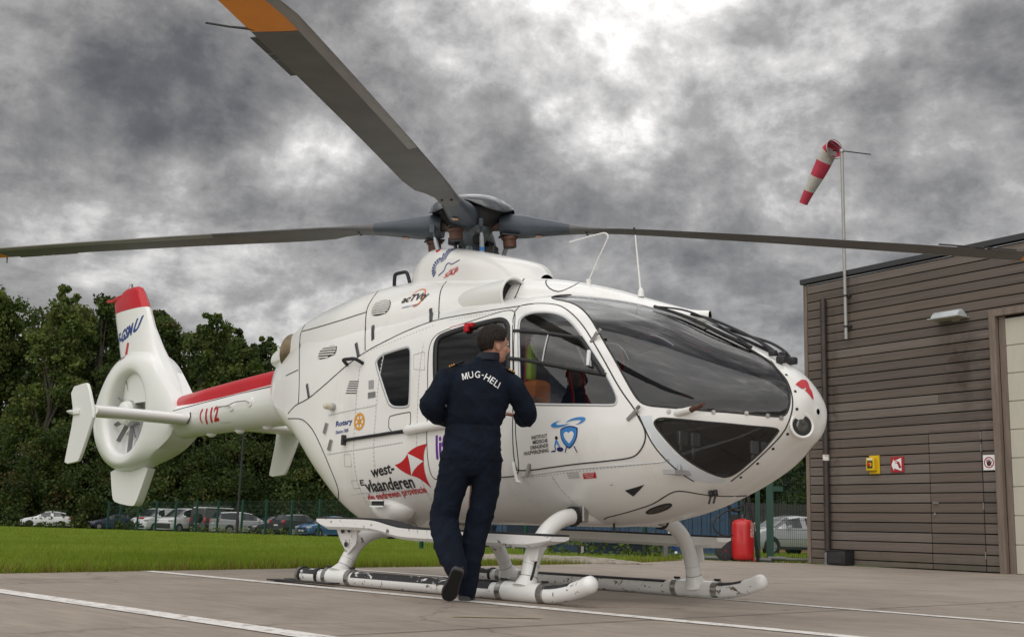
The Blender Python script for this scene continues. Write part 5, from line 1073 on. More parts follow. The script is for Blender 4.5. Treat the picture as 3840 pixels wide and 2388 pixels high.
for x, zt, wy in ((1.98, 1.66, .22), (2.08, 1.84, .42), (2.35, 1.87, .50), (2.65, 1.76, .46), (2.95, 1.58, .36), (3.18, 1.38, .18)):
    gl_.append([Vector((x, wy*sin(a)*1.0+.06, 1.40+(zt-1.40)*max(0, cos(a))**.45)) for a in np.linspace(-pi/2, pi/2, 15)])
MB().loft(gl_, closed=False, caps=False).build('glareshield', M['panel'], heli, True)
MB().box((2.0, .06, 1.40), (.04, .40, .40), Matrix.Rotation(.2, 3, 'Y'), .02).build('instrument_panel', M['panel'], heli)
MB().box((1.85, 0, 1.02), (.7, .26, .34), None, .04).build('centre_console', M['panel'], heli)
for y in (-.5, -.36, .36, .5):
    MB().tube([(2.72, y, .88), (2.74, y, 1.10)], .014, 8).box((2.75, y, 1.13), (.03, .09, .10), None, .01).build('rudder_pedal', M['greymetal'], heli)
MB().box((2.72, -.3, .90), (.10, .62, .03)).build('pedal_beam', M['greymetal'], heli)
for y in (-.40, .40): MB().tube(catmull([(1.55, y, .84), (1.62, y, 1.1), (1.55, y, 1.32), (1.53, y, 1.42)], 3), .018, 8).build('control_stick', M['black'], heli)
MB().box((1.17, -.30, 1.46), (.16, .20, .40), None, .05).box((1.24, -.36, 1.42), (.05, .16, .20), None, .015).build('medical_bag', M['bag'], heli)
MB().box((1.06, -.26, 1.82), (.07, .08, .30), None, .03).build('safety_vest', M['hivis'], heli)
MB().box((1.01, -.24, 1.86), (.04, .09, .46), None, .02).build('belt_reel', M['red'], heli)
for x in (1.05,): MB().tube([(x, -.60, 2.16), (x, .60, 2.16)], .02, 8).build('roof_beam', M['interior'], heli)
# ------------------------------------------------------------------ crew member, seen from behind, mid-step beside the sliding door
from mathutils import noise as mnoise
M['cloth'] = mat('navy_coverall', (.0048, .0088, .019), .85, var=.35, vscale=9, bump=.4, bscale=420, spec=.2)
M['skin'] = mat('skin', (.52, .27, .19), .5, var=.06, vscale=20)
M['hair'] = mat('dark_greying_hair', (.018, .013, .010), .6, var=.6, vscale=70, stretch=(1, 1, .25), spec=.2, bump=.8, bscale=90)
M['shoe'] = mat('black_shoe', (.012, .013, .017), .6, bump=.3, bscale=200)
M['sole'] = mat('grey_sole_rim', (.06, .06, .06), .8, var=.2, vscale=30)
M['tread'] = mat('black_sole_tread', (.010, .010, .011), .9, bump=1, bscale=260)
per = thing('person', 'man in navy flight coverall walking away with one heel raised', 'person', (1.548, -1.393, 0), radians(47))
def limb(mb, pts, rad, n=18, flat=1.0, k=5):
    P = catmull(pts, k); R_ = np.interp(np.linspace(0, len(pts)-1, len(P)), range(len(pts)), rad)
    mb.tube(P, list(R_), n, True, flat)
    for p, r in ((P[0], R_[0]), (P[-1], R_[-1])): mb.lathe([(r*cos(a), r*sin(a)) for a in np.linspace(-pi/2+.05, pi/2-.05, 9)], p, None, n)
    return mb
def blob(mb, c, r, R=None, n=20):
    b = len(mb.V); mb.lathe([(cos(a), sin(a)) for a in np.linspace(-pi/2+.03, pi/2-.03, 13)], (0, 0, 0), None, n)
    c = Vector(c)
    for i in range(b, len(mb.V)):
        v = Vector(mb.V[i]); v = Vector((v.x*r[0], v.y*r[1], v.z*r[2])); v = R @ v if R is not None else v; mb.V[i] = tuple(v+c)
    return mb
def remesh(mb, name, vox, m, parent, smooth=4, disp=None):
    o = obj(name, mb.V, mb.F, m)
    md = o.modifiers.new('r', 'REMESH'); md.mode = 'VOXEL'; md.voxel_size = vox
    ms = o.modifiers.new('s', 'SMOOTH'); ms.iterations = smooth; ms.factor = .5
    d = bpy.context.evaluated_depsgraph_get(); d.update(); me = bpy.data.meshes.new_from_object(o.evaluated_get(d)); old = o.data; o.modifiers.clear(); o.data = me; bpy.data.meshes.remove(old)
    if disp:
        nn = [v.normal.copy() for v in me.vertices]
        for v, q in zip(me.vertices, nn): v.co = v.co+q*disp(v.co)
    me.polygons.foreach_set('use_smooth', [True]*len(me.polygons)); me.materials.clear(); me.materials.append(m); me.update(); o.parent = parent; return o
# body: one continuous figure under the clothes
b = MB()
HC_ = Vector((.178, .02, 1.775)); FA = radians(-60); RH = Matrix.Rotation(FA, 3, 'Z')
hd = lambda x, y, z: HC_+RH @ Vector((x, y, z))
blob(b, HC_+Vector((0, 0, .02)), (.076, .098, .098), RH); blob(b, hd(0, .028, -.05), (.058, .066, .080), RH); blob(b, hd(0, .055, -.095), (.036, .036, .026), RH)
b.tube([hd(0, .098, .005), hd(0, .122, -.035), hd(0, .098, -.048)], [.010, .017, .012], 10)
for s in (-1, 1):
    blob(b, hd(s*.073, -.008, -.022), (.011, .022, .034), RH @ Matrix.Rotation(.2, 3, 'X')); blob(b, hd(s*.035, .085, .022), (.026, .014, .008), RH); blob(b, hd(s*.036, .062, -.03), (.026, .026, .026), RH)
blob(b, hd(0, .092, -.065), (.024, .012, .008), RH)
limb(b, [(.10, .0, 1.50), (.125, .0, 1.60), (.155, .005, 1.70)], [.075, .062, .056])
limb(b, [(.06, 0, .95), (.06, 0, 1.2), (.09, 0, 1.48)], [.085, .085, .10]); limb(b, [(-.12, 0, 1.50), (.30, 0, 1.46)], [.055, .055])
limb(b, [(-.13, 0, 1.52), (-.255, -.05, 1.31), (-.10, .20, 1.24)], [.05, .045, .032]); limb(b, [(.30, 0, 1.47), (.43, .07, 1.285), (.375, .20, 1.29)], [.05, .045, .030])
limb(b, [(-.05, 0, .92), (-.11, .03, .53), (-.04, -.12, .30), (-.03, -.17, .24)], [.09, .065, .042, .030]); limb(b, [(.14, 0, .92), (.09, .08, .52), (.048, .06, .14), (.045, .07, .10)], [.09, .065, .040, .03])
# right hand: palm and five bent fingers, reaching for the door
def handy(b, wr, d, side, up):
    wr = Vector(wr); d = Vector(d).normalized(); up = Vector(up); up = (up-d*up.dot(d)).normalized(); sd_ = d.cross(up)*side
    b.loft([[wr+d*t+sd_*(w_*cos(a))+up*(.014*sin(a)) for a in np.linspace(0, 2*pi, 13)[:-1]] for t, w_ in ((-.01, .026), (.03, .036), (.075, .042), (.09, .040))])
    for i, (o_, L_) in enumerate(((-.031, .060), (-.011, .072), (.011, .067), (.030, .052))):
        p = wr+d*.080+sd_*o_; b.tube([p, p+d*L_*.42, p+d*L_*.75-up*.016, p+d*L_*.86-up*.040], [.0092, .0088, .0080, .0062], 8)
    p = wr+d*.02-sd_*.030; b.tube([p, p+d*.035-sd_*.022-up*.006, p+d*.065-sd_*.020-up*.016], [.0125, .010, .0075], 8)
handy(b, (.365, .205, 1.292), (-.80, .40, .18), 1, (.2, -.1, 1)); handy(b, (-.09, .215, 1.24), (.6, .7, .1), -1, (0, 0, 1))
body = remesh(b, 'body', .0062, M['skin'], per, 3)
for s in (-1, 1):
    blob_ = blob(MB(), hd(s*.034, .089, .008), (.012, .010, .009), RH, 12); blob_.build('eye', M['decalwhite'], body, True); blob(MB(), hd(s*.034, .0985, .008), (.005, .003, .005), RH, 10).build('iris', M['ink'], body, True)
# hair: cap of combed strands over the crown, back and sides
V = []; F = []; nA, nB = 90, 46; ok_ = {}
for i in range(nB):
    th = pi*(i+.5)/nB*.72
    for j in range(nA):
        ph = 2*pi*j/nA; dx, dy, dz = sin(th)*sin(ph), sin(th)*cos(ph), cos(th)
        rr_ = 1.0+.05*mnoise.noise(Vector((dx*9, dy*9, dz*3)))+.035*mnoise.noise(Vector((dx*26, dy*26, dz*5)))
        front = dy; lim = (-.52-.16*max(0, -front)) if front < .10 else (-.52+(front-.10)*2.4)
        side = abs(dx) > .5 and front > -.38 and dz < .02
        keep = dz > lim and not (side and dz < -.12)
        k_ = rr_*(1.07 if dz > .1 else 1.07+.04*min(0, dz)); V.append(hd(dx*.0815*k_, dy*.106*k_-.004, .024+dz*.104*k_)); ok_[i*nA+j] = keep
for i in range(nB-1):
    for j in range(nA):
        f = (i*nA+j, (i+1)*nA+j, (i+1)*nA+(j+1) % nA, i*nA+(j+1) % nA)
        if all(ok_[q] for q in f): F.append(f)
F.append(tuple(range(nA))); hair = obj('hair', V, F, M['hair'], per, True)
sm = hair.modifiers.new('t', 'SOLIDIFY'); sm.thickness = .012; sm.offset = -1
M['grey_hair'] = mat('grey_hair_strand', (.16, .145, .13), .5)
for k in range(16):
    a = random.uniform(-.3, 2.6); th0 = random.uniform(.35, 1.25); P = []
    for t in np.linspace(0, 1, 5):
        th = th0+t*.35; ph = a+t*.15; P.append(hd(sin(th)*sin(ph)*.0900, sin(th)*cos(ph)*.117-.004, .024+cos(th)*.1145))
    if k == 0: hs = MB()
    hs.tube(P, .0016, 4)
tag(hs.build('grey_strands', M['grey_hair'], hair), kind='stuff')
# coverall
c = MB()
def ering(z, cx_, cy_, rx, ry, n=28): return [Vector((cx_+rx*np.sign(cos(t))*abs(cos(t))**.85, cy_+ry*np.sign(sin(t))*abs(sin(t))**.85, z)) for t in np.linspace(0, 2*pi, n+1)[:-1]]
c.loft([ering(*q) for q in ((.84, .045, .0, .12, .09), (.89, .045, .0, .178, .125), (.98, .045, -.005, .197, .138), (1.06, .05, -.005, .198, .135), (1.15, .05, 0, .192, .125), (1.195, .055, 0, .188, .118), (1.215, .055, 0, .196, .124), (1.28, .07, -.005, .205, .135), (1.38, .08, -.01, .215, .142), (1.48, .085, -.01, .215, .138), (1.56, .09, -.005, .20, .115), (1.615, .10, 0, .15, .09), (1.65, .112, .0, .095, .075), (1.675, .118, .003, .080, .074))])
limb(c, [(-.085, 0, 1.535), (-.145, -.01, 1.50), (-.205, -.035, 1.40), (-.252, -.06, 1.315), (-.20, .04, 1.265), (-.115, .20, 1.24)], [.082, .090, .083, .080, .072, .058])
limb(c, [(.26, 0, 1.505), (.325, .005, 1.465), (.390, .03, 1.37), (.432, .065, 1.285), (.415, .13, 1.272), (.385, .185, 1.285)], [.080, .084, .076, .071, .066, .054])
limb(c, [(-.045, 0, .96), (-.076, .01, .80), (-.118, .035, .63), (-.130, .04, .53), (-.088, -.05, .38), (-.035, -.16, .245), (-.025, -.185, .215)], [.125, .110, .100, .098, .097, .080, .076])
limb(c, [(.14, 0, .96), (.150, .02, .80), (.125, .06, .62), (.104, .085, .51), (.072, .07, .36), (.052, .05, .20), (.045, .05, .085)], [.118, .104, .094, .090, .086, .078, .072])
def fold(p):
    a = mnoise.noise(Vector((p.x*6, p.y*6, p.z*2.6)))*.008
    a += (1-abs(mnoise.noise(Vector((p.x*5+3, p.y*6, p.z*10+p.x*7)))))**4*.0100*(1 if (p.z < .62 or p.x < -.16 or p.x > .30 or .95 < p.z < 1.4) else .25)
    a += (1-abs(mnoise.noise(Vector((p.x*11+8, p.y*9, p.z*14-p.x*10)))))**5*.0045*(1 if p.z < 1.1 else .5)
    # gathered waist seam
    a -= .006*math.exp(-((p.z-1.192)/.012)**2)
    return a-.003
cov = remesh(c, 'coverall', .0085, M['cloth'], per, 9, fold)
BCV = BVHTree.FromPolygons([v.co.copy() for v in cov.data.vertices], [tuple(p.vertices) for p in cov.data.polygons])
def onback(x, z):
    l, n, i, d = BCV.ray_cast(Vector((x, -1, z)), Vector((0, 1, 0)))
    if l is None: l, n, i, d = BCV.find_nearest(Vector((x, -.14, z)))
    return l, n
bl_x = [-.036, .037, .086, .143, .215]; bl_z = [1.494, 1.514, 1.515, 1.490, 1.440]
txt = 'MUG-HELI'; ws = []
def glyph(ch):
    if ch != 'M': return text2d(ch, 0, .008)
    P = [(0, 0), (0, .70), (.165, .70), (.325, .20), (.485, .70), (.65, .70), (.65, 0), (.53, 0), (.53, .50), (.375, .03), (.275, .03), (.12, .50), (.12, 0)]
    uv4, tr = cdt_regions([], [P]); cen = uv4[np.array(tr)].mean(1); k = inpoly(cen, P); return uv4, [t for t, q in zip(tr, k) if q]
gly = [glyph(ch) for ch in txt]; wid = [g[0][:, 0].max()+.10 for g in gly]; tot = sum(wid); u0 = 0
hH = gly[0][0][:, 1].max()
for (gv_, gf), w_ in zip(gly, wid):
    um = (u0+w_/2)/tot; x0 = bl_x[0]+(bl_x[-1]-bl_x[0])*um; z0 = float(np.interp(x0, bl_x, bl_z)); sl_ = (np.interp(x0+.03, bl_x, bl_z)-np.interp(x0-.03, bl_x, bl_z))/.06
    sc = (bl_x[-1]-bl_x[0])/tot; ca_, sa_ = 1/sqrt(1+sl_**2), sl_/sqrt(1+sl_**2); V = []
    dz0 = .32 if w_ < .45 and gv_[:, 1].max() < .2 else 0
    for gx, gy in gv_:
        lx = (gx-(w_-.10)/2)*sc/ca_; lz = (gy+dz0)/hH*.048; l, n = onback(x0+lx*ca_-lz*sa_, z0+lx*sa_+lz*ca_); V.append(l+Vector((0, -.0035, 0)))
    obj('back_letter', V, gf, M['decalwhite'], cov); u0 += w_
# collar, epaulettes with gold bars, cuffs, waistband stitching
M['cloth2'] = mat('navy_coverall_trim', (.006, .010, .021), .8, bump=.4, bscale=420)
cr_ = MB(); cr_.loft([[Vector((.128+.078*k*cos(t)+.02*s_, .003+.078*k*sin(t)+.01*s_, 1.655+.055*s_-.02*max(0, sin(t)))) for t in np.linspace(0, 2*pi, 29)[:-1]] for s_, k in ((0, 1.12), (.5, 1.08), (1, .98), (1, .88), (.3, .86))], caps=False)
cr_.build('collar', M['cloth2'], cov, True)
for cxy, ang, tilt in (((-.085, .0, 1.612), 0, -.42), ((.275, .0, 1.572), 0, .40)):
    Rz = Matrix.Rotation(tilt, 3, 'Y'); l, n, i, d = BCV.ray_cast(Vector((cxy[0], cxy[1]-.01, 2)), Vector((0, 0, -1))); l = l if l is not None else Vector(cxy)
    ep = MB().box(l+Vector((0, -.01, .006)), (.12, .055, .012), Rz, .005).build('epaulette', M['cloth2'], cov)
    sgn = -1 if tilt < 0 else 1
    for k in range(3): MB().box(l+Rz @ Vector((sgn*(.045-.016*k), -.01, .009)), (.007, .057, .012), Rz).build('rank_bar', M['gold'], ep)
# shoes
def shoe(name, heel, toe, up):
    heel = Vector(heel); toe = Vector(toe); d = (toe-heel); L_ = d.length; d.normalize(); up = Vector(up); up = (up-d*up.dot(d)).normalized(); sd_ = d.cross(up)
    rr = []; 
    for t, w_, h_ in ((-.01, .018, .045), (.0, .032, .085), (.12, .038, .105), (.28, .038, .10), (.45, .041, .075), (.65, .048, .055), (.82, .045, .045), (.94, .032, .036), (1.0, .012, .02)):
        rr.append([heel+d*L_*t+sd_*(w_*np.sign(cos(a))*abs(cos(a))**.8)+up*(.012+h_*.5+h_*.5*np.sign(sin(a))*abs(sin(a))**.8) for a in np.linspace(0, 2*pi, 17)[:-1]])
    s_ = MB().loft(rr).build(name, M['shoe'], per, True, 70)
    out = [(t, w_+.006) for t, w_ in ((-.025, .008), (-.01, .026), (.05, .036), (.2, .038), (.4, .038), (.6, .046), (.75, .050), (.88, .044), (.98, .026), (1.02, .008))]
    P2 = [(t, w_) for t, w_ in out]+[(t, -w_) for t, w_ in out[::-1]]; n = len(P2)
    V = [heel+d*L_*t+sd_*y+up*zz_ for zz_ in (-.004, .022) for t, y in P2]
    obj('sole_rim', V, [tuple(range(n))[::-1], tuple(n+i for i in range(n))]+[(i, (i+1) % n, n+(i+1) % n, n+i) for i in range(n)], M['sole'], s_)
    V = [heel+d*L_*(.5+(t-.5)*.93)+sd_*y*.84+up*zz_ for zz_ in (-.009, .0) for t, y in P2]
    obj('sole_tread', V, [tuple(range(n))[::-1], tuple(n+i for i in range(n))]+[(i, (i+1) % n, n+(i+1) % n, n+i) for i in range(n)], M['tread'], s_)
shoe('shoe', (-.012, -.285, .215), (-.085, -.145, .014), (.10, .72, .60)); shoe('shoe', (.03, .0, .012), (.055, .285, .012), (0, 0, 1))
# ------------------------------------------------------------------ timber hangar
WD = Vector((.98207, -.18848, 0)); WN = Vector((-.18848, -.98207, 0)); W0 = Vector((-5.38, 14.63, 0))    # along the wall, out of it, its left foot
WR = Matrix(((WD.x, -WN.x, 0), (WD.y, -WN.y, 0), (0, 0, 1)))      # local x along, y into the wall, z up
def wl(a, out, z): return W0+WD*a+WN*out+Vector((0, 0, z))
bld = thing('hangar', 'brown timber clad hangar with a side door and cream sliding door', 'building', tuple(W0), atan2(WD.y, WD.x))
M['wood'] = []
for i, cc in enumerate(((.120, .097, .082), (.142, .115, .099), (.102, .083, .071), (.156, .131, .114), (.128, .100, .083))):
    M['wood'].append(mat('weathered_plank', cc, .75, var=.22, vscale=2.0, bump=.3, bscale=14, stretch=(.35, 5, 9), dirt=(.09, .066, .052), dscale=1.1, dpos=(.50, .85)))
def wood_wear(m):
    # run-off under the floodlight and by the pole clamps, green splash zone at the foot: marks at fixed places on the wall
    t = m.node_tree; b = t.nodes['Principled BSDF']; old = b.inputs['Base Color'].links[0].from_socket
    g_ = t.nodes.new('ShaderNodeNewGeometry'); sp = t.nodes.new('ShaderNodeSeparateXYZ'); t.links.new(g_.outputs['Position'], sp.inputs[0])
    al = mth('ADD', mth('MULTIPLY', mth('SUBTRACT', sp.outputs[0], W0.x, t), WD.x, t), mth('MULTIPLY', mth('SUBTRACT', sp.outputs[1], W0.y, t), WD.y, t), t)
    nz = noise(g_.outputs['Position'], 2.6, 6, .65, .3, t)
    def spot(a0, wa, z0, wz, k):
        u = mth('POWER', mth('DIVIDE', mth('SUBTRACT', al, a0, t), wa, t), 2.0, t); v = mth('POWER', mth('DIVIDE', mth('SUBTRACT', sp.outputs[2], z0, t), wz, t), 2.0, t)
        return mth('MULTIPLY', mth('POWER', 2.718, mth('MULTIPLY', mth('ADD', u, v, t), -1.0, t), t), k, t)
    f = mth('ADD', mth('ADD', spot(3.75, .38, 3.85, .62, 1.5), spot(4.2, .5, 2.9, .8, .6), t), mth('ADD', spot(1.28, .16, 5.3, .5, 1.1), spot(.78, .12, 3.0, 2.6, .9), t), t)
    f = mth('MULTIPLY', f, ramp(nz, [(.38, 0.0), (.62, 1.0)], t), t, True)
    mx = t.nodes.new('ShaderNodeMix'); mx.data_type = 'RGBA'; t.links.new(mth('MULTIPLY', f, .75, t), mx.inputs[0]); t.links.new(old, mx.inputs[6]); mx.inputs[7].default_value = (.045, .030, .020, 1)
    gr = mth('MULTIPLY', mth('SUBTRACT', 1.0, mth('MINIMUM', mth('MULTIPLY', sp.outputs[2], 2.6, t), 1.0, t), t), ramp(nz, [(.35, 0.0), (.65, .9)], t), t)
    m2 = t.nodes.new('ShaderNodeMix'); m2.data_type = 'RGBA'; t.links.new(gr, m2.inputs[0]); t.links.new(mx.outputs[2], m2.inputs[6]); m2.inputs[7].default_value = (.075, .078, .045, 1)
    t.links.new(m2.outputs[2], b.inputs['Base Color'])
for m_ in M['wood']: wood_wear(m_)
M['woodtrim'] = mat('plank_trim', (.185, .145, .118), .75, var=.2, vscale=3, stretch=(6, 6, .6), dirt=(.10, .065, .045), dscale=1.5, dpos=(.5, .8))
M['cav'] = mat('dark_cavity', (.012, .011, .010), .9)
M['coping'] = mat('dark_zinc_coping', (.055, .055, .06), .5, .4)
ZT = 5.88; DW = 9.0
core = MB().box((4.6, 4.6, ZT/2), (9.2-.10, 9.1, ZT-.06)).build('core_wall', M['cav'], bld)
HP = .1835; nrow = 33
segs = {}
plank0 = {}
def plank(x0, x1, z, h, out=0.0, par=bld, mi=None):
    w_ = x1-x0; key = (round(w_, 2), round(h, 2), mi if mi is not None else random.randrange(5))
    if key not in plank0:
        o = MB().box((0, 0, 0), (w_, .028, h-.020), bev=.004).build('plank', M['wood'][key[2]], bld); plank0[key] = o
    else:
        o = plank0[key].copy(); C.objects.link(o)
    o.parent = par; o.location = ((x0+x1)/2, -.034-out-random.uniform(0, .003), z+h/2); return o
for r in range(nrow+1):
    z = .012+.11+(r-1)*HP if r else .012; h = HP if r else .11
    if z+h > ZT-.05: h = ZT-.05-z
    if h < .06: continue
    x1 = 4.40 if z < 4.52 else 5.9
    if z+h*.5 < 2.54:
        plank(.11, 3.005, z, h); 
        plank(4.125, 4.40, z, h)
    else:
        cut = (2.0, 3.25, 1.45, 2.6)[r % 4] if r % 5 == 2 else x1
        plank(.11, min(cut, x1), z, h)
        if cut < x1: plank(cut+.004, x1, z, h)
    if z < 4.6: plank(7.8, 9.2, z, h)
door_o = MB().box((3.565, -.015, 1.29), (1.09, .03, 2.54)).build('side_door', M['cav'], bld)
for r in range(15):
    z = .012 if not r else .012+.11+(r-1)*HP; h = .11 if not r else HP
    if z+h > 2.565: h = 2.565-z
    if h > .05: plank(3.022, 4.108, z, h, .004, door_o)
MB().box((3.14, -.085, 1.22), (.13, .018, .018), bev=.006).box((3.085, -.065, 1.22), (.02, .05, .02)).lathe([(.024, 0), (.024, .01)], (3.09, -.055, 1.22), Matrix.Rotation(pi/2, 3, 'X'), 14).lathe([(.026, 0), (.026, .012)], (3.10, -.053, 1.02), Matrix.Rotation(pi/2, 3, 'X'), 14).build('door_handle', M['steel'], door_o)
for z in (.30, 1.16, 2.20, 2.42): MB().box((4.117, -.058, z), (.020, .02, .13)).build('hinge', M['steel'], door_o)
for z0, z1, x in ((0, ZT-.05, .05),): MB().box((x, -.03, (z0+z1)/2), (.095, .055, z1-z0), bev=.006).build('corner_board', M['woodtrim'], bld)
MB().box((.0, 4.55, ZT/2), (.04, 9.0, ZT-.1)).build('end_cladding', M['woodtrim'], bld)
MB().box((4.6, -.03, ZT+.03), (9.3, .15, .11), bev=.006).build('coping', M['coping'], bld)
# sliding door in its deep frame
fr = MB().box((4.47, -.055, 2.27), (.13, .10, 4.54), bev=.006).box((4.60, .10, 2.27), (.12, .20, 4.54)).box((6.1, -.055, 4.60), (3.39, .10, .12), bev=.006).box((7.73, -.055, 2.27), (.13, .10, 4.54), bev=.006).build('gate_frame', M['woodtrim'], bld)
M['cream'] = mat('cream_gate_panel', (.50, .475, .40), .5, var=.05, vscale=2, dirt=(.22, .09, .03), dscale=2.2, dpos=(.66, .80), stretch=(3.0, 1, .6))
gate = MB().box((6.18, .06, 2.25), (3.05, .04, 4.5)).build('sliding_gate', M['cream'], bld)
for k in range(9): MB().box((6.18, .028, .25+k*.5), (3.04, .03, .485), bev=.006).build('gate_panel', M['cream'], gate)
# downpipe with brackets
M['pipe'] = mat('brown_downpipe', (.038, .026, .022), .45, var=.3, vscale=4, dirt=(.12, .11, .10), dscale=5, dpos=(.62, .8))
dp = MB().tube([(.60, -.125, .18), (.60, -.125, 5.45)], .062, 16).build('downpipe', M['pipe'], bld, True)
for z in (5.0, 3.9, 3.1, 2.55, 1.2): MB().tube([(.60, -.125, z-.025), (.60, -.125, z+.025)], .068, 16).box((.60, -.08, z), (.05, .08, .03)).build('pipe_bracket', M['darkmetal'], dp, True)
MB().tube([(.60, -.125, 2.08), (.60, -.125, 2.20)], .066, 16).build('pipe_tape', M['line'], dp, True)
MB().tube([(.60, -.125, 0), (.60, -.125, .24)], .070, 16).build('pipe_foot', mat('galvanised_foot', (.25, .25, .25), .5, .3, var=.4, vscale=20), dp, True)
def wthing(name, label, cat, a, out, z): return thing(name, label, cat, tuple(wl(a, out, z)), atan2(WD.y, WD.x))
# floodlight
fl = wthing('floodlight', 'grey bulkhead floodlight on the timber wall above the side door', 'lamp', 3.66, .05, 4.62)
M['lampgrey'] = mat('pale_grey_housing', (.44, .47, .48), .45, var=.05)
rr = []
for t in np.linspace(0, pi, 9): rr.append((-.14*cos(t)*1.0-.16, .13*sin(t)))
MB().loft([[Vector((x*k, y, z*k2)) for y, z in rr] for x, k, k2 in ((-.30, .96, .75), (-.27, 1, 1), (.27, 1, 1), (.30, .96, .75))]).box((0, -.17, -.012), (.66, .36, .022), None, .006).build('housing', M['lampgrey'], fl, True)
MB().box((0, -.17, -.028), (.56, .27, .014)).build('lens', mat('flood_lens', (.35, .34, .24), .3), fl); MB().box((.05, -.0, .0), (.16, .08, .10), None, .01).build('mount', M['greymetal'], fl)
# emergency switch box
ys = wthing('emergency_switch', 'yellow emergency stop box with red button on the timber wall', 'switch', 1.76, .05, 1.965)
M['yellow'] = mat('yellow_plastic', (.66, .44, .01), .4)
MB().box((.01, -.02, 0), (.24, .03, .36), None, .004).build('back_plate', M['yellow'], ys); MB().box((-.02, -.075, .005), (.20, .10, .25), None, .012).build('box', M['yellow'], ys)
MB().box((-.02, -.128, .0), (.12, .012, .14)).build('recess', M['darkmetal'], ys); MB().box((-.02, -.135, 0), (.09, .012, .07)).build('button_plate', M['yellow'], ys); MB().lathe([(.034, 0), (.034, .02), (.015, .03)], (-.035, -.138, .0), Matrix.Rotation(pi/2, 3, 'X'), 16).build('button', M['red'], ys); MB().box((-.02, -.128, .105), (.12, .006, .03)).build('label_strip', M['decalwhite'], ys)
def flat(name, P, out, m, par): 
    uv3, tr = cdt_regions([], [P]); cen = uv3[np.array(tr)].mean(1); k = inpoly(cen, P); return obj(name, [(x, -out, z) for x, z in uv3], [t for t, q in zip(tr, k) if q], m, par)
# fire equipment sign
rs_ = wthing('fire_sign', 'red fire extinguisher sign with white arrow beside the yellow box', 'sign', 2.30, .05, 1.955)
MB().box((0, -.012, 0), (.30, .02, .30), None, .003).build('plate', mat('sign_red', (.36, .02, .025), .4), rs_)
flat('arrow', [(-.13, -.01), (-.075, .11), (-.075, .065), (.10, .125), (.10, -.125), (-.075, -.07), (-.075, -.12)], .0235, M['decalwhite'], rs_)
flat('extinguisher_symbol', [(.02, .055), (.05, .05), (.10, -.06), (.055, -.085), (.005, .02)], .0245, mat('sign_red2', (.36, .02, .025), .4), rs_); ringpts = arc(-.012, .045, .028, .028, 0, 360, 14)[:-1]; flat('extinguisher_hose', ringpts, .0245, bpy.data.materials['sign_red2'], rs_); flat('extinguisher_hose_gap', arc(-.012, .045, .014, .014, 0, 360, 12)[:-1], .0252, M['decalwhite'], rs_)
# no entry sign
ne = wthing('no_entry_sign', 'white no entry sign with crossed out black hand beside the gate frame', 'sign', 4.27, .05, 1.93)
MB().box((0, -.012, 0), (.235, .02, .27), None, .003).build('plate', M['decalwhite'], ne)
o1 = arc(0, 0, .100, .100, 0, 360, 32); i1 = arc(0, 0, .080, .080, 0, 360, 32); obj('ring', [(x, -.0235, z) for x, z in o1+i1], [(k, k+1, 34+k, 33+k) for k in range(32)], bpy.data.materials['sign_red2'], ne)
flat('hand', [(-.03, -.06), (.025, -.06), (.05, -.01), (.058, .022), (.045, .024), (.032, -.002), (.03, .055), (.019, .055), (.016, .006), (.008, .062), (-.004, .062), (-.005, .006), (-.017, .055), (-.028, .052), (-.022, .002), (-.042, .03), (-.052, .024), (-.042, -.02)], .0240, M['ink'], ne)
flat('slash', [(-.064, .056), (-.056, .064), (.064, -.056), (.056, -.064)], .0250, bpy.data.materials['sign_red2'], ne)
# black box by the pipe
tb = wthing('ground_box', 'black plastic bait box on the concrete against the timber wall', 'box', .98, .20, 0)
MB().box((0, 0, .145), (.46, .30, .27), None, .02).build('body', M['black'], tb, True); MB().box((0, .0, .285), (.47, .31, .02), None, .008).build('lid', M['black'], tb); MB().box((.0, -.155, .14), (.34, .012, .18), None, .003).build('front_panel', M['darkmetal'], tb)
# ------------------------------------------------------------------ windsock
ws_ = wthing('windsock', 'red and white striped windsock drooping from a grey pole', 'windsock', 1.20, .14, 0)
M['pole'] = mat('galvanised_pole', (.36, .355, .34), .45, .3, dirt=(.22, .16, .11), dscale=9, dpos=(.55, .75))
MB().tube([(0, 0, 4.52), (0, 0, 8.52)], .034, 12).build('pole', M['pole'], ws_, True); MB().tube([(0, 0, 8.50), (0, 0, 8.56)], .05, 12).build('swivel', M['greymetal'], ws_, True)
for z in (4.78, 5.42): MB().tube([(-.045, .0, z), (.045, 0, z)], .02, 8).box((.04, .07, z), (.10, .10, .05)).tube([(0, 0, z-.02), (0, 0, z+.02)], .044, 12).build('clamp', M['darkmetal'], ws_)
MB().tube([(-.24, 0, 8.60), (0, 0, 8.53), (.66, 0.1, 8.30)], .013, 8).tube([(0, 0, 8.54), (-.17, -.18, 8.74)], .011, 6).tube([(0, 0, 8.54), (-.20, .15, 8.62)], .011, 6).build('swivel_arm', M['darkmetal'], ws_, True)
M['sockred'] = mat('faded_red_nylon', (.50, .045, .085), .7, var=.1, vscale=8, bump=.3, bscale=30); M['sockwhite'] = mat('dirty_white_nylon', (.52, .50, .47), .7, var=.08, vscale=8, bump=.3, bscale=30)
ax = catmull([(-.19, 0, 8.62), (-.31, 0, 8.60), (-.48, 0, 8.42), (-.69, 0, 8.14), (-.90, 0, 7.86), (-1.07, 0, 7.62)], 8); L_ = len(ax)
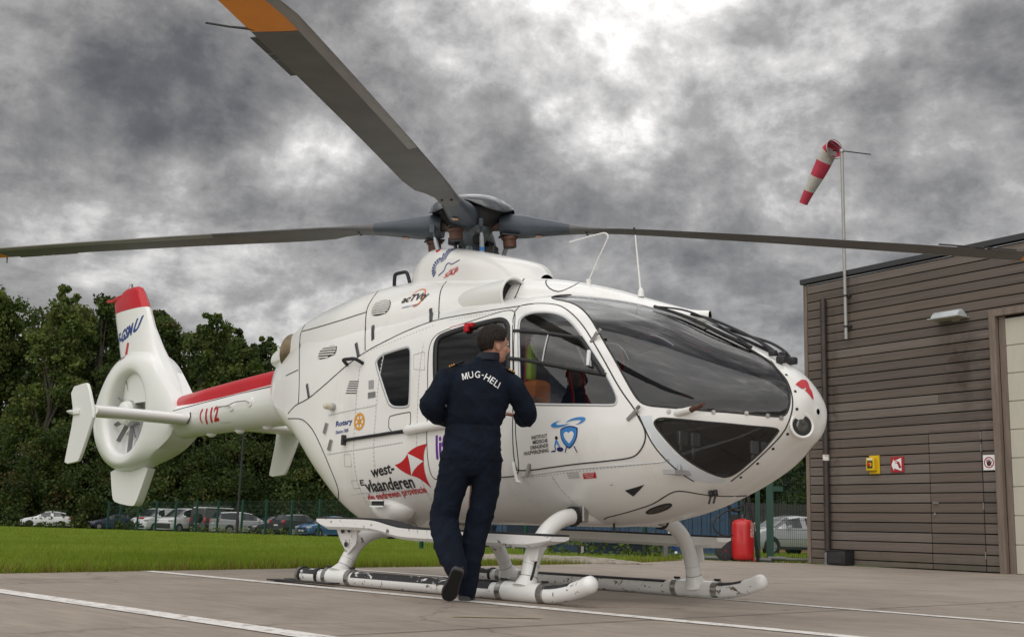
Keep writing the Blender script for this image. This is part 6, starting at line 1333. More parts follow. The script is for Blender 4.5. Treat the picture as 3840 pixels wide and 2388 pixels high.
for bnd in range(5):
    i0 = round(bnd*(L_-1)/5); i1_ = round((bnd+1)*(L_-1)/5); rr = []
    for i in range(i0, i1_+1):
        t = i/(L_-1); p = ax[i]; d = (ax[min(i+1, L_-1)]-ax[max(i-1, 0)]).normalized(); a = Vector((0, 1, 0)); b_ = d.cross(a); r = .225-.125*t
        rr.append([p+(a*cos(u)*1.05+b_*sin(u)*(.82-.1*sin(t*9)))*r*(1+.06*cos(3*u+t*8)) for u in np.linspace(0, 2*pi, 25)[:-1]])
    MB().loft(rr, caps=False).build('sock_band', M['sockred'] if bnd % 2 == 0 else M['sockwhite'], ws_, True)
MB().tube([ax[0]+Vector((0.0, .25*cos(u), .21*sin(u))) for u in np.linspace(0, 2*pi, 25)], .010, 6).build('sock_hoop', M['greymetal'], ws_)
# ------------------------------------------------------------------ fences
M['rail'] = mat('dull_zinc_rail', (.20, .20, .20), .6, .2)
M['green'] = mat('green_fence_paint', (.008, .055, .038), .45); M['greenw'] = mat('green_fence_wire', (.010, .045, .030), .5)
def fence(name, label, pts, hgt, cat='fence', wire=.0032, pitch=.05, hpitch=.2, posts=True, gap=.05, pw=.07):
    root = thing(name, label, cat, (pts[0][0], pts[0][1], ngz(*pts[0][:2])-.03)); o0 = Vector(root.location)
    for i, p in enumerate(pts):
        q = Vector((p[0], p[1], ngz(*p[:2])-.03))-o0
        if posts: MB().box(q+Vector((0, 0, hgt/2+.04)), (pw, pw, hgt+.08), None).box(q+Vector((0, 0, hgt+.085)), (pw*1.07, pw*1.07, .02)).build('post', M['green'], root)
        if i:
            p0 = Vector((pts[i-1][0], pts[i-1][1], ngz(*pts[i-1][:2])-.03))-o0; m_ = MB(); n_ = max(2, int((q-p0).length/pitch)); off = Vector((0, 0, 0))
            for k in range(1, n_):
                a = p0.lerp(q, k/n_); m_.tube([a+Vector((0, 0, gap)), a+Vector((0, 0, hgt))], wire, 4, False)
            z = gap+.02
            while z <= hgt: m_.tube([p0+Vector((0, 0, z)), q+Vector((0, 0, z))], wire*1.3, 4, False); z += hpitch
            tag(m_.build('mesh_panel', M['greenw'], root), kind='stuff')
    return root
fl0 = Vector((-83.6, 38.8)); fl1 = Vector((-52.1, 36.6)); XS = [300, 328, 369, 411, 456, 504, 553, 609, 664, 723, 787]
def on_line(px):            # posts stand along the car-park fence; spacing as seen from the pad
    u = (px*1.5796-1920)/4323; d = f_+r2*u; d = Vector((d.x, d.y)); e = fl1-fl0; o = fl0-Vector((CAM.x, CAM.y)); den_ = d.x*e.y-d.y*e.x; t = (o.x*e.y-o.y*e.x)/den_; return Vector((CAM.x, CAM.y))+d*t
fence('mesh_fence', 'green mesh fence with square posts in front of the parked cars', [tuple(on_line(x-1)) for x in XS]+[tuple(on_line(870)), tuple(on_line(960))], 2.35, wire=.006, pitch=.16, hpitch=.28, pw=.13)
fence('mesh_fence', 'green mesh fence in front of the blue container', [(-13.1, 10.72), (-11.0, 12.0), (-8.6, 13.25), (-6.75, 14.25)], 1.95, wire=.003, pitch=.05, hpitch=.2)
g = thing('mesh_gate', 'green mesh gate with tall box posts beside the hangar', 'gate', (-6.50, 14.45, -.02))
for x, y, s in ((0, 0, .10), (.16, .22, .15)): MB().box((x, y, 1.10), (s, s, 2.2), Matrix.Rotation(.6, 3, 'Z')).build('post', M['green'], g)
MB().tube([(.05, -.06, .03), (-.18, -.22, 1.85)], .035, 8).build('brace', M['darkmetal'], g)
ga = Vector((.18, .24, 0)); gb_ = Vector((1.05, 1.1, 0)); m_ = MB()
for k in range(1, 30): a = ga.lerp(gb_, k/30); m_.tube([a+Vector((0, 0, .1)), a+Vector((0, 0, 2.1))], .0035, 4, False)
z = .1
while z < 2.12: m_.tube([ga+Vector((0, 0, z)), gb_+Vector((0, 0, z))], .0045, 4, False); z += .2
tag(m_.build('mesh_panel', M['greenw'], g), kind='stuff'); MB().tube([ga+Vector((0, 0, .08)), gb_+Vector((0, 0, .08))], .03, 8).tube([ga+Vector((0, -.15, .10)), gb_+Vector((-.6, -.75, .10))], .035, 8).build('bottom_rail', M['rail'], g)
MB().box((.30, .30, 1.55), (.22, .12, .10), Matrix.Rotation(.8, 3, 'Z')).build('lock_box', M['green'], g)
MB().tube([(-1.4, -.55, .06), (.3, .05, .06)], .04, 8).build('ground_rail', M['rail'], g)
# ------------------------------------------------------------------ wheeled extinguisher
ext = thing('wheeled_extinguisher', 'red wheeled fire extinguisher with black hose standing by the gate', 'extinguisher', (-6.44, 13.80, 0), radians(47))
M['extred'] = mat('extinguisher_red', (.50, .012, .014), .35, coat=.3, var=.05, vscale=4)
MB().lathe([(.10, .02), (.19, .035), (.225, .08), (.232, .16), (.232, .72), (.222, .79), (.17, .845), (.07, .86), (.05, .88)], (.0, 0, .0), None, 28).build('tank', M['extred'], ext, True, 50)
MB().tube([(.19, -.08, .10), (.22, -.09, 0)], .022, 8).build('foot', M['extred'], ext)
V = []; 
for z in (.50, .80):
    for a in np.linspace(-1.05, -.35, 7): V.append((.2335*cos(a), .2335*sin(a), z))
obj('label', V, [(i, i+1, 8+i, 7+i) for i in range(6)], mat('extinguisher_label', (.42, .13, .12), .5, dirt=(.75, .7, .68), dscale=26, dpos=(.50, .56)), ext)
for x in (-.36, -.12):
    wh = MB().lathe([(.05, -.04), (.16, -.045), (.20, -.035), (.205, 0), (.20, .035), (.16, .045), (.05, .04)], (x, .06+(x+.36)*.6, .205), Matrix.Rotation(pi/2, 3, 'X'), 26).build('wheel', M['black'], ext, True, 40)
    MB().lathe([(.03, -.055), (.03, .055)], (x, .06+(x+.36)*.6, .205), Matrix.Rotation(pi/2, 3, 'X'), 14).build('wheel_hub', mat('dark_red_hub', (.15, .012, .012), .5) if x < -.3 else bpy.data.materials['dark_red_hub'], wh)
    for k in range(8): a = 2*pi*k/8; MB().box((x+.10*cos(a), .015+(x+.36)*.6, .205+.10*sin(a)), (.13, .012, .02), Matrix.Rotation(-a, 3, 'Y')).build('spoke', M['darkmetal'], wh)
MB().tube([(-.24, .08, .2), (-.20, .1, .7), (-.30, .12, 1.25), (-.36, .1, 1.42)], .022, 8).tube([(-.04, .12, .2), (-.05, .12, 1.2), (-.1, .1, 1.35)], .022, 8).box((-.14, .1, .75), (.20, .04, .4)).build('trolley_frame', M['black'], ext, True)
hp = []
for k in range(80): a = 2*pi*k/20; hp.append((-.13+.18*cos(a)+.02*sin(a*.37), .02+.012*(k/20), 1.20+.17*sin(a)+.015*sin(a*.6)))
hp += [(-.25, .0, 1.05), (-.42, -.05, .98), (-.62, -.08, .80), (-.60, -.08, .62), (-.42, -.06, .52), (-.22, -.04, .55), (-.14, 0, .66)]
MB().tube(catmull(hp, 3), .018, 8).build('hose', M['black'], ext, True); MB().lathe([(.045, .86), (.045, .94), (.02, .97)], (0, 0, 0), None, 14).tube([(.02, 0, .94), (.05, -.02, 1.06), (.02, -.02, 1.20)], .026, 8).build('valve', M['darkmetal'], ext, True)
# small tap post at the corner of the lawn
tp = thing('tap_post', 'short grey post with white and blue hose valve at the lawn corner', 'tap', (-7.95, 13.15, -.03), radians(47))
MB().box((0, 0, .26), (.09, .07, .52), None, .006).build('post', mat('grey_post', (.16, .15, .14), .8, var=.2), tp); MB().box((.10, -.05, .48), (.13, .10, .17), None, .03).lathe([(.045, 0), (.05, .05), (.02, .08)], (.09, -.05, .56), None, 12).build('valve_head', M['decalwhite'], tp, True)
MB().tube([(.12, -.06, .40), (.17, -.08, .30), (.20, -.08, .20)], [.055, .05, .03], 10).build('valve_body', M['blue'], tp, True); MB().lathe([(.03, 0), (.035, .03), (.02, .05)], (.21, -.08, .14), None, 10).build('nozzle', M['decalwhite'], tp, True)
# ------------------------------------------------------------------ blue containers behind the fence
M['cblue'] = mat('container_blue', (.030, .068, .135), .5, var=.15, vscale=1.5, dirt=(.10, .11, .12), dscale=2.5, dpos=(.55, .8)); M['cdark'] = mat('container_dark_blue', (.014, .022, .045), .5)
ca0 = Vector((-13.08, 23.74)); cdir = Vector((-.80, -.60)).normalized()
def container(label, p, ln, hgt, col, grp='blue storage containers', wd_=2.4):
    r = thing('container', label, 'container', (p.x, p.y, ngz(p.x, p.y)-.03), atan2(cdir.y, cdir.x), grp)
    prof = []; x = .12
    while x < ln-.12: prof += [(x, .0), (x+.07, .0), (x+.105, .04), (x+.175, .04), (x+.21, 0)]; x += .28
    V = [(x_, y_, z) for z in (.18, hgt-.12) for x_, y_ in prof]; n = len(prof)
    obj('side_panel', V, [(i, i+1, n+i+1, n+i) for i in range(n-1)], col, r)
    MB().box((ln/2, -wd_/2-.02, hgt/2), (ln-.06, wd_-.1, hgt-.1)).build('shell', col, r)
    f2 = MB()
    for x_ in (.06, ln-.06): f2.box((x_, .02, hgt/2), (.13, .10, hgt))
    f2.box((ln/2, .02, hgt-.06), (ln, .10, .13)).box((ln/2, .02, .09), (ln, .10, .17)); f2.build('frame', M['cblue'] if col == M['cblue'] else M['cdark'], r); return r
container('light blue corrugated container nearest the wheeled extinguisher behind the mesh fence', ca0, 6.05, 2.6, M['cblue'])
container('light blue corrugated container behind the mesh fence, farther from the wheeled extinguisher', ca0+cdir*6.25, 2.99, 2.6, M['cblue'])
for k, (off, ln, hg) in enumerate(((2.6, 2.4, .62), (5.6, 1.5, .85), (7.5, 1.3, .70))):
    p = ca0+cdir*off+Vector((.55, -.9)).normalized()*1.3
    lb = ('long low dark blue skip in front of the blue containers', 'tall dark blue skip between the two others behind the mesh fence', 'short dark blue skip at the far end of the mesh fence')[k]
    s_ = thing('skip', lb, 'skip', (p.x, p.y, ngz(p.x, p.y)-.03), atan2(cdir.y, cdir.x), 'dark blue skips'); MB().loft([[Vector((x, y, z)) for x, y in ((0+e, .35-e), (ln-e, .35-e), (ln-e, -.5+e), (0+e, -.5+e))] for z, e in ((.08, .12), (hg, 0), (hg+.04, -.02))]).build('hull', M['cdark'], s_); MB().box((ln/2, .36, hg*.55), (ln*.9, .05, .06)).build('rail', M['cblue'], s_)
    for x in (.25, ln-.25): MB().box((x, .30, .10), (.08, .08, .2)).build('leg', M['steel'], s_)
# ------------------------------------------------------------------ wall, dark fence and hedge behind the silver car
M['brick'] = []
for cc in ((.30, .20, .10), (.26, .165, .08), (.34, .235, .13)): M['brick'].append(mat('yellow_brick', cc, .9, var=.15, vscale=4))
wv = Vector((.80, .60)).normalized(); bw0 = Vector((-28.6, 41.5)); zb_ = ngz(bw0.x, bw0.y)-.03
bw = thing('brick_wall', 'low yellow brick wall behind the silver car', 'wall', (bw0.x, bw0.y, zb_), atan2(wv.y, wv.x))
MB().box((3.6, .15, .72), (7.2, .26, 1.44)).build('mortar', mat('mortar', (.20, .17, .13), .95), bw); b0 = {}
allb = MB()
for r in range(18):
    for c_ in range(33):
        x = c_*.22+(.11 if r % 2 else 0)
        if x+.21 > 7.2: continue
        m_i = random.randrange(3); key = m_i
        if r >= 9 and 4 <= c_ < 30:
            if key not in b0: o = MB().box((0, 0, 0), (.205, .04, .065)).build('brick', M['brick'][key], bw); b0[key] = o
            else: o = b0[key].copy(); C.objects.link(o); o.parent = bw
            o.location = (x+.1, -.002-random.uniform(0, .006), .04+r*.079)
        else: allb.box((x+.1, -.004, .04+r*.079), (.205, .04, .065))
tag(allb.build('brick_courses', M['brick'][0], bw), kind='stuff'); MB().box((3.6, .12, 1.47), (7.2, .36, .06)).build('coping', M['frame'], bw)
df = thing('slat_fence', 'dark timber slat fence standing above the yellow brick wall', 'fence', (bw0.x, bw0.y, zb_), atan2(wv.y, wv.x)); M['darkwood'] = mat('dark_fence_board', (.030, .027, .026), .8, var=.3, vscale=3)
for k in range(48): MB().box((.075+k*.15, .40, 1.98), (.13, .025, 1.0+random.uniform(-.02, .02))).build('slat', M['darkwood'], df) if k == 0 else None
s0 = [c_ for c_ in df.children][0]
for k in range(1, 48): o = s0.copy(); C.objects.link(o); o.parent = df; o.location = (k*.15, random.uniform(-.01, .01), random.uniform(-.03, .03))
# ------------------------------------------------------------------ parked cars
M['rim'] = mat('alloy_rim', (.38, .38, .39), .35, .7); M['tyre'] = mat('tyre_rubber', (.014, .014, .015), .85)
M['tail'] = mat('tail_lamp_red', (.42, .008, .01), .25, coat=.5); M['head'] = mat('head_lamp', (.50, .52, .54), .15, coat=.6); M['platew'] = mat('number_plate', (.60, .58, .56), .5); M['plast'] = mat('black_bumper', (.02, .02, .021), .65)
PAINT = {'white': mat('car_white', (.66, .67, .68), .25, coat=.6), 'silver': mat('car_silver', (.42, .43, .44), .25, .3, coat=.6), 'black': mat('car_black', (.012, .012, .014), .2, coat=.7), 'dark': mat('car_dark_grey', (.025, .026, .03), .22, coat=.7), 'blue': mat('car_blue', (.035, .12, .27), .22, coat=.7), 'navy': mat('car_navy', (.03, .045, .09), .22, coat=.7)}
PROF = {
 'hatch': ([(0, .45, .46, .66, .5), (.06, .66, .68, .76, .62), (.35, .80, .83, .84, .70), (1.05, .95, .98, .88, .74), (2.0, 1.0, 1.44, .89, .60), (2.5, 1.01, 1.50, .89, .62), (3.2, 1.04, 1.47, .88, .60), (3.75, 1.08, 1.36, .87, .56), (4.12, 1.06, 1.10, .85, .66), (4.22, .86, .88, .83, .7), (4.25, .45, .46, .78, .7)], (3, 4), (7, 8), (.80, 3.42), .31),
 'suv': ([(0, .50, .52, .70, .55), (.06, .80, .82, .80, .66), (.4, .98, 1.0, .88, .74), (1.15, 1.08, 1.11, .90, .76), (1.95, 1.12, 1.56, .91, .64), (2.5, 1.13, 1.64, .91, .65), (3.3, 1.16, 1.62, .90, .64), (3.95, 1.2, 1.54, .89, .60), (4.28, 1.15, 1.19, .87, .70), (4.38, .95, .97, .86, .72), (4.40, .48, .50, .80, .72)], (3, 4), (7, 8), (.85, 3.50), .35),
 'mpv': ([(0, .48, .50, .70, .55), (.06, .78, .80, .80, .66), (.35, .92, .95, .88, .74), (.95, 1.04, 1.07, .91, .76), (2.0, 1.08, 1.62, .92, .66), (2.8, 1.09, 1.72, .92, .68), (3.8, 1.11, 1.70, .92, .68), (4.5, 1.14, 1.64, .90, .66), (4.78, 1.12, 1.16, .89, .74), (4.84, .9, .92, .88, .76), (4.85, .46, .48, .82, .74)], (3, 4), (7, 8), (.9, 3.85), .34),
 'van': ([(0, .50, .52, .74, .6), (.06, .85, .88, .86, .72), (.3, 1.08, 1.11, .93, .80), (.85, 1.20, 1.24, .95, .84), (1.75, 1.24, 1.86, .96, .78), (2.2, 1.25, 1.96, .96, .80), (3.6, 1.25, 1.98, .96, .80), (4.7, 1.25, 1.96, .95, .79), (4.93, 1.22, 1.80, .94, .78), (4.96, .9, .94, .94, .78), (4.98, .45, .47, .92, .78)], (3, 4), (7, 8), (.95, 3.95), .34),
 'offroad': ([(0, .55, .57, .70, .6), (.05, .95, .97, .80, .72), (.3, 1.10, 1.12, .84, .76), (1.35, 1.14, 1.17, .86, .78), (1.65, 1.17, 1.86, .87, .74), (2.2, 1.18, 2.0, .87, .76), (3.2, 1.18, 2.02, .87, .76), (4.1, 1.18, 2.0, .86, .76), (4.22, 1.16, 1.92, .86, .76), (4.25, .9, .94, .86, .76), (4.27, .55, .57, .84, .76)], (3, 4), (7, 8), (.75, 3.35), .40)}
def car(kind, paint, label, pos, rear, group='cars parked behind the fence', windows=True, plate=True, roofpaint=None):
    st, (w0, w1), (b0_, b1_), (a0, a1), wr_ = PROF[kind]; L_ = st[-1][0]
    # refine stations
    xs = []; 
    for i in range(len(st)-1):
        for t in (0, .34, .67): xs.append(tuple(np.array(st[i])+(np.array(st[i+1])-np.array(st[i]))*t)+(i+t,))
    xs.append(st[-1]+(len(st)-1,))
    root = thing(kind if kind in ('van', 'suv') else {'hatch': 'parked_car', 'mpv': 'people_carrier', 'offroad': 'off_road_car'}[kind], label, 'car' if kind != 'van' else 'van', pos, atan2(rear.y, rear.x), group)
    rows = []
    for x, bz, rz, w_, wr, k in xs:
        X = x-L_/2; zb = .24
        rows.append([Vector((X, -w_*.90, zb)), Vector((X, -w_*.99, zb+.14)), Vector((X, -w_, (zb+bz)/2)), Vector((X, -w_*.985, bz-.06)), Vector((X, -w_*.955, bz)), Vector((X, -(wr+.035), rz-.07)), Vector((X, -wr*.93, rz-.015)), Vector((X, -wr*.5, rz+.012)), Vector((X, 0, rz+.018))])
    full_ = [r+[Vector((v.x, -v.y, v.z)) for v in r[-2::-1]] for r in rows]; n = len(full_[0])
    V = [v for r in full_ for v in r]; body = []; glassf = []; wsf = []
    for i in range(len(full_)-1):
        km = (xs[i][5]+xs[i+1][5])/2
        for j in range(n-1):
            f = (i*n+j, (i+1)*n+j, (i+1)*n+j+1, i*n+j+1); side = j in (4, n-6)
            top = 5 <= j <= n-7
            if top and (w0 <= km < w1 or (b0_ <= km < b1_ and kind not in ('offroad',))) and windows is not None: wsf.append(f)
            elif side and w0+.62 < km < b0_+(.55 if kind != 'van' else -1.9) and windows and not (kind != 'van' and abs(km-5.17) < .2): glassf.append(f)
            else: body.append(f)
        f = (i*n, i*n+n-1, (i+1)*n+n-1, (i+1)*n); body.append(f)
    body += [tuple(range(n)), tuple((len(full_)-1)*n+j for j in range(n-1, -1, -1))]
    def sub(fs, name, m, par, sm_=True):
        us = sorted({i for f in fs for i in f}); mp = {q: i for i, q in enumerate(us)}; o = obj(name, [V[q] for q in us], [tuple(mp[i] for i in f) for f in fs], m, par, sm_); return autosmooth(o, 32)
    bd = sub(body, 'body', PAINT[paint], root); 
    for sd_ in (0, 1):
        fs = sorted([q for q in glassf if (q[0] % n < n//2) == (sd_ == 0)], key=lambda q: q[0]//n); run = []
        for q in fs:
            if run and q[0]//n-run[-1][0]//n > 1: sub(run, 'side_window', M['carglass'], bd); run = []
            run.append(q)
        if run: sub(run, 'side_window', M['carglass'], bd)
    ff_ = [q for q in wsf if q[0]//n < len(full_)*.55]; rf_ = [q for q in wsf if q[0]//n >= len(full_)*.55]
    if ff_: sub(ff_, 'windshield', M['carglass'], bd)
    if rf_: sub(rf_, 'rear_window', M['carglass'], bd)
    wrad = wr_
    for x in (a0, a1):
        for s in (-1, 1):
            wq = max(q[3] for q in st); y = s*(wq-.10)
            # wheel arch shadow gap, tyre and rim
            MB().lathe([(wrad+.06, -.10), (wrad+.06, .104)], (x-L_/2, s*(wq-.10), wrad+.01), Matrix.Rotation(pi/2, 3, 'X'), 22).build('wheel_arch', M['plast'], bd)
            wh = MB().lathe([(wrad*.6, -.10), (wrad*.95, -.11), (wrad, -.08), (wrad, .08), (wrad*.95, .112), (wrad*.62, .115)], (x-L_/2, y, wrad), Matrix.Rotation(-s*pi/2, 3, 'X'), 22).build('wheel', M['tyre'], root, True, 40)
            MB().lathe([(wrad*.62, .116), (wrad*.56, .108), (wrad*.2, .10), (wrad*.12, .118)], (x-L_/2, y, wrad), Matrix.Rotation(-s*pi/2, 3, 'X'), 10).build('rim', M['rim'], wh)
    w_f = st[2][3]; zf = st[2][1]; 
    for s in (-1, 1):
        MB().box((.16-L_/2, s*(w_f-.20), zf-.13), (.26, .34, .13), Matrix.Rotation(-s*.28, 3, 'Z'), .03).build('headlight', M['head'], root, True)
        zt_ = st[-3][1]; MB().box((L_/2-.10, s*(st[-3][3]-.08), zt_-.10 if kind != 'van' else 1.15), (.22, .16, .26 if kind in ('hatch', 'suv', 'mpv') else .42), Matrix.Rotation(s*.25, 3, 'Z'), .03).build('taillight', M['tail'], root, True)
        MB().box((w1*0+st[3][0]+.55-L_/2, s*(st[4][3]+.10), st[4][1]+.05), (.10, .20, .13), None, .03).build('mirror', PAINT[paint] if kind != 'offroad' else M['plast'], root, True)
    MB().box((.03-L_/2, 0, .40), (.10, 1.35, .22), None, .04).build('grille', M['plast'], root, True); MB().box((.02-L_/2, 0, .62), (.10, .95, .09), None, .02).build('upper_grille', M['plast'], root)
    MB().box((-.025-L_/2, 0, .44), (.02, .50, .11)).build('number_plate', M['platew'], root); MB().box((L_/2+.01, 0, .80 if kind != 'van' else .9), (.02, .50, .11)).build('number_plate', M['platew'], root)
    for s in (-1, 1): MB().box((.1, s*(max(q[3] for q in st)+.004), .30), (L_*.52, .02, .12), None, .008).build('sill', M['plast'] if kind in ('van', 'suv', 'offroad') else PAINT[paint], root)
    return root
def cpos(px, d):
    u = (px*1.5796-1920)/4323
    best = f_+r2*u; hd_ = best.x*H2.x+best.y*H2.y; t = d/hd_; x = CAM.x+best.x*t; y = CAM.y+best.y*t; return (x, y, ngz(x, y)-.03)
dirv = lambda ang: (LAT*cos(radians(ang))+H2*sin(radians(ang)))      # 0: rear to the right, 90: rear away
car('hatch', 'white', 'white hatchback parked alone behind the low hedge at far left', cpos(158, 105), dirv(18))
car('hatch', 'navy', 'dark blue car half hidden behind the small clipped hedge', cpos(311, 108), dirv(30))
car('van', 'black', 'dark van just showing at the left edge behind the hedge', cpos(-32, 108), dirv(10))
v1 = car('van', 'white', 'white van with red mark on its bonnet, left of the two vans', cpos(416, 101), dirv(66))
v2 = car('van', 'white', 'white van with black front bumper, right of the two vans', cpos(478, 97), dirv(60))
MB().box((-2.50, 0, .52), (.06, 1.74, .42), None, .05).build('black_bumper', M['plast'], v2, True); MB().box((-2.2, -.1, 1.13), (.3, .5, .03), Matrix.Rotation(-.3, 3, 'Y')).build('bonnet_mark', M['red'], v1)
ofr = car('offroad', 'black', 'black off-road car with white roof rack and spare wheel on its back', cpos(548, 97), dirv(240))
MB().lathe([(.10, -.09), (.36, -.10), (.38, 0), (.36, .10), (.10, .09)], (2.24, .05, 1.18), Matrix.Rotation(pi/2, 3, 'Y'), 22).build('spare_wheel', M['tyre'], ofr, True); MB().box((.35, 0, 2.06), (3.1, 1.5, .10), None, .03).build('white_roof', PAINT['white'], ofr)
rk = MB()
for y in (-.7, .7): rk.tube([(-.9, y, 2.24), (2.0, y, 2.24)], .025, 6)
for x in np.linspace(-.9, 2.0, 8): rk.tube([(x, -.7, 2.22), (x, .7, 2.22)], .018, 6).tube([(x, -.7, 2.1), (x, -.7, 2.24)], .018, 6).tube([(x, .7, 2.1), (x, .7, 2.24)], .018, 6)
rk.build('roof_rack', M['darkmetal'], ofr)
car('mpv', 'silver', 'silver white people carrier with large red tail light', cpos(612, 91), dirv(214))
car('hatch', 'dark', 'dark grey hatchback facing the fence between the people carrier and the black car', cpos(672, 92), dirv(52))
car('suv', 'black', 'black high hatchback with red tail lights beside the blue car', cpos(742, 88), dirv(228))
car('hatch', 'blue', 'blue hatchback at the right end of the row under the boarding step', cpos(802, 82), dirv(48))
car('hatch', 'silver', 'blue grey car showing only its roof behind the blue hatchback', cpos(822, 90), dirv(40))
# the silver car by the gate
sc_car = car('suv', 'silver', 'silver compact car parked on grass behind the mesh gate', cpos(1852, 49.5), dirv(28), 'cars parked behind the fence')
# ------------------------------------------------------------------ trees
LF = {'deep': leafmat('leaf_deep', (.042, .066, .018), .3), 'mid': leafmat('leaf_mid', (.080, .118, .030), .35), 'light': leafmat('leaf_light', (.16, .195, .055), .4), 'brown': leafmat('leaf_brown', (.085, .055, .022), .3), 'olive': leafmat('leaf_olive', (.11, .12, .035), .35)}
M['bark'] = mat('bark', (.045, .036, .028), .9, var=.3, vscale=3)
def leaves(name, cen, rad, per_, size, mats, wts, parent=None, seed=1, kind=None):
    g = np.random.default_rng(seed); k = len(cen); n = k*per_; ci = np.repeat(np.arange(k), per_)
    d = g.normal(size=(n, 3)); d /= np.linalg.norm(d, axis=1, keepdims=True); r = rad[ci]*(g.random(n)**.5)
    P = cen[ci]+d*r[:, None]*np.array([1, 1, .75]); s = size*(.55+.8*g.random(n))
    a = g.normal(size=(n, 3)); a /= np.linalg.norm(a, axis=1, keepdims=True); b = g.normal(size=(n, 3)); b -= a*(a*b).sum(1, keepdims=True); b /= np.linalg.norm(b, axis=1, keepdims=True)
    V = np.stack([P-a*s[:, None]*.6, P+b*s[:, None]*.36, P+a*s[:, None]*.6, P-b*s[:, None]*.36], 1)
    me = bpy.data.meshes.new(name); me.vertices.add(4*n); me.vertices.foreach_set('co', V.reshape(-1)); me.loops.add(4*n); me.loops.foreach_set('vertex_index', np.arange(4*n)); me.polygons.add(n); me.polygons.foreach_set('loop_start', np.arange(n)*4)
    cm = g.choice(len(mats), k, p=wts); mi = np.where(g.random(n) < .75, cm[ci], g.choice(len(mats), n, p=wts))
    for m_ in mats: me.materials.append(LF[m_])
    me.polygons.foreach_set('material_index', mi.astype(np.int32)); me.update()
    o = bpy.data.objects.new(name, me); C.objects.link(o)
    if parent: o.parent = parent
    if kind: tag(o, kind=kind)
    return o
def tree(label, x, y, hgt, rad, mats, wts, seed, low=.22, ncl=120, group='trees at the edge of the car park', name='broadleaf_tree', lf=.34):
    g = np.random.default_rng(seed); z0 = ngz(x, y)-.05; r = thing(name, label, 'tree', (x, y, z0), 0, group)
    tr = MB(); lean = g.normal(0, .04, 2)*hgt; tr.tube(catmull([(0, 0, 0), (lean[0]*.3, lean[1]*.3, hgt*.3), (lean[0]*.7, lean[1]*.7, hgt*.62), (lean[0], lean[1], hgt*.9)], 4), list(np.interp(np.linspace(0, 1, 13), [0, .1, 1], [hgt*.022, hgt*.016, .03])), 8)
    cs = []; rs_ = []
    lobes = []
    for k in range(15):
        a = g.random()*2*pi; zz_ = low+(.93-low)*((k+.5)/15+g.normal(0, .03)); prof = sin(pi*min(1, max(.05, (zz_-low+.16)/(1.12-low))))**.6
        rr_ = rad*prof*(.35+.55*g.random()); lobes.append((np.array([rr_*cos(a)+lean[0]*zz_, rr_*sin(a)+lean[1]*zz_, zz_*hgt]), rad*(.42+.25*g.random())*(.6+.4*prof)))
        c_ = lobes[-1][0]; zs = max(.12, zz_-.22)*hgt; tr.tube(catmull([(lean[0]*zs/hgt, lean[1]*zs/hgt, zs), tuple(c_*np.array([.5, .5, 1])-np.array([0, 0, hgt*.07])), tuple(c_)], 3), list(np.linspace(hgt*.008, .03, 7)), 5)
    for k in range(ncl):
        c_, lr = lobes[g.integers(len(lobes))]; d = g.normal(size=3); d /= np.linalg.norm(d); cs.append(c_+d*lr*(.35+.75*g.random())*np.array([1, 1, 1.15])); rs_.append(rad*(.17+.20*g.random()))
    for k in range(5): a = g.random()*2*pi; cs.append(np.array([rad*.2*cos(a)+lean[0], rad*.2*sin(a)+lean[1], hgt*(.93+.05*g.random())])); rs_.append(rad*.13)
    cs = np.array(cs); cs[:, 2] = np.minimum(cs[:, 2], hgt*.985)
    tr.build('trunk', M['bark'], r, True); leaves('crown', cs, np.array(rs_), 85, lf, mats, wts, r, seed); return r
def tpos(px, d): return cpos(px, d)[:2]
TR = [(-25, 672, 116, 64), (48, 662, 120, 62), (112, 684, 112, 58), (176, 676, 122, 60), (236, 702, 114, 52), (300, 724, 122, 60), (356, 728, 112, 52), (412, 740, 120, 54), (470, 742, 114, 56), (532, 768, 121, 50), (592, 803, 114, 46), (652, 786, 124, 40), (706, 792, 113, 50), (772, 812, 121, 56), (840, 830, 114, 54)]
LBT = ['tall loose green tree at the left edge of the photo', 'tall dark tree left of the fin, second from the left edge', 'light green airy tree between the two tallest at left', 'tall light crowned tree just left of the red fin cap', 'dark narrow tree touching the left side of the fin', 'dark tree standing directly behind the tail fin', 'tree rising right of the tail fin above the fan shroud', 'full olive tree above the red tail boom stripe', 'broad round tree above the middle of the red stripe', 'lower sloping tree left of the sky gap', 'small tree at the dip of the treeline', 'dark pointed tree right of the treeline dip', 'dark tree beside the exhaust nozzle', 'tree half hidden behind the rear doors', 'tree hidden mostly behind the cabin']
for i, ((px, top_, d, hw), lb) in enumerate(zip(TR, LBT)):
    sc = 2737/d; x, y = tpos(px, d); hor = 1224+px*.024; hgt = (hor-top_)/sc+.48-ngz(x, y)
    mats, wts = ((['deep', 'mid', 'light', 'olive'], [.30, .38, .17, .15]), (['deep', 'mid', 'light'], [.55, .38, .07]), (['mid', 'light', 'olive'], [.40, .32, .28]), (['deep', 'mid', 'olive', 'brown'], [.35, .40, .20, .05]))[(0, 1, 2, 2, 1, 1, 3, 3, 0, 3, 0, 1, 1, 1, 0)[i]]
    tree(lb, x, y, hgt, hw/sc*1.38, mats, wts, 100+i, low=.10, ncl=230, lf=.33)
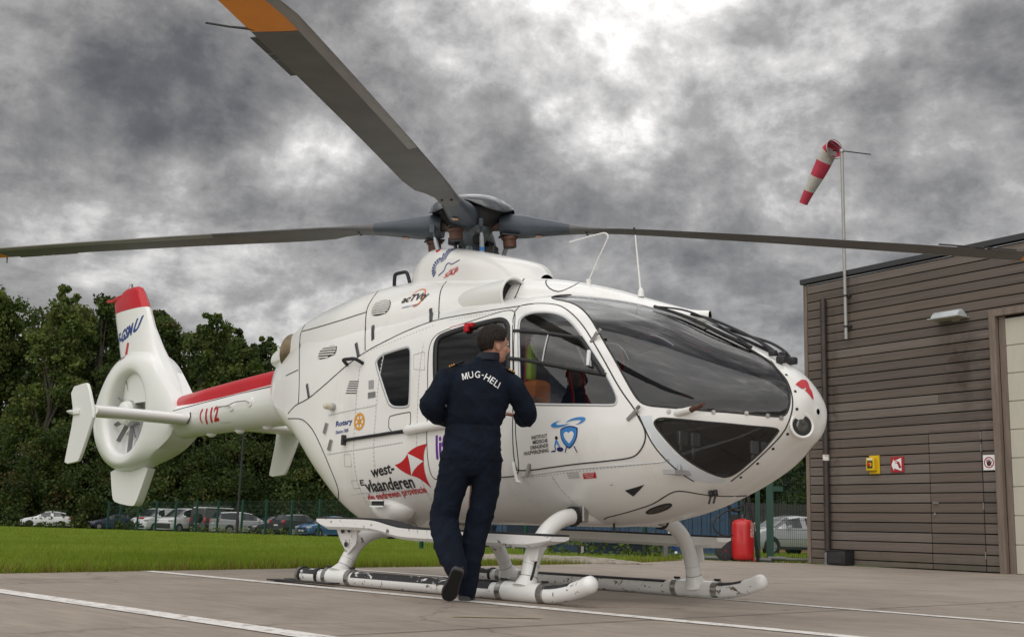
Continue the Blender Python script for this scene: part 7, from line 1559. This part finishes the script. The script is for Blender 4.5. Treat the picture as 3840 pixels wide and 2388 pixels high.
# undergrowth under the trees: one mass nobody could count
g = np.random.default_rng(5); cs = []; rs_ = []
for k in range(700):
    px = g.uniform(-60, 860); d = g.uniform(104.5, 121); x, y = tpos(px, d); h_ = g.random()**1.5*8.5; cs.append((x, y, ngz(x, y)+h_+.3)); rs_.append(.9+.8*g.random())
leaves('undergrowth', np.array(cs), np.array(rs_), 110, .27, ['deep', 'mid', 'brown', 'olive'], [.70, .18, .07, .05], None, 9, 'stuff')
g = np.random.default_rng(15); cs = []; rs_ = []
TLX = [-80, 0, 75, 146, 210, 250, 355, 460, 500, 545, 600, 620, 650, 690, 800, 900]; TLY = [668, 666, 672, 690, 698, 715, 733, 746, 767, 782, 808, 818, 796, 808, 830, 840]
for k in range(900):
    px = g.uniform(-80, 900); d = g.uniform(118, 128); x, y = tpos(px, d); h_ = (((1224+px*.024-np.interp(px, TLX, TLY))*d/2737)-.6)*g.random()**.8*.92; cs.append((x, y, ngz(x, y)+h_+.3)); rs_.append(1.5+1.2*g.random())
leaves('far_wood', np.array(cs), np.array(rs_), 80, .42, ['deep', 'mid', 'olive'], [.55, .35, .10], None, 19, 'stuff')
def hedge(label, p0, p1, h_, wd_, seed, mats=('deep', 'mid', 'brown'), wts=(.6, .3, .1), lf=.12, per_=60, gap=.28):
    p0 = np.array(p0); p1 = np.array(p1); L_ = np.linalg.norm(p1-p0); n = int(L_/gap); g = np.random.default_rng(seed); r = thing('hedge', label, 'hedge', (p0[0], p0[1], ngz(*p0)-.04)); cs = []
    for k in range(n):
        for q in np.arange(.12, h_, .28):
            t = (k+g.random())/n; cs.append(((p1-p0)[0]*t+g.normal(0, wd_*.3), (p1-p0)[1]*t+g.normal(0, wd_*.3), q*g.uniform(.85, 1.08)))
    leaves('foliage', np.array(cs), np.full(len(cs), .26), per_, lf, list(mats), list(wts), r, seed)
    m_ = MB()
    for k in range(max(2, n//4)): t = (k+.5)/max(2, n//4); q = (p1-p0)*t; m_.tube([(q[0], q[1], 0), (q[0], q[1], h_*.8)], .03, 5)
    m_.build('stems', M['bark'], r); return r
hedge('low dark hedge in front of the white hatchback at left', cpos(-20, 93)[:2], cpos(206, 93)[:2], .62, .5, 31, lf=.16, per_=34, gap=.4)
hedge('small clipped hedge between the lawn and the dark blue car', cpos(316, 98)[:2], cpos(376, 97)[:2], .85, .5, 32, lf=.16, per_=40, gap=.35)
hedge('weedy plants growing along the blue container behind the fence', (-10.6, 12.3), (-7.8, 13.4), .42, .5, 33, ('light', 'mid', 'olive'), (.4, .4, .2), .10, 26, .30)
hedge('weeds sprouting along the foot of the car park fence', cpos(490, 84.0)[:2], cpos(745, 76)[:2], .42, .3, 34, ('light', 'mid', 'olive'), (.4, .4, .2), .13, 14, .75)
for k, (px, d, hh) in enumerate(((1760, 68, 8), (1830, 70, 7.5), (1900, 66, 8.5))):
    x, y = tpos(px, d); tree(('dark tree behind the slat fence, nearest the helicopter nose', 'dark tree behind the slat fence, in the middle', 'dark tree behind the slat fence, nearest the hangar')[k], x, y, hh, 3.0, ['deep', 'mid', 'olive'], [.55, .35, .10], 300+k, low=.08, ncl=110, group='trees behind the slat fence', lf=.24)
# lamp post of the car park
x, y, z = cpos(598, 80); lmp = thing('lamp_post', 'slim dark lamp post in the car park below the tail boom', 'lamp post', (x, y, z))
M['lampdark'] = mat('dark_lamp_post', (.022, .022, .024), .6); MB().tube([(0, 0, 0), (0, 0, 1.1)], .11, 12).tube([(0, 0, 1.1), (0, 0, 7.6)], [.085, .06], 12).build('pole', M['lampdark'], lmp, True); MB().box((.35, .0, 7.62), (.9, .22, .12), Matrix.Rotation(pi/4, 3, 'Z'), .03).build('lantern', M['lampdark'], lmp)
